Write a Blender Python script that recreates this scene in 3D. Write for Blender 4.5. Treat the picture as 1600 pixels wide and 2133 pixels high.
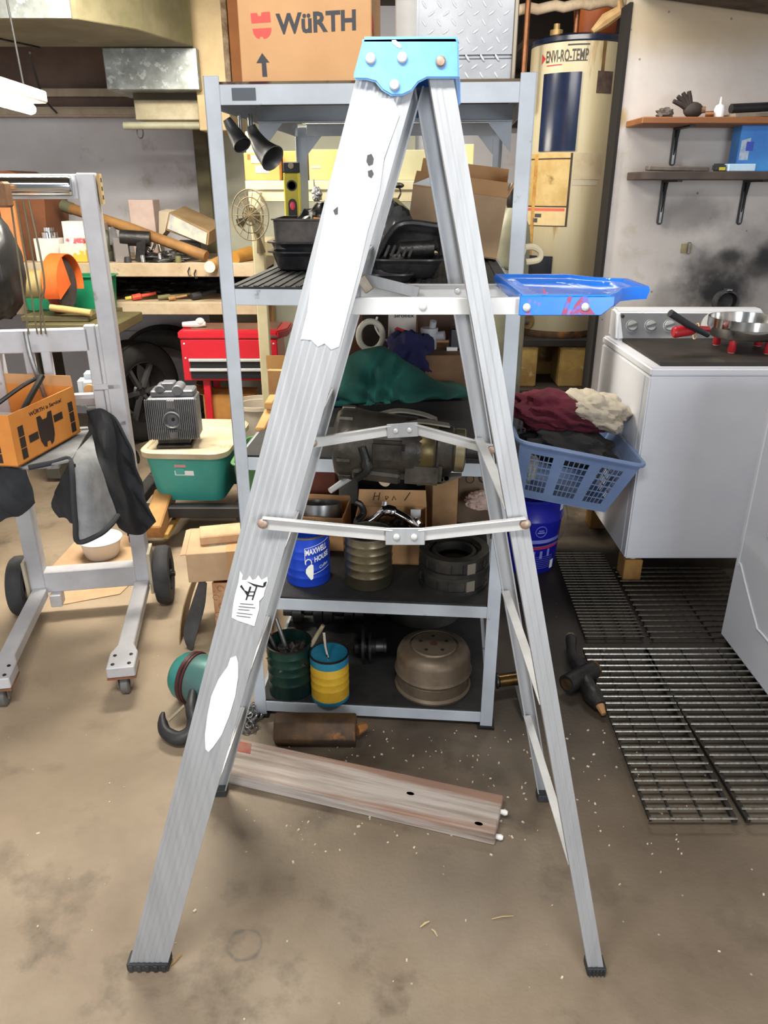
import bpy, bmesh, math, random
from mathutils import Matrix, Vector, noise
random.seed(7)
S = bpy.context.scene
COL = S.collection
for o in list(bpy.data.objects):
    bpy.data.objects.remove(o)
# ---------------------------------------------------------------- camera, world, light, exposure
cam_data = bpy.data.cameras.new('camera'); cam = bpy.data.objects.new('camera', cam_data); COL.objects.link(cam)
cam_data.sensor_fit = 'AUTO'; cam_data.sensor_width = 36.0; cam_data.lens = 26.3966
cam_data.clip_start = 0.05
cam.location = (0, 0, 1.5); cam.rotation_euler = (math.radians(66.7), 0, 0)
S.camera = cam
world = bpy.data.worlds.new('World'); S.world = world; world.use_nodes = True
bg = world.node_tree.nodes['Background']; bg.inputs['Color'].default_value = (0.80, 0.90, 1.0, 1); bg.inputs['Strength'].default_value = 0.22
def area(name, loc, aim, sx, sy, power, col):
    l = bpy.data.lights.new(name, 'AREA'); l.shape = 'RECTANGLE'; l.size = sx; l.size_y = sy; l.energy = power; l.color = col
    o = bpy.data.objects.new(name, l); COL.objects.link(o); o.location = loc
    o.rotation_euler = (Vector(aim) - Vector(loc)).to_track_quat('-Z', 'Y').to_euler(); return o
# the open garage door behind and to the right of the photographer
area('garage_door_daylight', (1.75, -2.5, 1.5), (0.1, 1.6, 0.9), 1.1, 1.4, 78, (0.92, 0.96, 1.0))
area('side_door_daylight', (-2.3, -2.0, 1.5), (0.3, 2.0, 0.7), 1.4, 1.9, 34, (0.88, 0.94, 1.0))
# fluorescent ceiling fixtures of the workshop
area('ceiling_fluorescent_near', (-0.35, 0.30, 2.44), (-0.30, 0.7, 0), 1.2, 0.25, 50, (1.0, 0.97, 0.92))
area('ceiling_fluorescent_back', (-0.95, 3.10, 2.44), (-1.0, 3.3, 0), 1.2, 0.25, 92, (1.0, 0.93, 0.80))
area('ceiling_fluorescent_corner', (0.75, 3.1, 2.44), (0.9, 3.5, 0.6), 1.0, 0.2, 17, (1.0, 0.95, 0.86))
S.view_settings.view_transform = 'Standard'; S.view_settings.look = 'None'; S.view_settings.gamma = 1.0
S.view_settings.use_curve_mapping = False; S.view_settings.exposure = 0.2

# ---------------------------------------------------------------- helpers
def lin(c):
    return tuple(((x/255)/12.92 if x/255 <= 0.04045 else ((x/255+0.055)/1.055)**2.4) for x in c) + (1,)
MATS = {}
def mat(name, c1, c2=None, scale=9, rough=0.6, metal=0.0, bump=0.0, bscale=60, lo=0.38, hi=0.62, c3=None, s3=4, lo3=0.58, hi3=0.68,
        stretch=None, emit=0, alpha=1.0, trans=0.0, coat=0.0, rvar=0.0):
    if name in MATS: return MATS[name]
    m = bpy.data.materials.new(name); m.use_nodes = True; nt = m.node_tree; N = nt.nodes; L = nt.links
    b = N['Principled BSDF']; b.inputs['Base Color'].default_value = lin(c1); b.inputs['Roughness'].default_value = rough
    b.inputs['Metallic'].default_value = metal; b.inputs['Alpha'].default_value = alpha
    b.inputs['Transmission Weight'].default_value = trans; b.inputs['Coat Weight'].default_value = coat
    if c2 or bump or c3:
        tc = N.new('ShaderNodeTexCoord'); mp = N.new('ShaderNodeMapping'); L.new(tc.outputs['Object'], mp.inputs['Vector'])
        if stretch: mp.inputs['Scale'].default_value = stretch
    col = None
    def layer(base, c, sc, lo_, hi_, det=6, off=0):
        t = N.new('ShaderNodeTexNoise'); t.inputs['Scale'].default_value = sc; t.inputs['Detail'].default_value = det
        t.inputs['Roughness'].default_value = 0.62
        if off:
            mo = N.new('ShaderNodeVectorMath'); mo.operation = 'ADD'; mo.inputs[1].default_value = (off, off*2, off*3)
            L.new(mp.outputs['Vector'], mo.inputs[0]); L.new(mo.outputs[0], t.inputs['Vector'])
        else: L.new(mp.outputs['Vector'], t.inputs['Vector'])
        r = N.new('ShaderNodeMapRange'); r.inputs['From Min'].default_value = lo_; r.inputs['From Max'].default_value = hi_
        L.new(t.outputs['Fac'], r.inputs['Value'])
        mx = N.new('ShaderNodeMix'); mx.data_type = 'RGBA'; L.new(r.outputs['Result'], mx.inputs['Factor'])
        if base is None: mx.inputs['A'].default_value = lin(c1)
        else: L.new(base, mx.inputs['A'])
        mx.inputs['B'].default_value = lin(c); return mx.outputs['Result'], r.outputs['Result']
    fac = None
    if c2: col, fac = layer(None, c2, scale, lo, hi)
    if c3: col, _ = layer(col, c3, s3, lo3, hi3, 8, 3.7)
    if col is not None: L.new(col, b.inputs['Base Color'])
    if rvar and fac is not None:
        mr = N.new('ShaderNodeMapRange'); mr.inputs['To Min'].default_value = rough; mr.inputs['To Max'].default_value = min(1, rough+rvar)
        L.new(fac, mr.inputs['Value']); L.new(mr.outputs['Result'], b.inputs['Roughness'])
    if bump:
        t = N.new('ShaderNodeTexNoise'); t.inputs['Scale'].default_value = bscale; t.inputs['Detail'].default_value = 5
        L.new(mp.outputs['Vector'], t.inputs['Vector'])
        bp = N.new('ShaderNodeBump'); bp.inputs['Strength'].default_value = bump; bp.inputs['Distance'].default_value = 0.004
        L.new(t.outputs['Fac'], bp.inputs['Height']); L.new(bp.outputs['Normal'], b.inputs['Normal'])
    if emit:
        b.inputs['Emission Color'].default_value = lin(c1); b.inputs['Emission Strength'].default_value = emit
    MATS[name] = m; return m

RM = {}
def tag(o, label=None, cat=None, group=None, kind=None):
    if label: o['label'] = label
    if cat: o['category'] = cat
    if group: o['group'] = group
    if kind: o['kind'] = kind
    return o
def thing(name, label, cat, loc=(0,0,0), rz=0, group=None, kind=None, rot=None):
    o = bpy.data.objects.new(name, None); COL.objects.link(o); o.empty_display_size = 0.05
    o.location = loc; o.rotation_euler = rot if rot else (0,0,rz)
    RM[o] = Matrix.Translation(loc) @ o.rotation_euler.to_matrix().to_4x4()
    return tag(o, label, cat, group, kind)
def root_of(o):
    while o.parent: o = o.parent
    return o
V = Vector
class MB:
    """collects vertices and faces (world coordinates unless local=True) and links them as one mesh"""
    def __init__(s, local=False): s.v = []; s.f = []; s.local = local
    def add(s, vs, fs, M=None):
        n = len(s.v); s.v += [(M @ V(p)) if M else V(p) for p in vs]; s.f += [tuple(i+n for i in f) for f in fs]; return s
    def box(s, c, d, rot=None):
        x, y, z = d[0]/2, d[1]/2, d[2]/2
        M = Matrix.Translation(c)
        if rot is not None: M = M @ (rot if isinstance(rot, Matrix) else __import__('mathutils').Euler(rot).to_matrix().to_4x4())
        return s.add([(-x,-y,-z),(x,-y,-z),(x,y,-z),(-x,y,-z),(-x,-y,z),(x,-y,z),(x,y,z),(-x,y,z)],
              [(0,3,2,1),(4,5,6,7),(0,1,5,4),(1,2,6,5),(2,3,7,6),(3,0,4,7)], M)
    def bx(s, a, b):
        return s.box([(a[i]+b[i])/2 for i in range(3)], [abs(b[i]-a[i]) for i in range(3)])
    def beam(s, p0, p1, w, h, up=(0,0,1)):
        p0, p1 = V(p0), V(p1); a = (p1-p0).normalized(); up = V(up)
        sd = a.cross(up).normalized(); u = sd.cross(a).normalized()
        vs = [p + sd*w/2*i + u*h/2*j for p in (p0, p1) for i, j in ((-1,-1),(1,-1),(1,1),(-1,1))]
        return s.add(vs, [(0,1,2,3),(7,6,5,4),(0,4,5,1),(1,5,6,2),(2,6,7,3),(3,7,4,0)])
    def tube(s, pts, r, n=8, cap=True, closed=False):
        pts = [V(p) for p in pts]; k = len(pts); rr = r if isinstance(r, (list, tuple)) else [r]*k
        base = len(s.v); prev = None
        for i, p in enumerate(pts):
            if closed: t = pts[(i+1) % k]-pts[i-1]
            else: t = pts[min(i+1, k-1)]-pts[max(i-1, 0)]
            t.normalize()
            if prev is None:
                a = V((0,0,1)) if abs(t.z) < 0.9 else V((1,0,0)); u = t.cross(a).normalized()
            else:
                u = (prev - t*prev.dot(t)); u = u.normalized() if u.length > 1e-6 else t.orthogonal().normalized()
            prev = u; w = t.cross(u)
            for j in range(n):
                an = 2*math.pi*j/n; s.v.append(p + (u*math.cos(an)+w*math.sin(an))*rr[i])
        for i in range(k if closed else k-1):
            for j in range(n):
                a = base+i*n+j; b = base+i*n+(j+1) % n; c = base+((i+1) % k)*n+(j+1) % n; d = base+((i+1) % k)*n+j
                s.f.append((a, b, c, d))
        if cap and not closed:
            s.f.append(tuple(base+j for j in reversed(range(n)))); s.f.append(tuple(base+(k-1)*n+j for j in range(n)))
        return s
    def cyl(s, p0, p1, r0, r1=None, n=20): return s.tube([p0, p1], [r0, r0 if r1 is None else r1], n)
    def lathe(s, prof, c=(0,0,0), n=32, rot=None, close=False):
        M = Matrix.Translation(c)
        if rot is not None: M = M @ rot
        vs = []; fs = []; k = len(prof)
        for r, z in prof:
            for j in range(n):
                a = 2*math.pi*j/n; vs.append((r*math.cos(a), r*math.sin(a), z))
        for i in range(k if close else k-1):
            for j in range(n):
                fs.append((i*n+j, i*n+(j+1) % n, ((i+1) % k)*n+(j+1) % n, ((i+1) % k)*n+j))
        if not close:
            if prof[0][0] > 1e-5: fs.append(tuple(reversed(range(n))))
            if prof[-1][0] > 1e-5: fs.append(tuple((k-1)*n+j for j in range(n)))
        return s.add(vs, fs, M)
    def prism(s, poly, off):
        n = len(poly); off = V(off); vs = [V(p) for p in poly]+[V(p)+off for p in poly]
        return s.add(vs, [tuple(range(n)), tuple(n+i for i in reversed(range(n)))]+[(i, n+i, n+(i+1) % n, (i+1) % n) for i in range(n)])
    def poly(s, pts): return s.add(pts, [tuple(range(len(pts)))])
    def grid(s, rows):
        n = len(rows[0]); vs = [p for r in rows for p in r]
        return s.add(vs, [(i*n+j, i*n+j+1, (i+1)*n+j+1, (i+1)*n+j) for i in range(len(rows)-1) for j in range(n-1)])
    def sphere(s, c, r, n=12, m=8, rot=None):
        r = r if isinstance(r, (tuple, list)) else (r, r, r)
        M = Matrix.Translation(c) @ (rot if rot is not None else Matrix()) @ Matrix.Diagonal((r[0], r[1], r[2], 1))
        return s.lathe([(max(1e-6, math.sin(math.pi*i/m)), -math.cos(math.pi*i/m)) for i in range(m+1)], n=n, rot=M, c=(0,0,0))
    def bolt(s, c, axis, r=0.008, h=0.004, n=12):
        c = V(c); a = V(axis).normalized(); return s.tube([c, c+a*h*0.6, c+a*h, c+a*h*1.15], [r, r, r*0.75, r*0.2], n)
    def mesh(s, name, inv=None, bevel=0, seg=1, smooth=True, thick=0, ang=35, merge=True):
        bm = bmesh.new(); bv = [bm.verts.new((inv @ p) if inv else p) for p in s.v]
        for f in s.f:
            try: bm.faces.new([bv[i] for i in f])
            except ValueError: pass
        if merge: bmesh.ops.remove_doubles(bm, verts=bm.verts, dist=1e-5)
        bmesh.ops.recalc_face_normals(bm, faces=bm.faces)
        if thick: bmesh.ops.solidify(bm, geom=list(bm.faces), thickness=thick)
        if bevel:
            es = [e for e in bm.edges if len(e.link_faces) == 2 and e.calc_face_angle(0) > 0.6]
            bmesh.ops.bevel(bm, geom=es, offset=bevel, segments=seg, affect='EDGES', clamp_overlap=True)
        me = bpy.data.meshes.new(name); bm.to_mesh(me); bm.free()
        if smooth:
            me.polygons.foreach_set('use_smooth', [True]*len(me.polygons)); me.set_sharp_from_angle(angle=math.radians(ang))
        return me
    def build(s, name, m, parent, label=None, sub=0, kind=None, **kw):
        inv = None
        if not s.local: inv = RM[root_of(parent)].inverted()
        o = bpy.data.objects.new(name, s.mesh(name, inv, **kw)); COL.objects.link(o); o.parent = parent
        o.data.materials.append(m)
        if sub: md = o.modifiers.new('subdivision', 'SUBSURF'); md.levels = sub; md.render_levels = sub
        return tag(o, label, kind=kind)
    def solo(s, name, m, label, cat, loc=None, group=None, kind=None, sub=0, rz=0, **kw):
        if loc is None:
            xs = [p.x for p in s.v]; ys = [p.y for p in s.v]; zs = [p.z for p in s.v]
            loc = ((min(xs)+max(xs))/2, (min(ys)+max(ys))/2, min(zs))
        Mx = Matrix.Translation(loc) @ Matrix.Rotation(rz, 4, 'Z')
        o = bpy.data.objects.new(name, s.mesh(name, None if s.local else Mx.inverted(), **kw)); COL.objects.link(o)
        o.location = loc; o.rotation_euler = (0,0,rz); RM[o] = Mx; o.data.materials.append(m)
        if sub: md = o.modifiers.new('subdivision', 'SUBSURF'); md.levels = sub; md.render_levels = sub
        return tag(o, label, cat, group, kind)
def inst(src, parent, loc, rot=(0,0,0), scale=(1,1,1), name=None):
    o = src.copy(); COL.objects.link(o); o.parent = parent; o.location = loc; o.rotation_euler = rot; o.scale = scale
    if name: o.name = name
    return o
def proto(name, mesh, m, parent, loc, rot=(0,0,0)):
    mesh.materials.append(m); o = bpy.data.objects.new(name, mesh); COL.objects.link(o); o.parent = parent
    o.location = loc; o.rotation_euler = rot; return o
def struct(b, name, m, **kw):
    o = bpy.data.objects.new(name, b.mesh(name, None, **kw)); COL.objects.link(o); o.data.materials.append(m)
    RM[o] = Matrix(); o['kind'] = 'structure'; return o
_tc = {}
def glyphs(s, bold=0.0):
    if (s, bold) in _tc: return _tc[(s, bold)]
    c = bpy.data.curves.new('t', 'FONT'); c.body = s; c.size = 1; c.offset = bold; c.resolution_u = 2
    o = bpy.data.objects.new('t', c); COL.objects.link(o); dg = bpy.context.evaluated_depsgraph_get(); dg.update()
    me = bpy.data.meshes.new_from_object(o.evaluated_get(dg)); vs = [v.co.copy() for v in me.vertices]; fs = [tuple(p.vertices) for p in me.polygons]
    bpy.data.objects.remove(o); bpy.data.curves.remove(c); bpy.data.meshes.remove(me)
    if vs:
        x0 = min(v.x for v in vs); x1 = max(v.x for v in vs); y0 = min(v.y for v in vs); y1 = max(v.y for v in vs)
        vs = [((v.x-x0)/(x1-x0), (v.y-y0)/(y1-y0)) for v in vs]
    _tc[(s, bold)] = (vs, fs); return vs, fs
def text_on(b, s, o, x, y, bold=0.02):
    """lettering stretched over the parallelogram o, o+x, o+y"""
    vs, fs = glyphs(s, bold); o, x, y = V(o), V(x), V(y)
    return b.add([o+x*u+y*w for u, w in vs], fs)
def text_cyl(b, s, c, r, a0, a1, z0, z1, bold=0.02, slope=0.0):
    """lettering wrapped on an upright cylinder; angles in radians from the -Y direction, counter-clockwise"""
    vs, fs = glyphs(s, bold)
    P = []
    for u, w in vs:
        a = a0+(a1-a0)*u; rr = r(z0+(z1-z0)*w) if callable(r) else r
        P.append((c[0]+rr*math.sin(a), c[1]-rr*math.cos(a), c[2]+z0+(z1-z0)*w+slope*u))
    return b.add(P, fs)
def cpatch(b, c, r, a0, a1, z0, z1, n=12, m=1, slope=0.0):
    rows = []
    for j in range(m+1):
        z = z0+(z1-z0)*j/m; rr = r(z) if callable(r) else r
        rows.append([(c[0]+rr*math.sin(a0+(a1-a0)*i/n), c[1]-rr*math.cos(a0+(a1-a0)*i/n), c[2]+z+slope*i/n) for i in range(n+1)])
    return b.grid(rows)
def blob(b, c, r, seed=0, amp=0.25, freq=3.0, n=40, m=24, flat=0.0, folds=0.0, rot=None):
    """soft heap of cloth or dirt: ellipsoid pushed about by noise, bottom flattened"""
    vs = []; fs = []
    for i in range(m+1):
        t = math.pi*i/m
        for j in range(n):
            a = 2*math.pi*j/n; d = V((math.sin(t)*math.cos(a), math.sin(t)*math.sin(a), -math.cos(t)))
            q = d*freq+V((seed*7.1, seed*3.3, seed*1.7))
            k = 1+amp*noise.fractal(q, 1.2, 2.0, 3)
            if folds:
                w = noise.noise(q*0.8)
                k += folds*(math.sin(3.0*(d.x*2.1+d.z*1.3+d.y*0.7)+5*w)*0.5+0.35*math.sin(9*(d.y*1.2-d.x*0.6)+6*w))*math.sin(t)
            p = V((d.x*r[0], d.y*r[1], d.z*r[2]))*k
            if rot is not None: p = rot @ p
            if p.z < -flat+0.0012: p.z = -flat+0.0012
            vs.append(V(c)+p)
    for i in range(m):
        for j in range(n): fs.append((i*n+j, i*n+(j+1) % n, (i+1)*n+(j+1) % n, (i+1)*n+j))
    return b.add(vs, fs)
def catmull(pts, k=6, closed=False):
    P = [V(p) for p in pts]; n = len(P); out = []
    rng = range(n if closed else n-1)
    for i in rng:
        if closed: a, b_, c, d = P[(i-1) % n], P[i], P[(i+1) % n], P[(i+2) % n]
        else: a, b_, c, d = P[max(i-1, 0)], P[i], P[i+1], P[min(i+2, n-1)]
        for t in range(k):
            u = t/k; out.append(0.5*((2*b_)+(c-a)*u+(2*a-5*b_+4*c-d)*u*u+(3*b_-a-3*c+d)*u**3))
    if not closed: out.append(P[-1])
    return out
def smooth_grid(rows, k=5):
    R1 = [catmull(r, k) for r in rows]; cols = list(zip(*R1)); C1 = [catmull(c, k) for c in cols]
    return [list(r) for r in zip(*C1)]
RX = lambda a: Matrix.Rotation(a, 4, 'X')
RY = lambda a: Matrix.Rotation(a, 4, 'Y')
RZ = lambda a: Matrix.Rotation(a, 4, 'Z')
D2R = math.radians

# ---------------------------------------------------------------- materials
alu = mat('brushed_aluminium', (170,172,175), (159,161,164), 5, 0.45, 0.3, 0.05, 90, stretch=(9,9,0.6))
alu2 = mat('bright_aluminium', (206,206,205), (192,192,190), 9, 0.42, 0.3)
white_label = mat('worn_white_label', (246,246,244), (232,233,233), 20, 0.6)
rubber = mat('black_rubber', (34,35,37), (52,53,54), 20, 0.7)
shelfgrey = mat('grey_painted_steel', (178,185,194), (164,171,178), 6, 0.5, 0, 0.05, 120, c3=(96,98,98), s3=14, lo3=0.66, hi3=0.75)
deckrub = mat('dirty_black_shelf_mat', (40,39,38), (25,25,26), 12, 0.75, 0, 0.3, 200)
decktop = mat('stained_plywood', (110,96,72), (84,70,54), 3, 0.8, c3=(62,26,26), s3=2.2, lo3=0.52, hi3=0.54)
card = mat('brown_cardboard', (212,164,116), (202,154,106), 5, 0.8, 0, 0.05, 150)
card2 = mat('pale_cardboard', (192,160,126), (178,146,112), 6, 0.8, 0, 0.05, 150)
cardD = mat('dull_brown_cardboard', (126,94,66), (104,76,54), 6, 0.85)
cardO = mat('orange_cardboard', (222,146,66), (208,132,58), 6, 0.75)
cardin = mat('cardboard_inside', (206,160,112), (192,146,100), 6, 0.85)
ink = mat('charcoal_print', (64,64,68), rough=0.7)
inkb = mat('black_print', (26,25,26), rough=0.7)
redink = mat('red_print', (226,86,76), rough=0.7)
whitep = mat('white_print', (232,232,230), rough=0.6)
chrome = mat('chrome', (226,228,230), rough=0.1, metal=1.0)
steel = mat('bare_steel', (152,152,152), (120,118,114), 12, 0.34, 0.85)
dsteel = mat('dark_oily_steel', (62,60,58), (40,38,37), 16, 0.4, 0.6, 0.2, 80)
bsteel = mat('black_greasy_iron', (30,29,29), (48,46,44), 18, 0.42, 0.3, 0.3, 80)
rust = mat('rusty_grimy_steel', (92,68,44), (58,46,36), 12, 0.6, 0.3, 0.35, 60, c3=(140,92,44), s3=9, lo3=0.58, hi3=0.66)
woodtan = mat('tan_timber', (188,146,92), (160,118,70), 7, 0.75, 0, 0.15, 60, stretch=(1,1,0.2))
# ---------------------------------------------------------------- the room
def floor_material():
    m = mat('oil_stained_concrete', (150,135,115), (120,104,85), 2.2, 0.6, 0, 0.3, 90, lo=0.34, hi=0.66, c3=(88,77,64), s3=7, lo3=0.54, hi3=0.74)
    nt = m.node_tree; N = nt.nodes; L = nt.links; b = N['Principled BSDF']
    src = b.inputs['Base Color'].links[0].from_socket
    tc = N.new('ShaderNodeTexCoord')
    def spot(src, pos, sc, colr, r0, r1, amp=0.5, nscale=3.0, strength=1.0):
        mp = N.new('ShaderNodeMapping'); mp.vector_type = 'TEXTURE'; mp.inputs['Location'].default_value = pos; mp.inputs['Scale'].default_value = sc
        L.new(tc.outputs['Object'], mp.inputs['Vector'])
        ln = N.new('ShaderNodeVectorMath'); ln.operation = 'LENGTH'; L.new(mp.outputs['Vector'], ln.inputs[0])
        nz = N.new('ShaderNodeTexNoise'); nz.inputs['Scale'].default_value = nscale; nz.inputs['Detail'].default_value = 7; L.new(tc.outputs['Object'], nz.inputs['Vector'])
        ma = N.new('ShaderNodeMath'); ma.operation = 'MULTIPLY_ADD'; ma.inputs[1].default_value = amp*2; L.new(nz.outputs['Fac'], ma.inputs[0]); L.new(ln.outputs['Value'], ma.inputs[2])
        r = N.new('ShaderNodeMapRange'); r.inputs['From Min'].default_value = r0+amp; r.inputs['From Max'].default_value = r1+amp
        r.inputs['To Min'].default_value = strength; r.inputs['To Max'].default_value = 0; L.new(ma.outputs[0], r.inputs['Value'])
        mx = N.new('ShaderNodeMix'); mx.data_type = 'RGBA'; L.new(r.outputs['Result'], mx.inputs['Factor']); L.new(src, mx.inputs['A']); mx.inputs['B'].default_value = lin(colr)
        return mx.outputs['Result']
    s = spot(src, (0.95, 2.45, 0), (0.74, 1.25, 1), (36,30,24), 0.55, 1.15, 0.35, 4, 0.97)      # grease round the racks, drawn back as painted shade under the dryer
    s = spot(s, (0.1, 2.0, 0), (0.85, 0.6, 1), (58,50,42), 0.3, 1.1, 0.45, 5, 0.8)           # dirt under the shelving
    s = spot(s, (0.16, 1.25, 0), (0.35, 0.2, 1), (112,104,96), 0.2, 1.1, 0.5, 7, 0.5)
    s = spot(s, (-1.0, 2.3, 0), (0.9, 1.1, 1), (178,158,132), 0.3, 1.1, 0.5, 3, 0.6)
    s = spot(s, (0.7, 1.3, 0), (0.5, 0.55, 1), (98,84,68), 0.2, 1.1, 0.5, 6, 0.65)
    s = spot(s, (-0.1, 1.35, 0), (0.5, 0.3, 1), (104,92,76), 0.1, 1.1, 0.5, 6, 0.5)
    # tyre-like ring mark in front of the plank
    cx, cy, cz = (-0.3007, 1.1197, 0.0)
    mp = N.new('ShaderNodeMapping'); mp.vector_type = 'TEXTURE'; mp.inputs['Location'].default_value = (cx, cy, 0); L.new(tc.outputs['Object'], mp.inputs['Vector'])
    ln = N.new('ShaderNodeVectorMath'); ln.operation = 'LENGTH'; L.new(mp.outputs['Vector'], ln.inputs[0])
    d = N.new('ShaderNodeMath'); d.operation = 'SUBTRACT'; d.inputs[1].default_value = 0.036; L.new(ln.outputs['Value'], d.inputs[0])
    ab = N.new('ShaderNodeMath'); ab.operation = 'ABSOLUTE'; L.new(d.outputs[0], ab.inputs[0])
    nz = N.new('ShaderNodeTexNoise'); nz.inputs['Scale'].default_value = 26; nz.inputs['Detail'].default_value = 5; L.new(tc.outputs['Object'], nz.inputs['Vector'])
    ma = N.new('ShaderNodeMath'); ma.operation = 'MULTIPLY_ADD'; ma.inputs[1].default_value = 0.03; L.new(nz.outputs['Fac'], ma.inputs[0]); L.new(ab.outputs[0], ma.inputs[2])
    r = N.new('ShaderNodeMapRange'); r.inputs['From Min'].default_value = 0.014; r.inputs['From Max'].default_value = 0.021; r.inputs['To Min'].default_value = 0.6; r.inputs['To Max'].default_value = 0
    L.new(ma.outputs[0], r.inputs['Value'])
    mx = N.new('ShaderNodeMix'); mx.data_type = 'RGBA'; L.new(r.outputs['Result'], mx.inputs['Factor']); L.new(s, mx.inputs['A']); mx.inputs['B'].default_value = lin((72,70,72)); s = mx.outputs['Result']
    # small pale flecks
    vo = N.new('ShaderNodeTexVoronoi'); vo.inputs['Scale'].default_value = 15; L.new(tc.outputs['Object'], vo.inputs['Vector'])
    r = N.new('ShaderNodeMapRange'); r.inputs['From Min'].default_value = 0.02; r.inputs['From Max'].default_value = 0.05; r.inputs['To Min'].default_value = 0.55; r.inputs['To Max'].default_value = 0
    L.new(vo.outputs['Distance'], r.inputs['Value'])
    mx = N.new('ShaderNodeMix'); mx.data_type = 'RGBA'; L.new(r.outputs['Result'], mx.inputs['Factor']); L.new(s, mx.inputs['A']); mx.inputs['B'].default_value = lin((206,196,176)); s = mx.outputs['Result']
    L.new(s, b.inputs['Base Color']); return m
XW0, XW1, YB = -3.2, 2.6, 5.3
b = MB(); b.bx((XW0,-3.0,-0.08),(XW1,YB+0.1,0)); struct(b, 'floor', floor_material())
wallm = mat('grimy_pale_wall', (206,205,210), (194,192,196), 2.5, 0.8, 0, 0.08, 60, c3=(164,156,148), s3=5, lo3=0.6, hi3=0.75)
b = MB(); b.bx((XW0,YB,0),(XW1,YB+0.1,2.5)); struct(b, 'wall_back', wallm)
b = MB(); b.bx((XW0-0.1,-3.0,0),(XW0,YB+0.1,2.5)); struct(b, 'wall_left', wallm)
b = MB(); b.bx((XW1,-3.0,0),(XW1+0.1,YB+0.1,2.5)); struct(b, 'wall_side', wallm)
ceilm = mat('dark_ceiling_boards', (92,80,66), (62,54,46), 4, 0.9, 0, 0.4, 30)
b = MB(); b.bx((XW0,-3.0,2.5),(XW1,YB+0.1,2.6)); struct(b, 'ceiling', ceilm)
# right wall of the water heater recess, with soot and stains
def right_wall_material():
    m = mat('sooty_stained_wall', (200,194,190), (188,182,178), 3, 0.8, 0, 0.1, 60, c3=(176,166,150), s3=5, lo3=0.6, hi3=0.72)
    nt = m.node_tree; N = nt.nodes; L = nt.links; b = N['Principled BSDF']; src = b.inputs['Base Color'].links[0].from_socket
    tc = N.new('ShaderNodeTexCoord')
    def spot(src, pos, sc, colr, strength, amp=0.34, nscale=13):
        mp = N.new('ShaderNodeMapping'); mp.vector_type = 'TEXTURE'; mp.inputs['Location'].default_value = pos; mp.inputs['Scale'].default_value = sc
        L.new(tc.outputs['Object'], mp.inputs['Vector'])
        ln = N.new('ShaderNodeVectorMath'); ln.operation = 'LENGTH'; L.new(mp.outputs['Vector'], ln.inputs[0])
        nz = N.new('ShaderNodeTexNoise'); nz.inputs['Scale'].default_value = nscale; nz.inputs['Detail'].default_value = 6; L.new(tc.outputs['Object'], nz.inputs['Vector'])
        ma = N.new('ShaderNodeMath'); ma.operation = 'MULTIPLY_ADD'; ma.inputs[1].default_value = amp*2; L.new(nz.outputs['Fac'], ma.inputs[0]); L.new(ln.outputs['Value'], ma.inputs[2])
        r = N.new('ShaderNodeMapRange'); r.inputs['From Min'].default_value = 0.25+amp; r.inputs['From Max'].default_value = 1.0+amp
        r.inputs['To Min'].default_value = strength; r.inputs['To Max'].default_value = 0; r.interpolation_type = 'SMOOTHSTEP'; L.new(ma.outputs[0], r.inputs['Value'])
        mx = N.new('ShaderNodeMix'); mx.data_type = 'RGBA'; L.new(r.outputs['Result'], mx.inputs['Factor']); L.new(src, mx.inputs['A']); mx.inputs['B'].default_value = lin(colr)
        return mx.outputs['Result']
    s = src
    for pos, sc, st in (((1.5781, 3.65, 1.0609), (0.22,1,0.15), 1.0), ((1.607, 3.65, 1.2108), (0.085,1,0.06), 0.9), ((1.7394, 3.65, 1.1578), (0.14,1,0.09), 0.8),
                        ((1.7622, 3.65, 1.2108), (0.08,1,0.08), 0.95), ((1.5164, 3.65, 1.1578), (0.2,1,0.09), 0.6), ((1.3886, 3.65, 1.3962), (0.24,1,0.12), 0.45),
                        ((1.7113, 3.65, 1.0718), (0.5,1,0.4), 0.5), ((1.3577, 3.65, 1.0281), (0.2,1,0.1), 0.35)):
        s = spot(s, pos, sc, (34,34,36), st)
    s = spot(s, (1.2877, 3.65, 2.1422), (0.9,1,0.2), (160,140,104), 0.75, 0.15)
    s = spot(s, (1.0299, 3.65, 1.7816), (0.03,1,0.05), (176,150,98), 0.8, 0.3, 30)
    vo = N.new('ShaderNodeTexVoronoi'); vo.inputs['Scale'].default_value = 11; L.new(tc.outputs['Object'], vo.inputs['Vector'])
    r = N.new('ShaderNodeMapRange'); r.inputs['From Min'].default_value = 0.04; r.inputs['From Max'].default_value = 0.07; r.inputs['To Min'].default_value = 0.75; r.inputs['To Max'].default_value = 0
    L.new(vo.outputs['Distance'], r.inputs['Value'])
    mx = N.new('ShaderNodeMix'); mx.data_type = 'RGBA'; L.new(r.outputs['Result'], mx.inputs['Factor']); L.new(s, mx.inputs['A']); mx.inputs['B'].default_value = lin((92,84,80)); s = mx.outputs['Result']
    L.new(s, b.inputs['Base Color']); return m
b = MB(); b.bx((1.02,3.65,0),(XW1,3.75,2.5)); struct(b, 'wall_right', right_wall_material())
b = MB(); b.bx((1.22,3.75,0),(1.30,YB,2.5)); struct(b, 'wall_recess', wallm)
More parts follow.
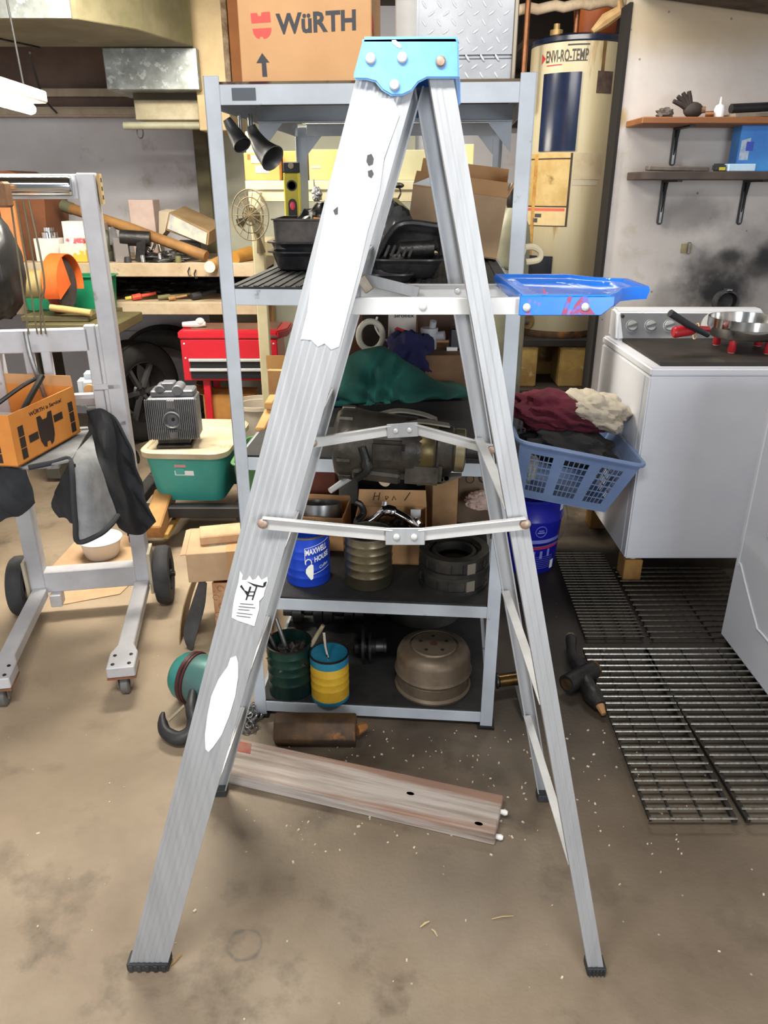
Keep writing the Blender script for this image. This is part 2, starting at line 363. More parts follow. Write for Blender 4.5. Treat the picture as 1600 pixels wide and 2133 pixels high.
# dark header along the top of the right wall
hdr = mat('dark_crumbling_soffit', (86,74,60), (54,46,38), 10, 0.9, 0, 0.8, 40)
b = MB(); b.prism([(1.02,3.2,2.22),(XW1,3.2,2.04),(XW1,3.2,2.499),(1.02,3.2,2.499)], (0,0.449,0)); struct(b, 'trim_1', hdr, bevel=0.02)
b = MB(); b.bx((1.005,3.64,0),(1.0195,3.76,2.2)); struct(b, 'gap_shade_strip', mat('painted_gap_shade', (26,22,20), rough=0.9))  # dark strip added to paint the shaded gap beside the heater
b = MB(); b.bx((0.22,5.2,1.85),(1.215,5.295,2.499)); struct(b, 'recess_shade_panel', mat('painted_recess_shade', (44,34,28), (30,24,20), 5, 0.9))  # dark panel added so the recess above the heater reads as shade
# shade of the upper back wall painted as a brown panel; pale battens
bw = mat('painted_upper_wall_shade', (112,92,82), (92,74,66), 3, 0.85, c3=(84,62,52), s3=4)
pale = mat('pale_painted_batten', (176,162,144), (158,142,122), 8, 0.7)
b = MB(); b.bx((XW0,5.22,1.9158),(-1.0,5.299,2.5)); struct(b, 'upper_wall_shade', bw)
b = MB(); b.bx((XW0,5.16,2.0114),(-1.1,5.219,2.0571)); struct(b, 'trim_3', pale, bevel=0.005)
b = MB(); b.bx((XW0,5.12,1.9001),(-1.1,5.219,1.954)); struct(b, 'trim_4', pale, bevel=0.012, seg=2)
# beige chase running from the duct to the floor, and the olive jamb below it
b = MB(); b.bx((-0.9693,4.42,1.78),(-0.8037,4.9,2.5)); struct(b, 'trim_5', mat('beige_sheet_metal', (176,154,114), (150,130,94), 3, 0.6, 0.1), bevel=0.004)
b = MB(); b.bx((-1.1677,5.12,0),(-1.0835,5.299,1.98)); struct(b, 'trim_6', mat('olive_jamb', (96,88,62), (76,70,50), 5, 0.7), bevel=0.004)
b = MB(); b.bx((-1.0857,5.24,0),(0.2,5.299,1.98)); struct(b, 'trim_7', mat('pale_green_wall_panel', (178,178,160), (160,160,142), 3, 0.7), bevel=0.004)
# skirting board low on the back wall
b = MB(); b.bx((XW0,5.26,0.5124),(-0.9,5.299,0.5948)); struct(b, 'baseboard_back', mat('white_board', (204,204,204), (190,190,188), 6, 0.6), bevel=0.004)
# ---------------------------------------------------------------- the stepladder
F1, R1, F2, R2 = V((-0.492,1.063,0.012)), V((0.440,1.053,0.012)), V((-0.466,1.575,0.012)), V((0.428,1.557,0.012))
TF1, TR1 = V((0.0019, 1.131, 1.6282)), V((0.0764, 1.131, 1.6282))
TF2, TR2 = V((TF1.x+0.016, 1.455, TF1.z)), V((TR1.x-0.004, 1.455, TF1.z))
LAD = thing('stepladder', 'open aluminium stepladder with blue plastic top cap and paint-spattered blue pail shelf', 'stepladder', (0,1.3,0))
def rail(P0, P1, w, d, ribs, inward, over=0.0):
    a = (P1-P0).normalized(); n = V((1,0,0)).cross(a).normalized()
    if n.y*inward < 0: n = -n
    wd = a.cross(n).normalized()
    if wd.x < 0: wd = -wd
    P1 = P1+a*over
    t = 0.003; prof = []
    k = ribs*4
    for i in range(k+1):
        u = -w/2+w*i/k
        prof.append((u, 0.0 if (i % 4 in (0,1) or i < 3 or i > k-3) else 0.0008))
    prof += [(w/2, d), (w/2-t, d), (w/2-t, t*1.6), (-w/2+t, t*1.6), (-w/2+t, d), (-w/2, d)]
    b = MB(); vs = []
    for P in (P0, P1):
        for u, q in prof:
            p = P+wd*u+n*q; p = p+a*((P.z-p.z)/a.z); vs.append(p)
    m = len(prof); fs = [(i, (i+1) % m, m+(i+1) % m, m+i) for i in range(m)]
    b.add(vs, fs)
    return b, a, n, wd
NR = 7
for P0, P1, w, d, ribs, s in ((F1, TF1, 0.0765, 0.026, NR, 1), (F2, TF2, 0.0765, 0.026, NR, -1), (R1, TR1, 0.0315, 0.020, 3, 1), (R2, TR2, 0.0315, 0.020, 3, -1)):
    b, a, n, wd = rail(P0, P1, w, d, ribs, s, 0.03); r = b.build('rail', alu, LAD, smooth=False)
    # rubber foot: shoe with ridges below the rail end
    b = MB(); c = V((P0.x-a.x/a.z*0.0, P0.y+s*0.012, 0)); W = w/abs(wd.x)+0.006
    b.box((c.x, c.y, 0.012), (W, 0.034, 0.020))
    for i in range(5): b.box((c.x-W/2+W*(i+0.5)/5, c.y-s*0.0185, 0.012), (W/9, 0.003, 0.018))
    b.build('foot', rubber, LAD, bevel=0.002)
lerp = lambda A_, B_, t: A_+(B_-A_)*t
zt = TF1.z
for z in (0.285, 0.565, 0.845, 1.125, 1.40):
    t = z/zt; p, q = lerp(F1, TF1, t), lerp(F2, TF2, t); p = p+V((0,0.006,0)); q = q-V((0,0.006,0))
    b = MB(); b.beam(p, q, 0.060, 0.004); b.beam(p+V((-0.028,0,-0.012)), q+V((-0.028,0,-0.012)), 0.004, 0.024); b.beam(p+V((0.024,0,-0.008)), q+V((0.024,0,-0.008)), 0.004, 0.016)
    for i in range(6): b.beam(p+V((-0.024+0.0095*i,0,0.0028)), q+V((-0.024+0.0095*i,0,0.0028)), 0.004, 0.002)
    b.build('tread', alu2, LAD, smooth=False)
for z in (0.262, 0.635, 1.01):
    t = z/zt; p, q = lerp(R1, TR1, t), lerp(R2, TR2, t)
    b = MB(); b.beam(p+V((-0.004,0.012,0)), q+V((-0.004,-0.012,0)), 0.003, 0.026); b.beam(p+V((-0.012,0.012,0.0125)), q+V((-0.012,-0.012,0.0125)), 0.018, 0.003)
    b.build('rear_brace', alu2, LAD, smooth=False)
# spreaders
def spreader(P, M0, M1, Q, yv):
    for p, q in ((P, M0), (M1, Q)):
        b = MB(); b.beam(p, q, 0.0035, 0.0225, (0,0,1)); b.beam(V(p)+V((0,yv*0.004,0.0105)), V(q)+V((0,yv*0.004,0.0105)), 0.009, 0.0025)
        b.build('spreader_arm', alu2, LAD, bevel=0.0008)
    M0, M1 = V(M0), V(M1); c = (M0+M1)/2; d = (M1-M0).normalized()
    b = MB(); b.beam(c-d*0.0315+V((0,yv*0.006,0)), c+d*0.0315+V((0,yv*0.006,0)), 0.003, 0.030)
    pl = b.build('spreader_plate', alu, LAD, bevel=0.001)
    for k in (-0.014, 0.014): b = MB(); b.bolt(c+d*k+V((0,yv*0.0075,0)), (0,yv,0), 0.0055, 0.003); b.build('rivet', alu2, pl)
    for q in (P, Q): b = MB(); b.bolt(V(q)+V((0,yv*0.002,0)), (0,yv,0), 0.0085, 0.005); b.build('pivot_bolt', rustbolt, LAD)
rustbolt = mat('rusty_rivet', (150,118,96), (170,160,150), 60, 0.5, 0.4)
spreader((-0.1929, 1.093, 1.0105), (0.0139, 1.093, 0.9894), (0.054, 1.093, 0.9894), (0.2252, 1.093, 1.0097), -1)
spreader((-0.1462, 1.475, 1.0201), (0.0147, 1.475, 1.0468), (0.0608, 1.475, 1.0499), (0.222, 1.475, 1.0056), -1)
# top cap
bluecap = mat('pale_blue_plastic', (122,176,228), (98,156,218), 7, 0.35, 0, 0.04, 90, c3=(214,228,238), s3=6, lo3=0.66, hi3=0.74)  # pale blue with lighter patches
bluetray = mat('bright_blue_plastic', (36,120,232), (28,104,214), 6, 0.3)
capn = [(-0.0263, 1.118, 1.6764), (0.0923, 1.118, 1.678), (0.0957, 1.118, 1.6696), (0.0979, 1.118, 1.6316), (0.0561, 1.118, 1.6316), (0.045, 1.118, 1.6267), (0.0364, 1.118, 1.6169), (0.0239, 1.118, 1.6119), (0.0094, 1.118, 1.6119), (-0.0025, 1.118, 1.618), (-0.0112, 1.118, 1.6273), (-0.0225, 1.118, 1.63), (-0.0399, 1.118, 1.6305), (-0.0385, 1.118, 1.6387)]
b = MB(); b.prism(capn, (0,0.007,0)); cn = b.build('cap_side', bluecap, LAD, bevel=0.002, seg=2)
b = MB(); b.prism([(p[0]+0.034, 1.468, p[2]) for p in capn], (0,-0.007,0)); b.build('cap_side', bluecap, LAD, bevel=0.002, seg=2)
c0, c1 = capn[0], capn[1]
b = MB(); b.prism([(c0[0]-0.002,1.118,c0[2]+0.002),(c1[0]+0.003,1.118,c0[2]+0.002),(c1[0]+0.036,1.468,c0[2]+0.002),(c0[0]+0.032,1.468,c0[2]+0.002)], (0,0,-0.009)); b.build('cap_top', bluecap, LAD, bevel=0.003, seg=2)
b = MB(); x0, x1 = capn[13][0], capn[3][0]
b.prism([(x1-0.004,1.122,capn[3][2]),(x1-0.004,1.122,c0[2]),(x1+0.030,1.464,c0[2]),(x1+0.030,1.464,capn[3][2])], (-0.006,0,0)); b.build('cap_end', bluecap, LAD, bevel=0.001)
b = MB(); b.prism([(x0+0.004,1.122,capn[3][2]),(c0[0]+0.002,1.122,c0[2]),(c0[0]+0.036,1.464,c0[2]),(x0+0.038,1.464,capn[3][2])], (0.006,0,0)); b.build('cap_end', bluecap, LAD, bevel=0.001)
for i, p in enumerate([(-0.0173, 1.117, 1.6536), (0.0234, 1.117, 1.6546), (0.0137, 1.117, 1.6239), (0.0729, 1.117, 1.6504)]):
    b = MB(); b.bolt(p, (0,-1,0), 0.0065, 0.004, 14); b.build('rivet', rustbolt if i == 3 else alu2, LAD)
# white scuff on the cap
b = MB(); b.prism([(0.0098, 1.1172, 1.6737), (0.0147, 1.1172, 1.6742), (0.0196, 1.1172, 1.6705), (0.0227, 1.1172, 1.6663), (0.0209, 1.1172, 1.6647), (0.016, 1.1172, 1.6669), (0.011, 1.1172, 1.6705)], (0,0.0006,0)); b.build('scuff_mark', white_label, LAD)
# pail shelf
for y, x0, x1, z in ((1.152, -0.0716, 0.3152, 1.3381), (1.425, -0.0422, 0.3081, 1.3277)):
    s = -1 if y < 1.3 else 1
    b = MB(); b.bx((x0,y-0.0015,z-0.0118),(x1,y+0.0015,z+0.0118)); b.bx((x0,y if s < 0 else y-0.010,z+0.0105),(x1,y+0.010 if s < 0 else y,z+0.013)); b.build('shelf_bar', alu2, LAD, bevel=0.0006)
    for px in (0.058, 0.135): b = MB(); b.bolt((px, y-0.0015, z), (0,-1,0), 0.0058, 0.003); b.build('rivet', alu2, LAD)
b = MB(); b.beam((-0.0329, 1.41, 1.3496), (0.0628, 1.41, 1.3262), 0.004, 0.020); b.build('hinge_link', alu, LAD, bevel=0.001)
b = MB(); b.beam((-0.0414, 1.4, 1.3374), (-0.0258, 1.4, 1.3482), 0.006, 0.03); b.build('hinge_bracket', mat('stained_aluminium', (176,156,128), (196,190,180), 30, 0.4, 0.5), LAD, bevel=0.002)
zt0 = 1.356
out = [(0.203,1.142),(0.335,1.142),(0.352,1.168),(0.376,1.222),(0.404,1.242),(0.428,1.250),(0.428,1.368),(0.404,1.378),(0.376,1.392),(0.352,1.422),(0.335,1.445),(0.203,1.445)]
cx, cy = 0.305, 1.293
def tring(k, z): return [(cx+(x-cx)*k, cy+(y-cy)*k, z) for x, y in out]
n = len(out)
rows = [tring(0.97, zt0-0.020), tring(1, zt0-0.006), tring(0.98, zt0), tring(0.90, zt0), tring(0.875, zt0-0.004), tring(0.70, zt0-0.004), tring(0.66, zt0-0.009)]
b = MB(); b.add([p for r in rows for p in r], [(i*n+j, i*n+(j+1) % n, (i+1)*n+(j+1) % n, (i+1)*n+j) for i in range(6) for j in range(n)]+[tuple(6*n+j for j in range(n))])
tray = b.build('pail_shelf', mat('blue_plastic_spattered', (40,124,234), (30,108,216), 6, 0.22, c3=(216,220,226), s3=24, lo3=0.61, hi3=0.64, stretch=(1,0.5,1)), LAD, thick=0.003, ang=50)
b = MB(); b.bx((0.200,1.1385,1.327),(0.322,1.1415,1.3545)); b.prism([(0.322,1.1385,1.327),(0.340,1.1385,1.342),(0.340,1.1385,1.3545),(0.322,1.1385,1.3545)], (0,0.003,0)); b.build('pail_shelf_skirt', mat('blue_plastic_red_smears', (36,120,232), (28,106,218), 6, 0.3, c3=(168,66,84), s3=26, lo3=0.60, hi3=0.66, stretch=(1,1,1)), LAD, bevel=0.001)
for q in ((0.2106, 1.138, 1.3391), (0.297, 1.138, 1.3398)): b = MB(); b.bolt(q, (0,-1,0), 0.006, 0.003); b.build('rivet', alu2, LAD)
rp = mat('red_paint', (206,66,62), rough=0.5)
for q in [[(0.2632, 1.1378, 1.3288), (0.2707, 1.1378, 1.3543), (0.2764, 1.1378, 1.3543), (0.2704, 1.1378, 1.3288)], [(0.2761, 1.1378, 1.3288), (0.283, 1.1378, 1.3447), (0.2905, 1.1378, 1.3543), (0.2989, 1.1378, 1.3543), (0.3034, 1.1378, 1.3392), (0.313, 1.1378, 1.3288)], [(0.2319, 1.1378, 1.3638), (0.2344, 1.1378, 1.3665), (0.2379, 1.1378, 1.3584), (0.2344, 1.1378, 1.3584)]]:
    b = MB(); b.prism(q, (0,0.0006,0)); b.build('red_paint_smear', mat('dull_red_smear', (150,62,92), (70,110,210), 60, 0.5, lo=0.5, hi=0.6), LAD)
b = MB()
for q in ([(0.3848, 1.2405, 1.3552), (0.3902, 1.2405, 1.3552), (0.3913, 1.2405, 1.3463), (0.386, 1.2405, 1.3463)], [(0.3947, 1.2455, 1.3554), (0.4024, 1.2455, 1.3554), (0.402, 1.2455, 1.3472), (0.3951, 1.2455, 1.3464)]): b.prism(q, (0,-0.0015,0))
b.build('red_paint_mark', rp, LAD)
# stickers on the wide rail (they follow the rail face)
def on_rail(pts, m, name, lab=None, lift=0.0004):
    b = MB(); b.prism([(p[0], p[1]-lift, p[2]) for p in pts], (0,0.0003,0)); return b.build(name, m, LAD, label=lab, merge=False)
on_rail([(-0.0652, 1.1262, 1.5377), (-0.0407, 1.1291, 1.6097), (0.0127, 1.1291, 1.6097), (0.0205, 1.1283, 1.5899), (0.0, 1.1262, 1.5377), (-0.0066, 1.1244, 1.4957), (-0.0229, 1.1224, 1.4462), (-0.0356, 1.1203, 1.395), (-0.0508, 1.1181, 1.3419), (-0.0667, 1.1158, 1.2856), (-0.0781, 1.1156, 1.2814), (-0.0878, 1.116, 1.2905), (-0.0979, 1.1158, 1.2856), (-0.1075, 1.1162, 1.2954), (-0.123, 1.1162, 1.2967), (-0.1117, 1.1178, 1.3352), (-0.1013, 1.1203, 1.395), (-0.0859, 1.1226, 1.4525), (-0.0767, 1.1244, 1.4957)], white_label, 'warning_label', 'bleached white label with worn edge')
on_rail([(-0.2379, 1.1007, 0.9202), (-0.2337, 1.1004, 0.9123), (-0.2359, 1.1, 0.9035), (-0.2279, 1.1, 0.9035), (-0.2226, 1.1004, 0.9114), (-0.2183, 1.1, 0.9035), (-0.2126, 1.1001, 0.9053), (-0.2082, 1.1004, 0.9123), (-0.2032, 1.1, 0.9035), (-0.1933, 1.1003, 0.9097), (-0.193, 1.0999, 0.9), (-0.1996, 1.0991, 0.8822), (-0.2017, 1.0988, 0.8732), (-0.2095, 1.0984, 0.8642), (-0.2104, 1.0978, 0.8497), (-0.2205, 1.0964, 0.8166), (-0.2348, 1.0967, 0.8222), (-0.2491, 1.0969, 0.8277), (-0.2577, 1.0971, 0.8332), (-0.2534, 1.0982, 0.8588), (-0.2489, 1.0989, 0.8768), (-0.2417, 1.0999, 0.9)], white_label, 'warning_label', 'small torn white warning label')
on_rail([(-0.2557, 1.094, 0.7581), (-0.2533, 1.0935, 0.7447), (-0.2553, 1.0923, 0.7155), (-0.2632, 1.0906, 0.6758), (-0.2763, 1.089, 0.6353), (-0.2933, 1.0873, 0.5939), (-0.3111, 1.0861, 0.5665), (-0.3207, 1.0857, 0.5558), (-0.3255, 1.086, 0.5622), (-0.3236, 1.0873, 0.5939), (-0.3158, 1.089, 0.6353), (-0.3056, 1.0906, 0.6758), (-0.2901, 1.0921, 0.7106), (-0.2722, 1.0932, 0.7369), (-0.2659, 1.0939, 0.7543)], white_label, 'warning_label', 'long oval white label remnant')
b = MB()
for q in [[(-0.2277, 1.0983, 0.9017), (-0.2153, 1.0981, 0.8964), (-0.2012, 1.098, 0.8928), (-0.2, 1.0982, 0.899), (-0.1943, 1.0983, 0.9017), (-0.1972, 1.098, 0.8928), (-0.2013, 1.0979, 0.8902), (-0.2156, 1.098, 0.8928)], [(-0.2396, 1.0979, 0.8919), (-0.2369, 1.0981, 0.8955), (-0.232, 1.0977, 0.8848), (-0.2243, 1.0975, 0.8813), (-0.2281, 1.0971, 0.8723), (-0.233, 1.0976, 0.883)], [(-0.2236, 1.0979, 0.8919), (-0.2204, 1.0979, 0.8919), (-0.23, 1.0969, 0.8669), (-0.2324, 1.0969, 0.8669)], [(-0.2132, 1.0979, 0.8919), (-0.2108, 1.0979, 0.8919), (-0.2196, 1.0969, 0.8669), (-0.222, 1.0969, 0.8669)], [(-0.2258, 1.0976, 0.883), (-0.2154, 1.0976, 0.883), (-0.2155, 1.0975, 0.8813), (-0.2267, 1.0975, 0.8813)], [(-0.2286, 1.0973, 0.8759), (-0.2182, 1.0973, 0.8759), (-0.2183, 1.0972, 0.8741), (-0.2296, 1.0972, 0.8741)], [(-0.2417, 1.0967, 0.8606), (-0.2193, 1.0966, 0.8588), (-0.2193, 1.0965, 0.8579), (-0.2418, 1.0966, 0.8597)], [(-0.2445, 1.0964, 0.8552), (-0.2164, 1.0963, 0.8524), (-0.2165, 1.0963, 0.8515), (-0.2446, 1.0964, 0.8542)], [(-0.2457, 1.0962, 0.8497), (-0.2264, 1.0961, 0.8479), (-0.2265, 1.0961, 0.847), (-0.2458, 1.0962, 0.8488)], [(-0.2486, 1.0959, 0.8433), (-0.2221, 1.0958, 0.8397), (-0.2221, 1.0958, 0.8388), (-0.2486, 1.0959, 0.8424)], [(-0.2498, 1.0957, 0.8378), (-0.2257, 1.0956, 0.8342), (-0.2257, 1.0955, 0.8333), (-0.2498, 1.0957, 0.8369)]]:
    b.prism(q, (0,0.0004,0))
b.build('printed_pictogram', inkb, LAD, merge=False)
for q in [[(-0.0227, 1.1247, 1.5417), (-0.0169, 1.1248, 1.5435), (-0.0137, 1.1246, 1.5376), (-0.015, 1.1243, 1.5305), (-0.0209, 1.1242, 1.5282), (-0.0241, 1.1244, 1.5341)], [(-0.0222, 1.1239, 1.5222), (-0.0163, 1.124, 1.524), (-0.0138, 1.1238, 1.5186), (-0.0171, 1.1235, 1.5132), (-0.0216, 1.1236, 1.5156)], [(-0.0706, 1.1219, 1.4724), (-0.0638, 1.1221, 1.4774), (-0.064, 1.1217, 1.4675), (-0.0681, 1.1216, 1.4663)]]:
    b = MB(); b.prism(q, (0,0.0004,0)); b.build('black_smudge', ink, LAD, merge=False)
# ---------------------------------------------------------------- grey steel shelving and what stands on it
SW, SD, SRZ = 0.690, 1.08, D2R(-4.70)
SH = thing('steel_shelving_unit', 'tall grey steel shelving unit full of car parts behind the stepladder', 'shelving', (-0.3796,1.889,0), SRZ)
SHM = RM[SH]
def sh(x, y, z): return SHM @ V((x, y, z))
Z1, Z2, Z3, Z4, Z5 = 1.71, 1.2766, 0.8454, 0.4187, 0.055
shelf_dark = shelfgrey
for x, y, h in ((0,0,1.727),(SW,0,1.727),(0,SD,1.70),(SW,SD,1.70)):
    b = MB(True); sx = 1 if x == 0 else -1; sy = 1 if y == 0 else -1
    b.bx((x-sx*0.0175,y-sy*0.002,0.003),(x+sx*0.0175,y+sy*0.001,h)); b.bx((x-sx*0.0175,y-sy*0.002,0.003),(x-sx*0.0145,y+sy*0.033,h)); b.build('post', shelfgrey, SH, bevel=0.001)
    b = MB(True); b.box((x, y+sy*0.014, 0.004), (0.05,0.05,0.008)); b.build('foot_plate', dsteel, SH)
for i, (z, h) in enumerate(((Z1,0.040),(Z2,0.038),(Z3,0.036),(Z4,0.036),(Z5,0.036))):
    for y in (0.0, SD):
        b = MB(True); b.bx((0.0175,y-0.0015 if y == 0 else y-0.002,z-h),(SW-0.0175,y+0.002 if y == 0 else y+0.0015,z)); b.bx((0.0175,y if y == 0 else y-0.022,z-0.004),(SW-0.0175,y+0.022 if y == 0 else y,z-0.001))
        b.build('front_rail' if y == 0 else 'rear_rail', shelfgrey, SH, bevel=0.001)
    for x in (0, SW):
        sx = 1 if x == 0 else -1
        b = MB(True); b.bx((x-sx*0.012,0.02,z-h*1.1),(x-sx*0.009,SD-0.02,z)); b.bx((x-sx*0.012,0.02,z-0.004),(x+sx*0.012,SD-0.02,z-0.001)); b.build('side_rail', shelfgrey, SH, bevel=0.001)
    if i == 0:
        b = MB(True); b.bx((-0.008,0.004,z-0.001),(SW+0.008,1.02,z+0.006)); b.build('deck', decktop, SH)
        b = MB(True); b.bx((0.0,0.43,z-0.045),(SW,0.433,z-0.003)); b.bx((0,0.41,z-0.045),(SW,0.433,z-0.042)); b.build('cross_beam', shelfgrey, SH)
    else:
        b = MB(True); b.bx((0.0,0.004,z-0.001),(SW,SD-0.004,z+0.005))
        if i == 1:
            for k in range(26): b.bx((0.01+k*0.026,0.006,z+0.005),(0.022+k*0.026,SD-0.01,z+0.0075))
        b.build('deck', deckrub, SH)
for x in (0, SW):
    for y in (0.43, SD):
        sx = 1 if x == 0 else -1
        b = MB(True); b.prism([(x,y,Z1-0.04),(x+sx*0.07,y,Z1-0.04),(x,y,Z1-0.12)], (0,0.003,0)); b.build('gusset', shelfgrey, SH)
b = MB(True); b.bx((0.045,-0.0035,Z1-0.031),(0.098,-0.0015,Z1-0.007)); b.build('blank_name_plate', mat('dark_grey_plate', (66,72,80), rough=0.5), SH, label='small dark rectangular plate')

def carton(name, label, loc, size, rz, m=card, open_=False, flaps=None, min_=None, rot=None, group=None, t=0.004):
    """cardboard box: loc is the middle of its base; open_ gives four walls and a floor; flaps is a list of (side, angle, length)"""
    w, d, h = size
    T = thing(name, label, 'box', loc, rz, group, rot=rot)
    b = MB(True)
    if open_:
        b.bx((-w/2,-d/2,0),(w/2,d/2,t)); b.bx((-w/2,-d/2,0),(w/2,-d/2+t,h)); b.bx((-w/2,d/2-t,0),(w/2,d/2,h))
        b.bx((-w/2,-d/2+t,0),(-w/2+t,d/2-t,h)); b.bx((w/2-t,-d/2+t,0),(w/2,d/2-t,h))
        body = b.build('box_body', m, T)
    else:
        b.bx((-w/2,-d/2,0),(w/2,d/2,h)); body = b.build('box_body', m, T, bevel=0.002)
    for side, ang, ln in (flaps or []):
        b = MB(True); a = D2R(ang)
        if side in 'fb':
            s = -1 if side == 'f' else 1
            b.add([(-w/2,s*d/2,h),(w/2,s*d/2,h),(w/2-0.004,s*d/2+s*math.cos(a)*ln,h+math.sin(a)*ln),(-w/2+0.004,s*d/2+s*math.cos(a)*ln,h+math.sin(a)*ln)], [(0,1,2,3)])
        else:
            s = -1 if side == 'l' else 1
            b.add([(s*w/2,-d/2,h),(s*w/2,d/2,h),(s*w/2+s*math.cos(a)*ln,d/2-0.004,h+math.sin(a)*ln),(s*w/2+s*math.cos(a)*ln,-d/2+0.004,h+math.sin(a)*ln)], [(0,1,2,3)])
        b.build('flap', min_ or m, T, thick=0.003)
    return T
def seam(T, w, d, h):
    b = MB(True); b.bx((-0.022,-d/2-0.001,h-0.05),(0.022,-d/2,h+0.001)); b.bx((-0.022,-d/2,h),(0.022,d/2,h+0.0012)); b.build('packing_tape', mat('clear_brown_tape', (182,140,96), rough=0.35), T)

# large printed carton on the top shelf
p0 = (-0.3171, 1.925, 1.7191); p1 = (-0.0297, 1.905, 1.7252)
zt1 = Z1+0.0062
w = p1[0]-p0[0]+0.004
T = carton('printed_carton', 'large brown carton with red shield logo and arrow on the top shelf', ((p0[0]+p1[0])/2+0.01, 1.915+0.15, zt1), (w, 0.30, 0.34), D2R(-3.4), card)
fy = -0.1508; k = w/267.0
def wx(px): return -w/2+(px-505)*k
def wz(py): return (171-py)*0.000912
b = MB(True); text_on(b, 'WüRTH', (wx(581), fy, wz(70)), (wx(741)-wx(581), 0, wz(63)-wz(70)), (0, 0, wz(27)-wz(70)), 0.035); b.build('lettering', ink, T)
b = MB(True)
def wp(pts): b.prism([(wx(x), fy, wz(y)) for x, y in pts], (0,0.0006,0))
wp([(531,26),(537,25),(544,25),(546,31),(552,31),(553,24),(563,23),(570,23),(571,44),(532,46)])
wp([(533,57),(571,55),(571,62),(568,70),(562,76),(555,78),(553,73),(548,73),(546,78),(540,75),(535,68)])
b.build('shield_logo', redink, T)
b = MB(True); wp([(548,157),(548,128),(537,128),(550,107),(564,127),(557,127),(558,157)]); b.build('arrow_mark', ink, T)
b = MB(True); b.prism([(w/2+0.0005,-0.14,wz(58)),(w/2+0.0005,-0.09,wz(70)),(w/2+0.0005,-0.09,wz(40)),(w/2+0.0005,-0.14,wz(28))], (0.0005,0,0)); b.build('shield_logo', redink, T)
# white board standing between carton and tool box
b = MB(); c = (0.0563, 2.06, 1.8299); b.bx((c[0]-0.030,2.05,zt1),(c[0]+0.031,2.085,zt1+0.42)); b.solo('white_board', mat('white_paint_board', (242,242,238), (228,228,222), 8, 0.5), 'narrow white board standing upright between carton and diamond-plate tool box', 'board', bevel=0.003)
# diamond plate tool box
tb0, tb1 = (0.0848, 1.9, 1.7191), (0.2939, 1.875, 1.718)
dp = mat('diamond_plate_aluminium', (156,158,162), (140,142,146), 10, 0.38, 0.55)
w = tb1[0]-tb0[0]
T = thing('tool_box', 'silver diamond-plate tool box on the right of the top shelf', 'tool box', ((tb0[0]+tb1[0])/2, 1.893+0.16, zt1), D2R(-4.7))
b = MB(True); b.bx((-w/2,-0.16,0),(w/2,0.16,0.045)); b.build('base', dp, T, bevel=0.003)
b = MB(True); b.bx((-w/2-0.002,-0.163,0.045),(w/2+0.002,0.162,0.36)); b.build('body', dp, T, bevel=0.006, seg=2)
b = MB(True); r_ = 0
z = 0.012
while z < 0.35:
    x = -w/2+0.014+(0.016 if r_ % 2 else 0)
    while x < w/2-0.008:
        a = D2R(35 if r_ % 2 else -55); y = -0.1605 if z < 0.045 else -0.1635
        b.lathe([(1e-6,0),(1,0),(0.75,0.6),(0.3,1.0),(1e-6,1.05)], (x, y, z), 8, RX(math.pi/2) @ RZ(a) @ Matrix.Diagonal((0.0090,0.0027,0.0022,1)))
        x += 0.032
    z += 0.0165; r_ += 1
b.build('tread_pattern', mat('polished_lozenges', (236,236,238), rough=0.35, metal=0.3), T, merge=False)
b = MB(True); b.bx((w/2-0.004,-0.167,0.0),(w/2+0.006,-0.155,0.36)); b.build('corner_edge', mat('rubbed_edge', (146,136,120), rough=0.4, metal=0.6), T, bevel=0.002)

# ---- second level
zl2 = Z2+0.0076
panblk = mat('black_enamel_pan', (34,35,38), (54,52,52), 14, 0.32, 0.2, 0.1, 60)
panold = mat('dusty_dark_pan', (84,78,74), (58,54,52), 16, 0.6, 0.2, 0.2, 60)
def tub(b, c, w, d, h, t=0.004, tap=0.86, lip=0.012, k=0.25):
    """open rectangular pan with rounded corners, tapered walls and a rolled rim"""
    def ring(sc, z, grow=0):
        P = []; r = min(w, d)*k
        for cxs, cys, a0 in ((1,1,0),(-1,1,90),(-1,-1,180),(1,-1,270)):
            for i in range(5):
                a = D2R(a0+i*22.5); P.append((c[0]+(cxs*(w/2-r)+r*math.cos(a))*sc+grow*math.cos(a), c[1]+(cys*(d/2-r)+r*math.sin(a))*sc+grow*math.sin(a), c[2]+z))
        return P
    rows = [ring(tap*0.9,0), ring(tap,0.006), ring(1,h-0.004), ring(1,h-0.004,lip), ring(1,h,lip), ring(1,h), ring(1,h,-t), ring(tap,0.01,-t), ring(tap*0.9,0.008,-t)]
    n = len(rows[0]); vs = [p for r in rows for p in r]
    fs = [(i*n+j, i*n+(j+1) % n, (i+1)*n+(j+1) % n, (i+1)*n+j) for i in range(len(rows)-1) for j in range(n)]
    fs.append(tuple(reversed(range(n)))); fs.append(tuple((len(rows)-1)*n+j for j in range(n)))
    b.add(vs, fs)
pc = (-0.2158, 2.2, 1.2744)
px, py = pc[0], 2.33
b = MB(); tub(b, (px,py,zl2), 0.205, 0.26, 0.055); b.solo('oil_pan', panblk, 'black oil pan at the bottom of the pan stack on the second shelf', 'pan', group='stacked oil pans')
b = MB(); tub(b, (px+0.003,py,zl2+0.030), 0.212, 0.26, 0.05); b.solo('oil_pan', panblk, 'black oil pan in the middle of the pan stack on the second shelf', 'pan', group='stacked oil pans')
b = MB(); tub(b, (px+0.006,py,zl2+0.055), 0.195, 0.25, 0.085, tap=0.97, lip=0.006, k=0.12); pan3 = b.solo('roasting_pan', panold, 'dusty brown-black deep pan on top of the pan stack', 'pan', group='stacked oil pans')
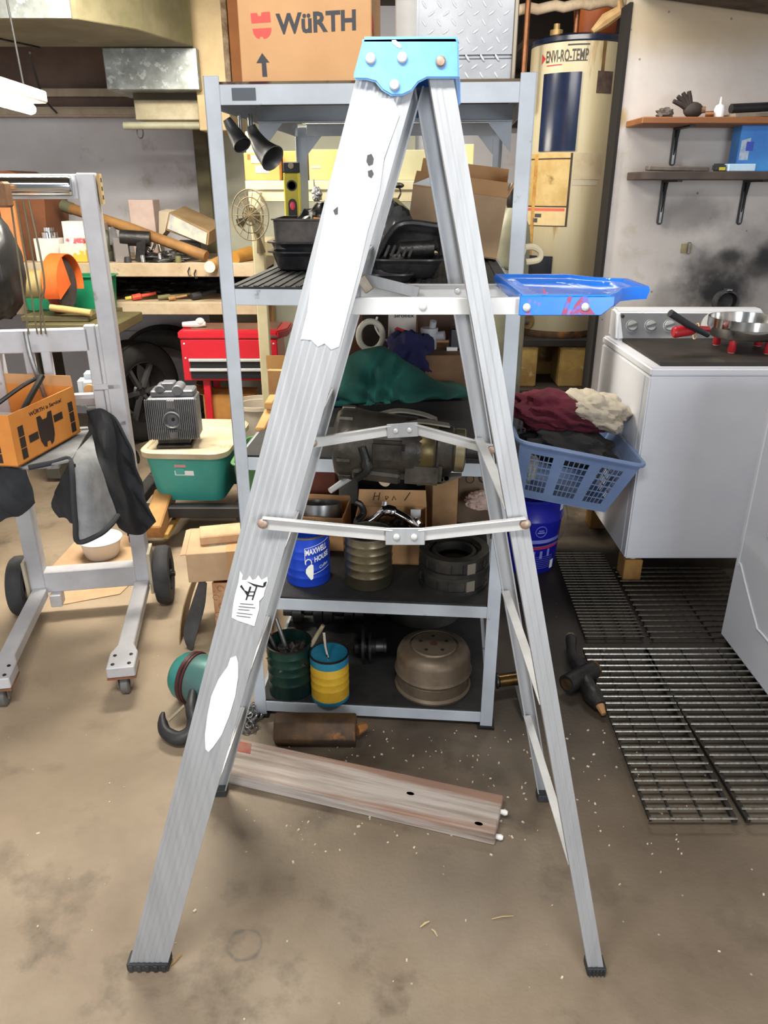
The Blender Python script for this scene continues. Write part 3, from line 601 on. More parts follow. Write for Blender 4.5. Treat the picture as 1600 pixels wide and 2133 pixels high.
b = MB(); blob(b, (px+0.03,py+0.03,zl2+0.11), (0.062,0.07,0.065), 3, 0.25, 2.0, flat=0.045, folds=0.1); b.solo('black_bag', mat('black_plastic_bag', (20,20,22), rough=0.35), 'crumpled black plastic bag inside the dusty deep pan', 'bag')
b = MB(); c = (-0.1822, 2.24, 1.4027); b.box((c[0],2.25,c[2]),(0.036,0.004,0.045),(0,D2R(8),0)); b.solo('orange_tag', cardO, 'small orange card tag tucked in the dusty pan', 'tag')
# oil pan lying tilted with open side to the front
op = (0.0621, 2.02, 1.2774)
T = thing('oil_pan', 'greasy black oil pan tipped on edge on the second shelf', 'pan', (op[0]+0.0, 2.10, zl2), D2R(-4))
b = MB(True); tub(b, (0,0,0), 0.185, 0.16, 0.05, tap=0.8, lip=0.010); b.build('lower_pan', panblk, T)
b = MB(True)
fr = [(-0.085,0.0,0.045),(-0.03,0.055,0.125),(0.065,0.06,0.125),(0.09,0.055,0.112),(0.092,0.0,0.05)]
pts = catmull(fr, 5); b.tube(pts, 0.009, 8); b.build('pan_flange', panblk, T)
b = MB(True); rows = []
for i, f in enumerate((0.0, 0.3, 0.65, 1.0)):
    rows.append([(x*(1-0.12*f), y+0.035*math.sin(math.pi*f)+0.015*f, z*(1-0.75*f)+0.03*f) for x, y, z in pts])
b.grid(rows); b.build('pan_shell', panblk, T, thick=0.004)
b = MB(True); b.cyl((-0.02,0.03,0.065),(0.07,0.035,0.07),0.02,n=14); b.build('oil_filter_tube', bsteel, T)
b = MB(True)
for i in range(5): b.cyl((-0.06+i*0.016,-0.01,0.05),(-0.05+i*0.016,0.02,0.075),0.004,n=6)
b.build('loose_bolts', steel, T)
b = MB(); tub(b, (op[0]-0.045,1.99,zl2), 0.11, 0.11, 0.022, lip=0.004); b.solo('drip_tray', panblk, 'shallow black drip tray in front of the tipped oil pan', 'tray')
# tilted carton with a torn white edge
cc = (0.2346, 2.62, 1.315)
T = carton('open_carton', 'pale brown open carton with a white torn edge, tilted behind the oil pan', (cc[0]-0.005, 2.68, zl2+0.022), (0.30,0.20,0.185), 0, card2, True, [('b',80,0.09),('r',68,0.085),('f',118,0.05)], cardin, rot=(0,D2R(7),D2R(-7)))
b = MB(True); b.add([(-0.152,-0.102,0.19),(-0.06,-0.102,0.19),(-0.05,-0.098,0.247),(-0.075,-0.098,0.23)],[(0,1,2,3)]); b.build('torn_edge', white_label, T, thick=0.002)
b = MB(); b.bx((cc[0]-0.10,2.60,zl2),(cc[0]+0.05,2.78,zl2+0.008)); b.solo('packing_block', cardD, 'flat dull brown carton under the tilted pale carton', 'box')
# wrapped part in clear bag
b = MB(); c = (0.0118, 2.45, 1.3549); blob(b, (c[0],2.45,zl2+0.09), (0.075,0.09,0.10), 5, 0.25, 2.5, flat=0.09, folds=0.12); T = b.solo('wrapped_part', mat('grey_plastic_wrap', (96,96,94), (60,60,58), 6, 0.22, 0.1), 'lumpy grey plastic-wrapped part behind the tipped oil pan', 'bag')
b = MB(); c = (0.0733, 2.75, 1.4476); b.beam((0.0248, 2.8, 1.4589), (0.0935, 2.7, 1.3978), 0.04, 0.03); b.solo('olive_bracket', mat('olive_metal', (120,116,62), (92,88,50), 8, 0.5, 0.2), 'olive metal bracket lying over the wrapped part', 'bracket', bevel=0.003)
# yellow spirit level leaning on the rear post
lv = (-0.3245, 2.9, 1.5848); lb = (-0.3208, 2.82, 1.3009)
T = thing('spirit_level', 'yellow spirit level standing upright with black end cap and round vial', 'spirit level', (lb[0], 2.86, zl2), 0)
hh = lv[2]-zl2
yel = mat('yellow_level_body', (196,180,40), (176,160,34), 6, 0.4)
b = MB(True); b.bx((-0.026,-0.012,0),(0.026,0.012,hh-0.035)); b.build('level_body', yel, T, bevel=0.003)
b = MB(True); b.bx((-0.028,-0.0145,0),(-0.020,0.0145,hh-0.035)); b.bx((0.020,-0.0145,0),(0.028,0.0145,hh-0.035)); b.build('level_edge', mat('bright_yellow_edge', (224,210,60), rough=0.4), T, bevel=0.002)
b = MB(True); b.bx((-0.028,-0.0145,hh-0.035),(0.028,0.0145,hh)); b.build('end_cap', rubber, T, bevel=0.003)
b = MB(True); b.lathe([(0.001,0),(0.010,0),(0.010,0.002)], (0,-0.015,hh-0.012), 14, RX(math.pi/2)); b.build('hang_hole', pale, T)
b = MB(True); b.lathe([(0.013,0),(0.0175,0),(0.0175,0.004),(0.013,0.004)], (0,-0.012,hh-0.075), 20, RX(math.pi/2), close=True); vl = b.build('vial_ring', rubber, T)
b = MB(True); b.lathe([(0.0,0),(0.013,0)], (0,-0.0128,hh-0.075), 16, RX(math.pi/2)); b.build('vial', mat('pale_vial', (214,206,120), rough=0.2), vl)
b = MB(True); P = [(-0.015,-0.0128,0.03),(0.015,-0.0128,0.03)]+[(0.015*math.cos(a),-0.0128,hh-0.135+0.018*math.sin(a)) for a in [math.pi*i/8 for i in range(9)]]; b.prism(P, (0,-0.002,0)); g = b.build('grip_recess', rubber, T)
b = MB(True); b.sphere((0,-0.015,hh-0.140),(0.0095,0.004,0.014)); b.build('red_sticker', mat('pinkish_red', (226,70,92), rough=0.5), g)
# exhaust horns hanging under the top shelf
hornm = mat('dark_grey_horn', (124,124,126), (96,96,98), 10, 0.45, 0.5)
T = thing('air_horn', 'small grey air horn trumpet hanging under the top shelf beside the left post', 'horn', sh(0.06,0.12,Z1-0.045))
hp = [(-0.382, 2.05, 1.655), (-0.3656, 2.05, 1.6269), (-0.3445, 2.03, 1.5965)]
b = MB(); b.tube(catmull(hp, 5), [0.010+0.013*i/10 for i in range(11)], 14, cap=False); b.build('trumpet', hornm, T, thick=0.002)
b = MB(); b.cyl(hp[2], [hp[2][i]+(hp[1][i]-hp[2][i])*0.1 for i in range(3)], 0.018, n=14); b.build('trumpet_mouth', inkb, T)
b = MB(); q = V((-0.3516, 2.06, 1.6485)); b.cyl((q.x,q.y,Z1-0.04),(q.x,q.y,q.z-0.045),0.004,n=8); b.build('hanging_rod', steel, T)
T = thing('air_horn', 'large dark curved air horn hanging under the top shelf', 'horn', sh(0.12,0.2,Z1-0.045))
hp = [(-0.3327, 2.1, 1.6439), (-0.3224, 2.1, 1.6193), (-0.302, 2.08, 1.5913), (-0.2766, 2.06, 1.5689)]
b = MB(); pts = catmull(hp, 5); b.tube(pts, [0.012+0.022*(i/15)**1.4 for i in range(16)], 16, cap=False); b.build('trumpet', hornm, T, thick=0.002)
b = MB(); b.cyl((hp[0][0],hp[0][1],Z1-0.04), hp[0], 0.006, n=8); b.build('hanging_rod', steel, T)
# cream coat hanger hooked over the right post
b = MB(); b.tube(catmull([(0.3465, 1.95, 1.3679), (0.3677, 1.95, 1.3679), (0.3851, 1.95, 1.3567), (0.3819, 1.95, 1.3387), (0.3515, 1.95, 1.3331)], 6), 0.0075, 8); b.tube(catmull([sh(SW+0.014,0.1,1.385),(0.3375, 1.95, 1.3455),(0.3465, 1.95, 1.3679)],4),0.006,8); b.solo('coat_hanger', mat('cream_plastic', (206,194,164), rough=0.45), 'cream plastic hanger loop sticking out beside the right shelf post', 'hanger')
# gas cylinder standing behind the right end of the shelving
T = thing('gas_cylinder', 'tall olive grey gas cylinder behind the right shelf post', 'gas cylinder', (0.5168,3.24,0))
b = MB(True); b.lathe([(1e-5,0.0),(0.075,0.0),(0.078,0.01),(0.078,1.30),(0.070,1.36),(0.045,1.41),(0.030,1.43),(1e-5,1.43)], n=32); b.build('bottle', mat('cloudy_olive_grey_paint', (132,130,108), (104,102,84), 4, 0.5), T)
b = MB(True); b.lathe([(1e-5,1.43),(0.024,1.43),(0.028,1.44),(0.028,1.50),(0.02,1.52),(1e-5,1.52)], n=20); b.build('valve_cap', dsteel, T)
b = MB(); b.tube(catmull([(0.3312, 2.35, 1.2632), (0.374, 2.45, 1.2732), (0.4038, 2.4, 1.2666), (0.3309, 2.2, 1.268)],5), 0.006, 8); b.solo('cable_coil', mat('olive_cable', (104,104,70), rough=0.6), 'olive cable bent in a loop on the second shelf right end', 'cable')
# ---- third level: transmission, black trim, jackets
zl3 = Z3+0.0055
ta = (0.0431, 1.785, 0.9093)
T = thing('transmission', 'greasy dark car transmission lying over the front edge of the middle shelf', 'transmission', ta, 0, rot=(0,D2R(2.5),D2R(-4.5)))
trm = mat('oily_cast_aluminium', (84,80,72), (52,48,44), 9, 0.42, 0.55, 0.3, 50, c3=(32,30,28), s3=6, lo3=0.55, hi3=0.68)
b = MB(True)
prof = [(1e-5,-0.168),(0.05,-0.168),(0.078,-0.160),(0.090,-0.145),(0.090,-0.12),(0.083,-0.08),(0.080,-0.02),(0.0765,0.035),(0.073,0.04),(0.070,0.085),(0.062,0.09),(0.060,0.125),(0.053,0.13),(0.051,0.158),(0.03,0.162),(1e-5,0.162)]
b.lathe(prof, (0,0,0), 40, RY(math.pi/2)); b.build('bell_housing', trm, T, ang=40)
b = MB(True)
for i in range(10):
    a = 2*math.pi*i/10+0.2; b.cyl((-0.150,0.086*math.cos(a),0.086*math.sin(a)),(-0.118,0.086*math.cos(a),0.086*math.sin(a)),0.009,n=8)
b.build('bolt_bosses', trm, T, kind='stuff')
b = MB(True); b.box((-0.03,-0.070,0.01),(0.085,0.03,0.055)); b.build('valve_cover', trm, T, bevel=0.008, seg=2)
b = MB(True); b.box((-0.055,-0.066,-0.052),(0.12,0.03,0.035),(0.5,0.06,0)); b.build('pan_rail', trm, T, bevel=0.006)
b = MB(True); b.box((0.055,-0.045,-0.045),(0.10,0.05,0.06)); b.build('oil_pan', trm, T, bevel=0.010, seg=2)
b = MB(True); b.lathe([(0.0525,0.132),(0.0545,0.134),(0.0545,0.155),(0.0525,0.157)], (0,0,0), 30, RY(math.pi/2)); b.build('polished_sleeve', mat('brassy_machined_metal', (160,150,120), rough=0.28, metal=0.9), T)
b = MB(True); b.lathe([(0.0705,0.044),(0.0725,0.046),(0.0725,0.080),(0.0705,0.083)], (0,0,0), 30, RY(math.pi/2)); b.build('brass_band', mat('dull_bronze_band', (112,98,62), (82,72,48), 8, 0.34, 0.8), T)
b = MB(True); b.tube(catmull([(-0.09,-0.085,0.02),(-0.075,-0.095,-0.03),(-0.10,-0.085,-0.06)],5),0.010,8); b.build('oil_line', bsteel, T)
b = MB(True); b.lathe([(0.006,0),(0.013,0),(0.013,0.012),(0.006,0.012)], (-0.075,-0.088,-0.02), 16, RX(math.pi/2), close=True); b.build('drain_plug', bsteel, T)
b = MB(True); b.cyl((0.16,0,0),(0.20,0,0),0.02,n=16); b.build('output_shaft', dsteel, T)
# light grey straps resting on the housing
strap = mat('dull_grey_strap', (158,154,146), (128,122,108), 9, 0.45, 0.5)
b = MB(); b.grid([[(p[0],p[1]+dy,p[2]) for p in catmull([(-0.0178, 1.8, 0.984), (0.0355, 1.8, 0.995), (0.095, 1.8, 0.9865), (0.1334, 1.8, 0.9718)],5)] for dy in (0,0.03)]); b.solo('steel_strap', strap, 'curved light grey steel strap across the top of the transmission', 'strap', thick=0.004)
b = MB(); b.grid([[(p[0],p[1]+dy,p[2]) for p in catmull([(0.0174, 1.75, 0.9768), (0.0811, 1.75, 0.9828), (0.1602, 1.75, 0.972)],5)] for dy in (0,0.028)]); b.solo('steel_strap', strap, 'second grey steel strap lying lower on the transmission', 'strap', thick=0.004)
b = MB(); b.prism([(0.0698, 1.76, 0.8279), (0.1273, 1.78, 0.841), (0.1963, 1.78, 0.841), (0.1935, 1.75, 0.8406), (0.1422, 1.73, 0.8304), (0.0831, 1.73, 0.8254)], (0,0.006,-0.002)); T = b.solo('gasket_plate', strap, 'perforated pale gasket plate hanging over the front of the middle shelf', 'plate')
b = MB()
for q in [(0.1249, 1.742, 0.8398), (0.1405, 1.742, 0.8373), (0.1547, 1.742, 0.8411), (0.1073, 1.742, 0.8322)]: b.lathe([(0.0,0),(0.006,0)], (q[0],q[1]-0.002,q[2]), 10, RX(math.pi/2))
b.build('punched_holes', inkb, T, kind='stuff')
b = MB(); b.cyl((-0.134, 1.74, 0.8086), (-0.0798, 1.8, 0.827), 0.0075, 0.009, 10); b.solo('pry_bar', alu2, 'bright pry bar end poking out under the transmission', 'bar')
b = MB(); b.cyl((0.0, 1.76, 0.8291), (0.0221, 1.8, 0.8336), 0.018, 0.014, 14); b.solo('chrome_ferrule', chrome, 'short chrome ferrule under the transmission belly', 'fitting')
# black curved trim panel behind the transmission
rows = [[(-0.1843, 2.13, 0.7528), (-0.0586, 2.17, 0.7434), (0.0891, 2.2, 0.7376), (0.2374, 2.2, 0.7408), (0.3294, 2.2, 0.7408)], [(-0.1938, 2.2, 0.8027), (-0.0594, 2.23, 0.8087), (0.0901, 2.26, 0.8072), (0.2403, 2.26, 0.8103), (0.3438, 2.25, 0.8134)], [(-0.1991, 2.22, 0.8667), (-0.0595, 2.26, 0.8691), (0.0902, 2.29, 0.8761), (0.241, 2.3, 0.8842), (0.3463, 2.3, 0.8873)]]
b = MB(); b.grid([[V((p.x, p.y, p.z if p.z > zl3+0.04 else zl3+0.04-(zl3+0.04-p.z)*0.3)) for p in r] for r in smooth_grid(rows, 5)]); b.solo('bumper_trim', mat('gloss_black_plastic', (11,11,12), rough=0.5), 'glossy black curved trim panel standing behind the transmission', 'trim panel', thick=0.006)
# jackets
grn = mat('teal_green_fleece', (30,96,84), (20,74,66), 5, 0.95, 0, 0.3, 220)
navy = mat('navy_fleece', (38,38,82), (26,26,60), 6, 0.95, 0, 0.3, 220)
def drape(rows, k=6, bump=0.012, seed=1):
    G = smooth_grid(rows, k); out = []
    for i, r in enumerate(G):
        rr = []
        for j, p in enumerate(r):
            w = noise.noise(V((p.x*7+seed, p.z*7, seed)))
            f = noise.fractal(V((p.x*10+seed, p.z*10, seed)), 1.0, 2.0, 2)
            g = 0.7*math.sin(p.x*46-p.z*30+7*w)+0.5*math.sin(p.x*22+p.z*60+6*w)
            q_ = p+V((0, -bump*(f+g), bump*0.4*f)); lm_ = zl3+0.045; q_.z = q_.z if q_.z > lm_ else lm_-(lm_-q_.z)*0.35; rr.append(q_)
        out.append(rr)
    return out
rows = [[(-0.164, 2.3, 0.8376), (-0.0911, 2.3, 0.8376), (0.0, 2.31, 0.8441), (0.1068, 2.32, 0.857), (0.1994, 2.34, 0.8672), (0.2677, 2.38, 0.8724)], [(-0.1446, 2.31, 0.9093), (-0.0813, 2.27, 0.9271), (0.0, 2.27, 0.9316), (0.0898, 2.3, 0.9241), (0.1914, 2.35, 0.9022), (0.2748, 2.42, 0.8748)], [(-0.1277, 2.36, 0.9709), (-0.0744, 2.32, 1.0009), (0.0, 2.31, 1.006), (0.0753, 2.34, 0.9784), (0.179, 2.4, 0.9181), (0.2757, 2.46, 0.8742)], [(-0.1207, 2.42, 0.9995), (-0.0733, 2.4, 1.0327), (-0.0076, 2.4, 1.0388), (0.0619, 2.42, 0.9995), (0.1671, 2.46, 0.9196), (0.2734, 2.5, 0.869)], [(-0.115, 2.56, 0.9459), (-0.0719, 2.56, 0.9788), (-0.0082, 2.58, 0.9829), (0.0579, 2.58, 0.9499), (0.1671, 2.58, 0.8829), (0.269, 2.58, 0.8437)]]
b = MB(); b.grid(drape(rows, 10, 0.02, 2)); b.solo('green_jacket', grn, 'bundled teal green fleece jacket on the middle shelf', 'jacket', thick=0.008)
b = MB(); c = (0.0821, 2.66, 0.9157); blob(b, (c[0]+0.012,2.68,zl3+0.085), (0.085,0.07,0.105), 9, 0.32, 2.0, 56, 32, flat=0.083, folds=0.10); b.solo('navy_jacket', navy, 'navy blue jacket heaped behind the green jacket', 'jacket')
b = MB(); c = (-0.1546, 2.36, 0.865); blob(b, (c[0]-0.01,2.38,zl3+0.05), (0.045,0.06,0.06), 4, 0.25, 2.0, flat=0.05); b.solo('blue_rag', mat('dark_blue_cloth', (36,44,104), rough=0.95), 'dark blue rag beside the green jacket', 'rag')
# back of the third level
c = (0.0691, 2.86, 0.954)
T = carton('caulk_gun_box', 'white box with red caulking gun picture at the back of the middle shelf', (c[0], 2.90, zl3), (0.105,0.05,0.245), 0, mat('white_box_card', (216,206,196), (204,192,182), 8, 0.6))
b = MB(True); text_on(b, 'Siroflex', (-0.032,-0.0258,0.205), (0.076,0,0), (0,0,0.016), 0.02); b.build('lettering', inkb, T)
b = MB(True); b.prism([(-0.03,-0.0258,0.163),(-0.025,-0.0258,0.152),(0.045,-0.0258,0.132),(0.05,-0.0258,0.146),(-0.02,-0.0258,0.171)], (0,-0.0004,0)); b.prism([(-0.04,-0.0258,0.12),(0.0,-0.0258,0.115),(0.0,-0.0258,0.135),(-0.035,-0.0258,0.138)], (0,-0.0004,0)); b.build('printed_picture', mat('red_caulk_gun_print', (196,44,44), rough=0.6), T)
b = MB(); c = V((-0.0497, 2.8, 0.9796)); b.tube([(c.x+0.045*math.cos(a),2.82,zl3+0.148+0.052*math.sin(a)) for a in [2*math.pi*i/24 for i in range(24)]], 0.011, 10, closed=True); b.solo('white_hose_coil', mat('cream_hose', (208,202,184), rough=0.5), 'cream hose coil behind the green jacket', 'hose')
b = MB(); b.bx((c.x-0.05,2.80,zl3),(c.x+0.05,2.86,zl3+0.085)); b.solo('dark_parts_box', mat('black_box', (30,28,28), (44,42,40), 9, 0.6), 'small black parts box under the hose coil', 'box', bevel=0.003)
b = MB(); b.tube(catmull([(-0.0249, 2.84, 1.0639), (-0.0322, 2.84, 1.0289), (-0.009, 2.84, 0.99), (0.0215, 2.83, 0.974)],6), 0.004, 8); b.solo('hanging_cord', whitep, 'white cord hanging beside the caulking gun box', 'cord')
c = (-0.1122, 2.92, 0.8868)
b = MB(); b.bx((c[0]-0.04,2.90,zl3),(c[0]+0.03,2.925,zl3+0.30)); b.solo('hardboard_offcut', mat('brown_hardboard', (112,72,48), (96,60,40), 6, 0.7), 'narrow brown hardboard offcut at the back of the middle shelf', 'board')
c = (0.2131, 2.93, 0.9775)
b = MB(); b.bx((c[0]-0.085,2.93,zl3),(c[0]+0.095,2.955,zl3+0.30)); b.solo('hardboard_offcut', mat('dark_wood_panel', (82,56,40), (62,42,32), 6, 0.7, 0, 0.1, 40, stretch=(1,1,0.2)), 'wide dark brown wooden panel behind the white fittings', 'board')
b = MB(); b.bx((c[0]-0.07,2.62,zl3),(c[0]+0.16,2.92,zl3+0.115)); b.solo('brown_carton', cardD, 'dull brown closed carton under the white fittings', 'box', bevel=0.003)
fit = mat('grey_white_plastic', (176,176,180), (158,158,162), 9, 0.45)
b = MB(); q = V((0.1628, 2.74, 0.9421)); z0 = zl3+0.115; b.lathe([(0.028,0),(0.028,0.06),(0.032,0.06),(0.032,0.075),(0.02,0.075)], (q.x,2.74,z0), 18); b.cyl((q.x+0.02,2.74,z0+0.045),(q.x+0.055,2.73,z0+0.05),0.016,n=14); b.cyl((q.x+0.01,2.74,z0+0.07),(q.x+0.014,2.73,z0+0.10),0.012,n=12); b.solo('pipe_fitting', fit, 'grey-white plastic pipe fitting with side stubs on the brown carton', 'fitting')
b = MB(); b.bx((q.x+0.075,2.72,z0),(q.x+0.145,2.78,z0+0.075)); T = b.solo('black_battery', mat('black_case', (22,22,24), rough=0.4), 'small black case beside the pipe fitting', 'case', bevel=0.004)
b = MB(); b.bx((q.x+0.062,2.70,z0),(q.x+0.10,2.716,z0+0.012)); b.solo('white_strip', whitep, 'thin white plastic strip in front of the small black case', 'strip')

# ---- fourth level: cans, boxes, clutch rings
zl4 = Z4+0.0055
def can(name, label, loc, r, h, m, rings=(), open_=True, group=None, cat='can', rim=steel):
    T = thing(name, label, cat, loc, 0, group)
    pr = [(r*0.97,0),(r,0.003)]
    for z0 in rings: pr += [(r,z0-0.0035),(r*1.016,z0-0.0012),(r*1.016,z0+0.0012),(r,z0+0.0035)]
    pr += [(r,h-0.004)]
    if open_: pr += [(r*0.985,h-0.004),(r*0.975,0.004),(1e-5,0.004)]
    else: pr += [(1e-5,h-0.004)]
    b = MB(True); b.lathe([(1e-5,0)]+pr, n=40); body = b.build('can_body', m, T, ang=30)
    b = MB(True); b.lathe([(r*0.965,h-0.003),(r*1.02,h-0.005),(r*1.03,h),(r*0.965,h+0.001)], n=40, close=True); b.build('rim', rim, T)
    return T, body
q = V((-0.2252, 1.9344, 0.4255)); rc = 0.066
T, body = can('coffee_can', 'blue coffee can with white lettering on the lower shelf', (q.x-0.002, q.y+rc, zl4), rc, 0.160, mat('blue_can_paint', (30,72,196), (26,62,176), 6, 0.35, 0.2), (0.03,0.055,0.09,0.115))
b = MB(True); text_cyl(b, 'MAXWELL', (0,0,0), rc*1.024, 0.02, 1.05, 0.105, 0.124, 0.03, 0.012); text_cyl(b, 'HOUSE', (0,0,0), rc*1.024, 0.40, 1.15, 0.082, 0.100, 0.03, 0.010); text_cyl(b, 'Coffee', (0,0,0), rc*1.024, 0.62, 1.1, 0.058, 0.068, 0.0, 0.008); b.build('lettering', whitep, T)
b = MB(True); cpatch(b, (0,0,0), rc*1.023, 0.0, 1.2, 0.127, 0.1285, 12, 1, 0.018); cpatch(b, (0,0,0), rc*1.023, -0.02, 0.0, 0.080, 0.1285, 2); cpatch(b, (0,0,0), rc*1.023, 0.3, 1.2, 0.043, 0.0445, 10, 1, 0.014); b.build('label_lines', whitep, T)
b = MB(True)
cp_ = lambda a, z: (rc*1.024*math.sin(a), -rc*1.024*math.cos(a), z)
b.poly([cp_(a, z) for a, z in ((0.02,0.062),(0.12,0.072),(0.26,0.078),(0.34,0.074),(0.34,0.052),(0.31,0.030),(0.22,0.026),(0.08,0.040),(0.0,0.05))])
hp = [cp_(0.16+0.13*math.cos(t)-0.02, 0.082+0.012*math.sin(t)) for t in [math.pi*i/10-0.2 for i in range(13)]]; b.tube(hp, 0.0016, 5)
b.build('tilted_cup_picture', mat('cup_print', (226,232,224), (240,240,220), 30, 0.6), T)
q = V((-0.046, 1.9087, 0.4255)); rc = 0.070
can('steel_can', 'large bare steel can with ribbed sides in the middle of the lower shelf', (q.x, q.y+rc, zl4), rc, 0.163, mat('tarnished_tin', (136,128,104), (104,98,80), 5, 0.3, 0.85), (0.040,0.066,0.090,0.114,0.138), True)
# clutch rings
q = V((0.2064, 1.8808, 0.4255)); R0 = 0.104
ringm = mat('oily_black_casting', (44,44,44), (66,64,60), 14, 0.4, 0.4, 0.2, 60)
for k in range(2):
    T = thing('clutch_ring', ('lower' if k == 0 else 'upper')+' black cast clutch ring of the pair on the lower shelf', 'ring', (q.x, q.y+R0, zl4+k*0.056), k*0.4, 'cast rings on the lower shelf')
    b = MB(True); b.lathe([(R0,0),(R0,0.012),(R0-0.006,0.014),(R0-0.006,0.040),(R0-0.002,0.042),(R0-0.002,0.0545),(R0-0.024,0.0545),(R0-0.026,0.03),(R0-0.026,0)], n=44, close=True); b.build('ring_body', ringm, T)
    b = MB(True)
    for i in range(8):
        a = 2*math.pi*i/8; b.box(((R0-0.018)*math.cos(a),(R0-0.018)*math.sin(a),0.030),(0.030,0.045,0.030),(0,0,a))
    b.build('lugs', ringm, T, kind='stuff')
    b = MB(True); b.box(((R0-0.004)*math.cos(-1.15-k*0.4),(R0-0.004)*math.sin(-1.15-k*0.4),0.028),(0.006,0.026,0.034),(0,0,-1.15-k*0.4)); b.build('pad', mat('grey_friction_pad', (116,108,98), rough=0.8), T)
    if k == 1:
        b = MB(True); b.lathe([(R0-0.030,0.03),(R0-0.040,0.045),(R0-0.05,0.045),(R0-0.05,0.02),(R0-0.030,0.02)], n=36, close=True); b.build('inner_ring', ringm, T)
# cartons on the fourth level
c = (-0.1932, 2.1076, 0.4255)
T = carton('open_carton', 'open carton holding bright steel rings behind the blue coffee can', (c[0]-0.015, 2.27, zl4), (0.175,0.17,0.115), D2R(-6), card, True, [('b',86,0.01)])
b = MB(); cx_, cy_ = c[0]-0.015, 2.26; b.lathe([(0.068,0),(0.070,0),(0.070,0.085),(0.068,0.085)], (cx_,cy_,zl4+0.045), 40, RX(D2R(-14)), close=True); b.solo('steel_ring', steel, 'bright steel cylinder ring standing in the open carton behind the coffee can', 'ring')
b = MB(); b.sphere((cx_,cy_-0.01,zl4+0.05),(0.055,0.055,0.04)); b.solo('steel_bowl', steel, 'dull domed steel cap inside the carton with the ring', 'cap')
c = (0.0222, 2.0556, 0.4255)
wB = 0.2244
T = carton('parts_carton', 'open carton with faucet parts and pen scrawl on its flap on the lower shelf', (c[0]+0.0, 2.17, zl4), (wB,0.17,0.125), D2R(-3), card, True, [('b',80,0.055)], cardin)
b = MB(True); h0 = 0.128
for sgm in ([(-0.062,0.02),(-0.056,0.046)], [(-0.045,0.02),(-0.040,0.046)], [(-0.060,0.032),(-0.042,0.034)], [(-0.02,0.022),(-0.012,0.032),(-0.022,0.034),(-0.02,0.022)], [(0.0,0.02),(0.005,0.034),(0.012,0.022)], [(0.04,0.02),(0.058,0.048)]):
    b.tube([(x,0.0835+math.cos(D2R(80))*z,0.125+math.sin(D2R(80))*z) for x, z in sgm], 0.0012, 5)
b.build('pen_scrawl', inkb, T)
b = MB(); q = V((-0.015, 2.15, 0.5602)); b.tube(catmull([(-0.057, 2.14, 0.54), (-0.0299, 2.14, 0.5564), (0.0, 2.14, 0.5824), (0.0298, 2.14, 0.5792), (0.0741, 2.12, 0.562), (0.1012, 2.12, 0.5359)],5), [0.013]*10+[0.018]*6+[0.012]*10, 12); b.cyl((0.0, 2.14, 0.5857),(0.003, 2.15, 0.6089),0.009,n=10); b.solo('chrome_faucet', chrome, 'shiny chrome faucet lying in the parts carton', 'faucet')
b = MB(); b.tube(catmull([(-0.0893, 2.15, 0.6089), (-0.0716, 2.15, 0.5976), (-0.0644, 2.15, 0.5684), (-0.0865, 2.13, 0.5478), (-0.066, 2.13, 0.5149)],5), 0.010, 8); b.solo('curved_bracket', dsteel, 'dark curved steel bracket at the left side of the parts carton', 'bracket')
b = MB(); b.cyl((0.0868, 2.13, 0.5281),(0.1133, 2.13, 0.5527),0.014,n=8); b.cyl((0.0927, 2.14, 0.5564),(0.1014, 2.12, 0.5245),0.012,n=8); b.solo('chrome_nut', chrome, 'chrome hexagonal fitting at the right side of the parts carton', 'fitting')
b = MB(); c2 = (0.1012, 2.2, 0.5467); b.box((c2[0],2.2,c2[2]),(0.032,0.004,0.03)); b.solo('white_tag', whitep, 'small white card tag in the parts carton', 'tag')
b = MB(); blob(b, (c[0],2.17,zl4+0.055), (0.085,0.062,0.05), 6, 0.4, 3.5, flat=0.05); b.solo('parts_heap', bsteel, 'dark heap of small metal parts filling the parts carton', 'parts', kind='stuff')
c = (0.1934, 2.3, 0.4682)
T = carton('worn_carton', 'worn pale carton leaning beside the parts carton', (0.1934, 2.36, zl4), (0.085,0.15,0.22), D2R(6), mat('worn_cardboard', (168,132,92), (140,106,72), 8, 0.85), False)
T = carton('grimy_carton', 'grimy brown carton with a faint round print at the right end of the lower shelf', (0.3222, 2.42, zl4+0.013), (0.125,0.16,0.21), D2R(-10), mat('grimy_cardboard', (112,92,72), (84,68,54), 6, 0.85), False, rot=(D2R(-8),0,D2R(-8)))
b = MB(True); b.lathe([(0.010,0),(0.017,0),(0.017,0.0006),(0.010,0.0006)], (0.02,-0.0806,0.16), 18, RX(math.pi/2), close=True); b.lathe([(0.0,0),(0.006,0)], (0.02,-0.081,0.16), 10, RX(math.pi/2)); b.lathe([(0.012,0),(0.015,0),(0.015,0.0006),(0.012,0.0006)], (-0.025,-0.0806,0.155), 18, RX(math.pi/2), close=True); b.build('round_print', inkb, T)
b = MB(); blob(b, (0.3209,2.30,zl4+0.125), (0.05,0.04,0.03), 12, 0.3, 3.0, flat=0.02); b.solo('paper_scrap', mat('pinkish_paper', (190,164,150), rough=0.9), 'crumpled pinkish paper above the clutch rings', 'paper')
c = (-0.268, 2.45, 0.5661)
b = MB(); b.bx((c[0]-0.09,2.42,zl4),(c[0]+0.10,2.6,zl4+0.235)); b.solo('red_brown_carton', mat('red_brown_card', (112,58,40), (94,48,34), 6, 0.8), 'red-brown carton in the dark behind the ring carton', 'box', bevel=0.002)

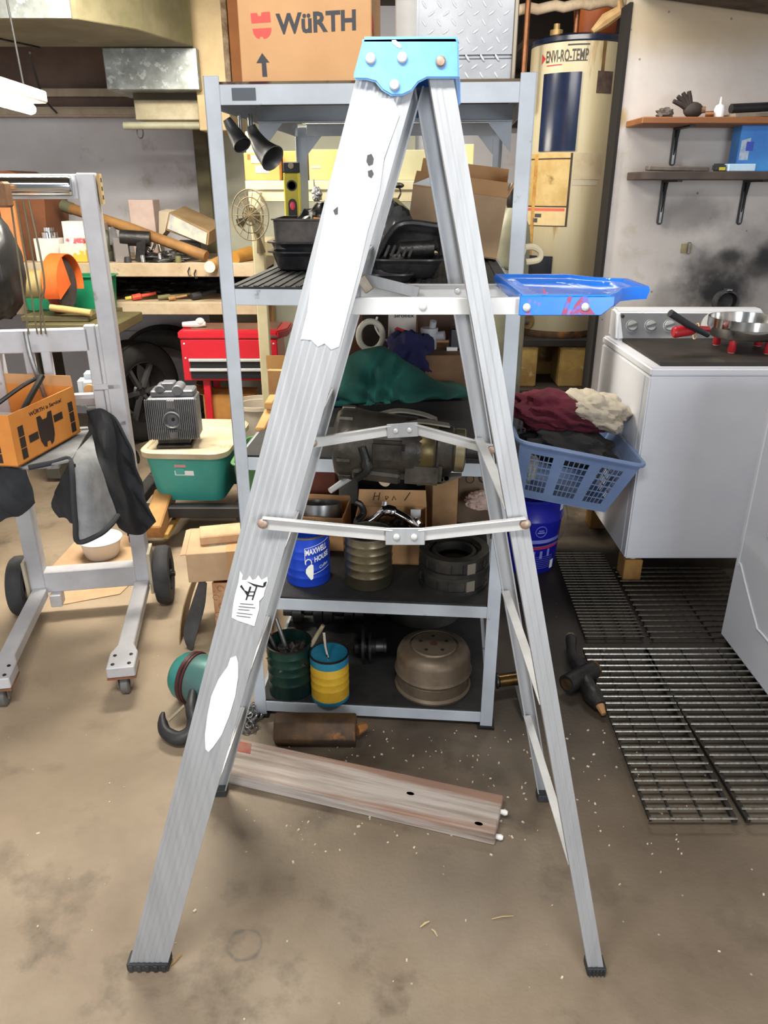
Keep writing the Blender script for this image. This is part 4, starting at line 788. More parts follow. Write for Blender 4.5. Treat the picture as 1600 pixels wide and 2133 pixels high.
# ---- bottom level
zl5 = Z5+0.0055
q = V((-0.2961, 1.8766, 0.0605)); rc = 0.068
T, body = can('paint_can', 'dark green ribbed can full of old tools on the bottom shelf', (q.x+0.006, q.y+rc, zl5), rc, 0.175, mat('dark_green_can', (26,62,52), (20,40,38), 5, 0.35, 0.4), (0.05,0.085,0.115,0.145), True, cat='can', rim=dsteel)
for i, (x, y, tx, ty, l) in enumerate(((-0.02,-0.02,-0.35,0.1,0.12),(-0.035,0.0,-0.5,0.0,0.13),(0.0,0.01,-0.28,0.1,0.14),(0.035,0.0,0.55,0.0,0.13),(0.02,-0.03,0.3,-0.1,0.10))):
    b = MB(); o = V((q.x+0.006+x, q.y+rc+y, zl5+0.10)); b.cyl(o, o+V((tx*l,ty*l,l)), 0.008, 0.006, 8); b.solo('old_tool', [dsteel,dsteel,steel,mat('pale_wood_stick',(150,138,112),rough=0.8),dsteel][i], ['dark rod leaning left in the green can','dark rod leaning far left in the green can','grey steel rod upright in the green can','pale stick leaning right in the green can','short dark rod at the front of the green can'][i], 'tool')
b = MB(); blob(b, (q.x+0.006,q.y+rc,zl5+0.115), (0.056,0.056,0.035), 8, 0.5, 4, flat=0.02); b.solo('scrap_heap', dsteel, 'grey scrap metal heap filling the green can', 'scrap', kind='stuff')
q = V((-0.1654, 1.8512, 0.0605)); rc = 0.058
T, body = can('paint_can', 'small yellow and blue can with worn label on the bottom shelf', (q.x, q.y+rc, zl5), rc, 0.158, mat('worn_yellow_label', (206,166,44), (184,140,36), 9, 0.5, 0, c3=(150,150,120), s3=7, lo3=0.58, hi3=0.66), (0.05,0.075,0.1), True, rim=dsteel)
b = MB(True); b.lathe([(rc*1.015,0.128),(rc*1.015,0.154)], n=40); b.build('blue_band', mat('teal_blue_paint', (38,122,150), (30,104,134), 8, 0.4), T)
b = MB(True); b.lathe([(rc*1.012,0.001),(rc*1.012,0.012)], n=40); b.build('blue_band', mat('teal_blue_paint', (38,122,150)), T)
b = MB(); b.tube([(q.x-0.012,q.y+rc-0.01,zl5+0.235),(q.x-0.008,q.y+rc-0.02,zl5+0.19),(q.x+0.012,q.y+rc-0.045,zl5+0.10)], [0.0055,0.004,0.003], 8); b.solo('brush_handle', chrome, 'bright steel rod standing in the yellow can', 'rod')
# stacked brake drums
drum = mat('rusty_brake_drum', (132,120,102), (100,86,70), 5, 0.5, 0.5, 0.15, 60, c3=(96,64,44), s3=4, lo3=0.55, hi3=0.7)
q = V((0.1538, 1.8512, 0.0605)); R0 = 0.1175
T = thing('brake_drum', 'rusty brake drum with plain hub face, lower one of the stacked pair', 'brake drum', (q.x, q.y+R0, zl5), 0, 'brake drums on the bottom shelf')
b = MB(True); b.lathe([(R0-0.012,0),(R0,0.002),(R0+0.002,0.010),(R0-0.004,0.018),(R0-0.004,0.052),(R0-0.010,0.058),(1e-5,0.058)], n=56); b.build('drum_shell', drum, T)
T = thing('brake_drum', 'rusty brake drum with bolt holes on its face, upper one of the stacked pair', 'brake drum', (q.x, q.y+R0, zl5+0.0585), 0, 'brake drums on the bottom shelf')
b = MB(True); b.lathe([(R0-0.014,0),(R0,0.001),(R0+0.003,0.008),(R0-0.002,0.018),(R0-0.004,0.06),(R0-0.012,0.078),(R0-0.028,0.088),(R0-0.040,0.089),(R0-0.042,0.084),(R0-0.046,0.084),(R0-0.050,0.091),(1e-5,0.091)], n=56); b.build('drum_shell', drum, T)
for i in range(5):
    a = 2*math.pi*i/5+0.3; b = MB(True); b.lathe([(0.0,0),(0.006,0),(0.006,0.0006)], (0.042*math.cos(a),0.042*math.sin(a),0.0912), 12); b.build('bolt_hole', inkb, T)
b = MB(True); b.lathe([(0.0,0),(0.012,0),(0.012,0.0006)], (0,0,0.0912), 16); b.build('hub_hole', mat('brown_hole', (70,36,24), rough=0.9), T)
# flat drum in the shade behind
q2 = V((q.x-0.005, 2.43, zl5)); b = MB(); b.lathe([(1e-5,0),(0.14,0),(0.145,0.01),(0.145,0.05),(0.135,0.06),(0.09,0.062),(1e-5,0.05)], q2, 40); b.solo('flywheel', mat('dim_grey_iron', (96,94,90), (74,72,70), 7, 0.5, 0.5), 'grey flywheel lying in the shade behind the stacked brake drums', 'flywheel')
# crank parts
def shaft(label, pts, radii, m, name='camshaft'):
    b = MB(); P = [V(p) for p in pts]
    d = (P[-1]-P[0])
    n = len(radii)
    for i, r in enumerate(radii):
        a = P[0]+d*(i/n); c = P[0]+d*((i+0.85)/n); b.cyl(a, c, r, n=18)
    b.cyl(P[0], P[-1], min(radii)*0.7, n=12); return b.solo(name, m, label, 'shaft', merge=False)
shaft('dark crankshaft with polished journals at the back of the bottom shelf', [(-0.3594,2.34,zl5+0.047),(0.0086,2.32,zl5+0.047)], [0.02,0.045,0.016,0.04,0.045,0.016,0.045,0.04,0.018,0.03], mat('oily_crank_steel', (70,68,66), (44,42,42), 8, 0.3, 0.8), 'crankshaft')
# made-up crates that darken the back of the lower levels
crt = mat('shade_black_crate', (24,23,23), (36,34,33), 7, 0.8)
for x0, x1, y0, y1, z0, h, lab in ((0.02,0.34,0.66,0.98,zl5,0.30,'black crate added to darken the back left of the bottom shelf'), (0.36,0.67,0.70,0.98,zl5,0.27,'black crate added to darken the back right of the bottom shelf'), (0.22,0.66,0.74,1.0,zl4,0.33,'large dark crate added to darken the back of the lower shelf')):
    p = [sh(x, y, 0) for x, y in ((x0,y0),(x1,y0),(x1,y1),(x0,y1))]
    b = MB(); b.prism([(q_.x,q_.y,z0) for q_ in p], (0,0,h)); b.solo('shade_crate', crt, lab, 'crate', bevel=0.004)
b = MB(); b.bx((-0.26,3.06,0.0),(0.36,3.078,1.22)); b.solo('shade_sheet', mat('shade_sheet_brown', (52,44,38), (38,32,28), 4, 0.85), 'dark sheet added for shade, standing on the floor behind the steel shelving', 'board', bevel=0.002)  # made-up sheet that keeps the view through the shelving dark
q = V((-0.0159, 2.08, 0.0291))
T = thing('gear_assembly', 'dark gear assembly with a bright machined hub on the bottom shelf', 'gear', (q.x-0.03, 2.10, zl5))
b = MB(True); b.lathe([(1e-5,-0.004),(0.052,-0.004),(0.052,0.004),(1e-5,0.004)], (0,0,0.054), 24, RY(math.pi/2)); b.build('gear_plate', bsteel, T)
b = MB(True); b.lathe([(1e-5,-0.005),(0.060,-0.005),(0.060,0.005),(1e-5,0.005)], (-0.022,0,0.061), 24, RY(math.pi/2)); b.build('gear_plate', bsteel, T)
b = MB(True); b.cyl((-0.05,0,0.056),(0.02,0,0.056),0.026,n=18); b.build('gear_shaft', dsteel, T)
b = MB(True); b.lathe([(1e-5,0),(0.021,0),(0.021,0.026),(0.023,0.028),(0.023,0.036),(0.014,0.036),(0.014,0.02),(1e-5,0.02)], (0.018,0,0.056), 24, RY(math.pi/2)); b.build('machined_hub', steel, T)
# ---------------------------------------------------------------- water heater in its recess
HC = V((0.9285, 4.15, 0)); HR = 0.224
hz0, hz1 = 0.7924, 2.1125
WH = thing('water_heater', 'tall cream water heater with dark blue cap and rust streaks', 'water heater', (HC.x,HC.y,hz0))
tank = mat('stained_cream_enamel', (192,182,152), (184,170,136), 3, 0.42, 0, 0, c3=(150,112,52), s3=5, lo3=0.62, hi3=0.72, stretch=(2.2,2.2,0.35))
hh = hz1-hz0
b = MB(True); b.lathe([(1e-5,0.0),(HR*0.97,0.0),(HR,0.012),(HR,hh),(1e-5,hh)], n=64); b.build('tank', tank, WH)
navyc = mat('dark_blue_enamel', (30,40,62), (24,32,50), 8, 0.25)
b = MB(True); b.lathe([(HR+0.001,hh-0.002),(HR+0.006,hh+0.004),(HR+0.004,hh+0.022),(HR*0.9,hh+0.034),(1e-5,hh+0.036)], n=64); b.build('top_cap', navyc, WH)
b = MB(True); b.lathe([(HR+0.002,-0.004),(HR+0.005,0.006),(HR+0.001,0.03)], n=64); b.build('bottom_band', rust, WH)
fa = math.atan2(-HC.x, HC.y)*-1   # bearing of the viewer side
def ha(px): return -fa*1.0+math.asin(max(-0.98, min(0.98, (px-1181)/92.0)))*1.0
fa = math.atan2(HC.x, HC.y)
def ha(px): return -fa+math.asin(max(-0.98, min(0.98, (px-1181)/92.0)))
def hz(py): return (hh)*(1-(py-84)/(702-84.0)*1.0)
def hpatch(name, x0, x1, y0, y1, m, lift=0.0012, n=10, parent=None, lab=None):
    b = MB(True); cpatch(b, (0,0,0), HR+lift, ha(x0), ha(x1), hz(y1), hz(y0), n); return b.build(name, m, parent or WH, label=lab, thick=0.001)
b = MB(True); text_cyl(b, 'ENVI-RO-TEMP', (0,0,0), HR+0.0015, ha(1122), ha(1199), hz(122), hz(99), 0.02); b.build('lettering', mat('brown_black_print', (62,56,50), rough=0.6), WH)
b = MB(True)
P = lambda px, py: (HR+0.0015, ha(px), hz(py))
cyl3 = lambda r, a, z: (r*math.sin(a), -r*math.cos(a), z)
b.poly([cyl3(*P(1114,103)), cyl3(*P(1114,123)), cyl3(*P(1121,113))]); cpatch(b, (0,0,0), HR+0.0015, ha(1124), ha(1152), hz(128), hz(126), 4); b.build('red_triangle_mark', mat('dark_red_print', (178,40,50), rough=0.6), WH)
hpatch('brand_stripe', 1160, 1200, 90, 93, ink); hpatch('brand_stripe', 1158, 1198, 120, 122, ink)
hpatch('upper_access_panel', 1121, 1190, 142, 294, mat('glossy_navy_panel', (22,36,66), (18,28,52), 6, 0.18), 0.006, 12)
lab1 = mat('aged_paper_label', (196,170,116), (176,146,88), 9, 0.7, c3=(120,92,46), s3=9, lo3=0.6, hi3=0.7)
hpatch('rating_label', 1104, 1185, 298, 408, lab1, 0.0012); hpatch('label_border', 1104, 1187, 308, 311, mat('dark_line', (58,46,34), rough=0.8), 0.0016)
hpatch('label_border', 1183, 1187, 298, 450, mat('dark_line', (58,46,34)), 0.0016, 2); hpatch('label_border', 1100, 1187, 407, 410, mat('dark_line', (58,46,34)), 0.0016); hpatch('label_border', 1100, 1187, 449, 451, mat('dark_line', (58,46,34)), 0.0016)
hpatch('warning_label', 1103, 1183, 410, 449, mat('pale_warning_paper', (206,184,140), (194,168,120), 12, 0.7), 0.0012); hpatch('warning_stripe', 1106, 1180, 412, 418, mat('faded_red', (196,92,72), rough=0.7), 0.0017)
hpatch('burn_mark', 1122, 1135, 424, 432, ink, 0.0018, 3); hpatch('burn_mark', 1119, 1128, 434, 443, ink, 0.0018, 3)
hpatch('data_label', 1190, 1245, 298, 352, mat('grey_paper_label', (182,168,140), (168,152,122), 14, 0.7), 0.0012); hpatch('data_label', 1190, 1238, 354, 364, mat('grey_label_strip', (176,166,146), rough=0.7), 0.0012)
hpatch('torn_sticker', 1219, 1247, 140, 182, mat('dark_torn_sticker', (92,76,66), (60,48,42), 30, 0.6), 0.0014, 4); hpatch('rust_drip', 1224, 1230, 80, 140, mat('dark_rust_drip', (86,64,34), (110,84,46), 20, 0.8), 0.0013, 2)
hpatch('rust_drip', 1114, 1121, 300, 560, mat('ochre_rust_drip', (164,116,48), (190,150,84), 20, 0.8), 0.0018, 2)
hpatch('lower_access_panel', 1100, 1165, 516, 640, mat('dark_navy_grey_panel', (44,50,60), (34,38,46), 6, 0.35), 0.006, 8)
q = cyl3(HR, ha(1124), hz(668)); nrm = V((q[0],q[1],0)).normalized()
b = MB(True); b.cyl(q, V(q)+nrm*0.01, 0.042, n=24); b.build('drain_escutcheon', mat('aged_brass_plate', (150,126,78), (120,96,56), 12, 0.5, 0.4), WH)
b = MB(True); b.cyl(V(q)+nrm*0.01, V(q)+nrm*0.045, 0.02, 0.018, n=16); b.build('drain_valve', steel, WH)
# pipes above
cop = mat('copper_pipe', (140,92,60), (112,72,46), 14, 0.45, 0.7)
for px, lab in ((1097,'copper pipe rising left of the water heater cap'), (1202,'copper pipe rising from the water heater top')):
    q = (0.6476, 0.8984)[0 if px == 1097 else 1]; y = 4.0 if px == 1097 else 4.12
    b = MB(); b.cyl((q,y,hz1+0.036 if px == 1202 else hz1-0.25),(q,y,2.5),0.0125,n=14); b.solo('copper_pipe', cop, lab, 'pipe')
b = MB(); q = (0.8045, 4.1, 2.1834); b.cyl((q[0],4.1,hz1+0.036),(q[0],4.1,hz1+0.065),0.03,n=16); b.cyl((q[0],4.1,hz1+0.065),(q[0],4.1,hz1+0.09),0.015,n=12); b.solo('brass_nipple', mat('dull_brass', (176,146,96), rough=0.5, metal=0.5), 'short brass fitting on top of the water heater', 'fitting')
insul = mat('white_pipe_insulation', (206,186,160), (184,160,130), 14, 0.9, 0, 0.6, 60)
b = MB(); p0, p1 = (0.6238, 4.05, 2.2497), (1.0145, 4.05, 2.2773); b.tube([V(p0)+(V(p1)-V(p0))*t/10+V((0,0,0.006*math.sin(t*2.1))) for t in range(-1,13)], 0.022, 12); b.solo('pipe_insulation', insul, 'pale wrapped pipe running above the water heater', 'pipe')
c = (1.0358, 4.25, 2.2673); b = MB(); b.lathe([(1e-5,0),(0.10,0),(0.12,0.25),(0.115,0.25),(0.095,0.01)], (c[0]+0.03,4.45,c[2]-0.08), 28); bz = c[2]-0.08
b.solo('orange_bucket', mat('orange_plastic', (202,106,44), (184,92,36), 5, 0.5), 'orange bucket on a ledge behind the water heater top', 'bucket')
b = MB(); b.bx((0.7,4.38,bz-0.03),(1.21,5.29,bz)); struct(b, 'trim_8', mat('dark_ledge_board', (60,46,34), (44,34,26), 6, 0.85))
b = MB(); b.tube([(0.9357, 3.95, 2.1474), (0.9909, 3.95, 2.1913), (1.0433, 3.9, 2.2219), (1.0326, 3.9, 2.2574)], [0.012,0.03,0.024,0.012], 10); b.solo('split_board', mat('pale_splintered_wood', (198,164,116), (172,136,92), 10, 0.85, 0, 0.4, 40), 'pale splintered wood piece beside the water heater cap', 'wood')
# what carries the heater
b = MB(); zq = 0.7505; b.bx((HC.x-0.27,3.89,zq),(HC.x+0.25,4.42,hz0-0.005)); b.solo('heater_platform_board', mat('black_soaked_board', (40,32,26), (26,22,20), 8, 0.8, 0, 0.2, 60), 'dark soaked board right under the water heater', 'board', bevel=0.004)
blk = mat('stained_yellow_block', (176,146,84), (140,110,60), 5, 0.9, 0, 0.7, 50, c3=(210,190,140), s3=7, lo3=0.58, hi3=0.68)
zb = 0.5389
def cblock(x0, x1, y0, y1, label):
    b = MB(); b.bx((x0,y0,zb),(x1,y1,zq)); b.solo('concrete_block', blk, label, 'block', bevel=0.006, seg=2, group='concrete blocks under the water heater')
xq = [0.6526, 0.7982, 0.9162, 1.1295]
cblock(xq[0]-0.06, xq[1], 3.9, 4.10, 'stained concrete block under the left side of the water heater'); cblock(xq[2], xq[3], 3.9, 4.10, 'stained concrete block under the right side of the water heater')
cblock(xq[0]-0.02, xq[3]-0.02, 4.2, 4.40, 'stained concrete block under the rear of the water heater')
tim = mat('dark_oily_timber', (54,44,34), (38,32,26), 6, 0.8, 0, 0.3, 50, stretch=(0.2,1,1))
zz = zb
for i, (h, yo) in enumerate(((0.09,-0.03),(0.12,-0.06),(0.16,-0.05),(0.1,-0.04))):
    if zz-h < 0: h = zz
    if h <= 0.01: break
    b = MB(); b.bx((HC.x-0.32+0.01*i,3.88+yo,zz-h+0.001),(HC.x+0.27+0.015*i,4.45,zz)); b.solo('platform_timber', tim, ['top','second','third','lowest'][i]+' dark timber of the stack carrying the concrete blocks', 'timber', bevel=0.005, group='timbers under the water heater'); zz -= h
if zz > 0.002:
    b = MB(); b.bx((HC.x-0.3,3.9,0),(HC.x+0.3,4.45,zz-0.001)); b.solo('platform_plinth', tim, 'dark plinth at the floor under the timber stack', 'plinth', bevel=0.005)
# ---------------------------------------------------------------- wall shelves
wood1 = mat('orange_brown_shelf_wood', (150,96,52), (122,76,42), 6, 0.6, 0, 0.1, 40, stretch=(0.2,1,1))
wood2 = mat('dark_dusty_shelf_wood', (74,62,54), (56,46,42), 6, 0.7, 0, 0.15, 40, c3=(120,96,52), s3=7, lo3=0.62, hi3=0.7)
z1 = 1.7673; x1 = 1.0458
S1 = thing('wall_shelf', 'upper wall shelf of orange-brown wood right of the water heater', 'shelf', (x1,3.53,z1-0.03))
b = MB(); b.bx((x1,3.42,z1-0.026),(2.1,3.645,z1)); b.build('shelf_board', wood1, S1, bevel=0.004)
z2 = 1.5657; x2 = 1.0768
S2 = thing('wall_shelf', 'lower wall shelf of dark dusty wood above the dryer', 'shelf', (x2,3.53,z2-0.03))
b = MB(); P = [(x2+0.06*(1-math.cos(a)),3.42+0.11-0.11*math.sin(a),z2) for a in [math.pi/2*i/6 for i in range(7)]]
b.prism([(x2,3.645,z2)]+P[:1]+[(x2+0.06-0.06*math.cos(a),3.48-0.06*math.sin(a),z2) for a in [math.pi/2*i/6 for i in range(7)]]+[(2.1,3.42,z2),(2.1,3.645,z2)], (0,0,-0.032)); b.build('shelf_board', wood2, S2, bevel=0.003)
brk = mat('black_bracket_paint', (40,42,46), (30,32,34), 8, 0.4, 0.3)
def bracket(par, x, ztop, drop):
    b = MB(); b.bx((x-0.012,3.46,ztop-0.008),(x+0.012,3.645,ztop)); b.prism([(x-0.013,3.641,ztop),(x+0.013,3.641,ztop)]+[(x+0.013*math.cos(a),3.641,ztop-drop+0.013-0.013*math.sin(a)) for a in [math.pi*i/6 for i in range(7)]], (0,0.004,0)); b.prism([(x-0.003,3.60,ztop-0.006),(x-0.003,3.643,ztop-0.006),(x-0.003,3.643,ztop-drop*0.8)], (0.006,0,0))
    br = b.build('bracket', brk, par, bevel=0.001, merge=False)
    b = MB(); b.bx((x-0.005,3.638,ztop-drop*0.95),(x+0.005,3.6405,ztop-drop*0.25)); b.build('bracket_groove', steel, br)
bracket(S1, 1.268, z1-0.026, 0.15)
for px in (0, 1): bracket(S2, [1.2476, 1.609][px], z2-0.032, 0.185)
zs = z1+0.0005
c = 1.1598; b = MB(); blob(b, (c,3.5,zs+0.016), (0.034,0.03,0.022), 21, 0.4, 3, 24, 14, flat=0.015); b.solo('dark_rag', mat('dark_grey_rag', (84,76,72), rough=0.95), 'small dark rag at the left end of the upper wall shelf', 'rag')
glv = mat('dark_brown_leather', (58,48,44), (40,34,32), 12, 0.8)
T = thing('work_glove', 'dark work glove with fingers up on the upper wall shelf', 'glove', (1.2629,3.5,zs))
b = MB(True); b.sphere((0.012,0,0.03),(0.042,0.026,0.030)); b.build('palm', glv, T)
for i, a in enumerate((-62,-44,-26,-8)):
    ar = D2R(a); b = MB(True); b.tube([(0.0,0,0.03),(0.045*math.sin(ar)-0.005,-0.005,0.03+0.045*math.cos(ar)),(0.078*math.sin(ar)-0.008,-0.008,0.03+0.068*math.cos(ar))],[0.013,0.0105,0.008],10); b.build('finger', glv, T)
b = MB(True); b.tube([(0.03,0,0.03),(0.06,-0.01,0.03)],[0.015,0.012],10); b.build('thumb', mat('tan_leather', (120,88,66), rough=0.8), T)
c = 1.3365; b = MB(); b.cyl((c-0.016,3.48,zs+0.012),(c+0.014,3.47,zs+0.012),0.012,n=12); b.solo('copper_socket', cop, 'small copper fitting lying between glove and white bottle', 'fitting')
c = 1.376; b = MB(); b.lathe([(1e-5,0),(0.02,0),(0.021,0.03),(0.016,0.045),(0.005,0.05),(0.003,0.075),(1e-5,0.076)], (c,3.48,zs), 20); b.solo('white_bottle', mat('white_plastic', (226,226,228), rough=0.4), 'small white squeeze bottle with a pointed tip on the upper wall shelf', 'bottle')
c = 1.515; T = thing('tool_roll', 'black tool roll on papers at the right of the upper wall shelf', 'tool roll', (c,3.5,zs))
b = MB(True); b.tube([(-0.085,0,0.035),(0.1,0.03,0.045)],0.018,14); b.build('roll', mat('black_vinyl', (28,28,30), (42,42,44), 10, 0.4), T)
b = MB(True); b.box((0.0,-0.01,0.008),(0.20,0.12,0.014),(0,-0.03,0.1)); b.build('papers', mat('dirty_paper', (142,128,110), (110,98,84), 9, 0.85), T)
zs = z2+0.0005
c = 1.2428; b = MB(); b.box((c,3.5,zs+0.011),(0.26,0.05,0.02),(0,0.02,0.05)); b.solo('dusty_file', mat('dusty_grey_metal', (108,100,92), (84,76,70), 14, 0.7), 'long dusty grey bar lying on the lower wall shelf', 'bar', bevel=0.004)
c = 1.4038; T = thing('tape_measure', 'small black and yellow tape measure on the lower wall shelf', 'tape measure', (c,3.46,zs))
b = MB(True); b.box((0,0,0.015),(0.05,0.03,0.03)); b.build('case', rubber, T, bevel=0.006, seg=2)
b = MB(True); b.box((0.008,-0.0158,0.010),(0.026,0.001,0.012)); b.build('yellow_badge', yel, T)
c = (1.4907, 3.46, 1.5793); b = MB(); b.box((c[0],3.47,zs+0.0145),(0.115,0.06,0.028),(0,0,0.06)); T = b.solo('small_carton', mat('pale_blue_box', (164,198,226), (186,212,232), 8, 0.6), 'small pale blue box lying on the lower wall shelf', 'box', bevel=0.002)
c = 1.4989
T = thing('wipes_box', 'tall bright blue product box at the right end of the lower wall shelf', 'box', (c+0.09,3.56,zs), D2R(-4))
b = MB(True); b.bx((-0.09,-0.05,0),(0.12,0.05,0.178)); b.build('box_body', mat('bright_blue_box', (42,118,206), (60,146,222), 5, 0.5), T, bevel=0.002)
b = MB(True); b.prism([(-0.082,-0.0506,0.045),(-0.045,-0.0506,0.045),(-0.045,-0.0506,0.13),(-0.082,-0.0506,0.12)], (0,-0.0004,0)); b.build('pale_panel_print', mat('pale_print', (196,208,222), (150,176,206), 40, 0.6), T)
b = MB(True); b.prism([(-0.06,-0.0512,0.08),(-0.03,-0.0512,0.08),(-0.03,-0.0512,0.115),(-0.06,-0.0512,0.115)], (0,-0.0004,0)); b.build('blue_square_print', mat('deep_blue_print', (46,74,190), rough=0.5), T)
# latch plate and vent on the wall
c = (1.391, 3.64, 1.2492); T = thing('wall_latch', 'small brass latch plate screwed to the sooty wall', 'latch', (c[0],3.649,c[2]))
b = MB(True); b.bx((-0.026,-0.004,-0.022),(0.024,0,0.018)); b.build('plate', mat('tarnished_brass', (150,136,92), (128,118,90), 20, 0.4, 0.5), T)
b = MB(True); b.bx((0.0,-0.018,-0.025),(0.013,-0.004,0.026)); b.build('bolt', steel, T, bevel=0.003)
c = (1.6018, 3.62, 1.0102); T = thing('vent_outlet', 'sooty grey dryer vent stub on the wall behind the dryer console', 'vent', (c[0],3.649,c[2]))
b = MB(True); b.lathe([(0.055,0),(0.055,0.05),(0.048,0.05),(0.045,0.0)], (0,0,0), 24, RX(math.pi/2), close=True); b.build('vent_collar', mat('sooty_metal', (84,84,86), (50,50,52), 9, 0.6, 0.3), T)
b = MB(True); b.bx((-0.012,-0.05,0.05),(0.012,-0.01,0.062)); b.build('vent_clip', steel, T)

# ---------------------------------------------------------------- dryer
wht = mat('white_enamel', (224,226,232), (218,220,228), 3, 0.28, 0, 0)
DX0, DX1, DY0, DY1 = 0.982, 1.672, 2.74, 3.40
dz0, dz1 = 0.1119, 0.8964
DR = thing('clothes_dryer', 'white clothes dryer raised on wood blocks with grey control console', 'dryer', ((DX0+DX1)/2,(DY0+DY1)/2,dz0))
b = MB(); b.bx((DX0,DY0,dz0),(DX1,DY1,dz1-0.035)); b.build('cabinet', wht, DR, bevel=0.006, seg=2)
b = MB(); b.bx((DX0-0.002,DY0-0.006,dz1-0.033),(DX1+0.002,DY1,dz1)); b.build('top_panel', wht, DR, bevel=0.007, seg=3)
b = MB(); b.bx((DX0+0.002,DY0+0.05,dz0+0.01),(DX0-0.003,DY0+0.056,dz1-0.04)); b.build('side_seam', mat('white_edge', (206,210,220), rough=0.3), DR)
zc = 1.0222
cons = mat('grey_control_panel', (150,152,156), (142,144,148), 4, 0.35, 0.4)
b = MB(); b.prism([(DX0+0.02,3.27,dz1),(DX0+0.02,3.31,zc-0.01),(DX0+0.02,3.34,zc),(DX0+0.02,3.40,zc),(DX0+0.02,3.40,dz1)], (0.64,0,0)); con = b.build('console', wht, DR, bevel=0.01, seg=3)
def onc(px, py): # point on the slanted console face
    return None
cf = lambda x, t: V((x, 3.268+0.0395*t, dz1+0.004+(zc-0.018-dz1)*t))
b = MB(); b.prism([cf(DX0+0.05,0.02),cf(1.60,0.02),cf(1.60,0.97),cf(DX0+0.035,1.0)], (0,-0.003,0.0008)); b.build('control_panel', cons, con, bevel=0.002)
kn = mat('light_grey_knob', (176,178,180), rough=0.35)
nrm = V((0,-(zc-0.018-dz1),0.0395)).normalized()
for px in [1.0672, 1.1475, 1.2279]:
    p = cf(px, 0.52); b = MB(); b.tube([p, p+nrm*0.014, p+nrm*0.016], [0.022,0.0215,0.019], 24); k_ = b.build('knob', kn, con)
    b = MB(); b.tube([p+nrm*0.0035, p+nrm*0.007], [0.026,0.025], 24, cap=False); b.build('knob_ring', whitep, k_)
    b = MB(); b.beam(p+nrm*0.017-V((0.019,0,0.006)), p+nrm*0.017+V((0.019,0,0.006)), 0.006, 0.009); b.build('knob_grip', mat('dark_grey_grip', (120,122,124), rough=0.4), k_)
px = 1.4257; p = cf(px, 0.5); b = MB(); b.tube([p, p+nrm*0.012], [0.030,0.028], 28); kd = b.build('timer_dial', kn, con)
b = MB(); rows = [[p+nrm*0.0045+V((r*math.cos(a),0.0,0))+V((0,0.30*r*math.sin(a),0.95*r*math.sin(a))) for a in [math.pi*i/18 for i in range(19)]] for r in (0.034,0.062)]; b.grid(rows); b.build('dial_scale', whitep, kd, thick=0.0008)
b = MB(); b.beam(p+nrm*0.015-V((0.02,0,-0.008)), p+nrm*0.015+V((0.02,0,-0.008)), 0.007, 0.012); b.build('knob_grip', inkb, kd)
b = MB(); q = cf(1.605,0.5); b.tube(catmull([cf(1.57,0.98)+nrm*0.004, cf(1.598,0.92)+nrm*0.004, cf(1.605,0.6)+nrm*0.004, cf(1.607,0.25)+nrm*0.004],5), 0.007, 8); b.build('console_trim', whitep, con)
b = MB(); q = cf(DX0+0.045, 0.88); b.bolt(q+nrm*0.003, nrm, 0.008, 0.003); b.build('console_screw', rubber, con)
# dark board on the dryer
brd = mat('scorched_dark_board', (48,40,34), (34,29,26), 6, 0.6, 0, 0.15, 60, c3=(150,96,50), s3=16, lo3=0.68, hi3=0.73)
b = MB(); bz0 = dz1+0.001; b.bx((1.022,2.765,bz0),(1.72,3.255,bz0+0.013)); b.solo('scorched_board', brd, 'dark scorched board lying on top of the dryer', 'board', bevel=0.002)
# electric skillet
c = (1.4151, 3.0, 0.9556); sz = bz0+0.0135
SK = thing('electric_skillet', 'round steel electric skillet with red feet standing on the scorched board', 'skillet', (c[0]+0.02,3.02,sz))
b = MB(True); b.lathe([(1e-5,0.050),(0.128,0.050),(0.135,0.058),(0.140,0.088),(0.146,0.090),(0.146,0.124),(0.141,0.124),(0.138,0.096),(0.13,0.060),(1e-5,0.056)], n=48); b.build('pan', mat('polished_stainless', (206,204,200), rough=0.16, metal=1.0), SK)
redp = mat('red_phenolic', (176,36,44), (160,30,38), 8, 0.35)
for a in (225, 300, 35, 130):
    ar = D2R(a); b = MB(True); b.lathe([(1e-5,0),(0.012,0),(0.016,0.008),(0.013,0.050),(1e-5,0.051)], (0.11*math.cos(ar),0.11*math.sin(ar),0), 16); f_ = b.build('foot', redp, SK)
    b = MB(True); b.lathe([(1e-5,0.0001),(0.0125,0.0001),(0.0125,0.004)], (0.11*math.cos(ar),0.11*math.sin(ar),0), 14); b.build('foot_pad', whitep, f_)
b = MB(); b.tube([(1.2372, 2.9, 0.9865), (1.132, 2.86, 1.0362), (1.0576, 2.84, 1.0778)], [0.010,0.013,0.014], 12); b.build('long_handle', mat('black_handle', (42,44,48), rough=0.4), SK)
b = MB(); b.tube([(1.2548, 2.95, 0.9996), (1.1882, 2.91, 1.0064), (1.1698, 2.9, 1.0063), (1.0976, 2.87, 1.0025), (1.0922, 2.87, 1.0025)], [0.012,0.014,0.021,0.0215,0.018], 14); hd = b.build('side_handle', redp, SK)
b = MB(); q = V((1.2013, 2.93, 0.9958)); b.tube([(q.x+0.003*math.sin(a),q.y+0.022*math.cos(a),q.z+0.03*math.sin(a)-0.0) for a in [2*math.pi*i/16 for i in range(16)]], 0.002, 6, closed=True); b.build('wire_tie', mat('twine', (206,178,130), rough=0.8), hd)
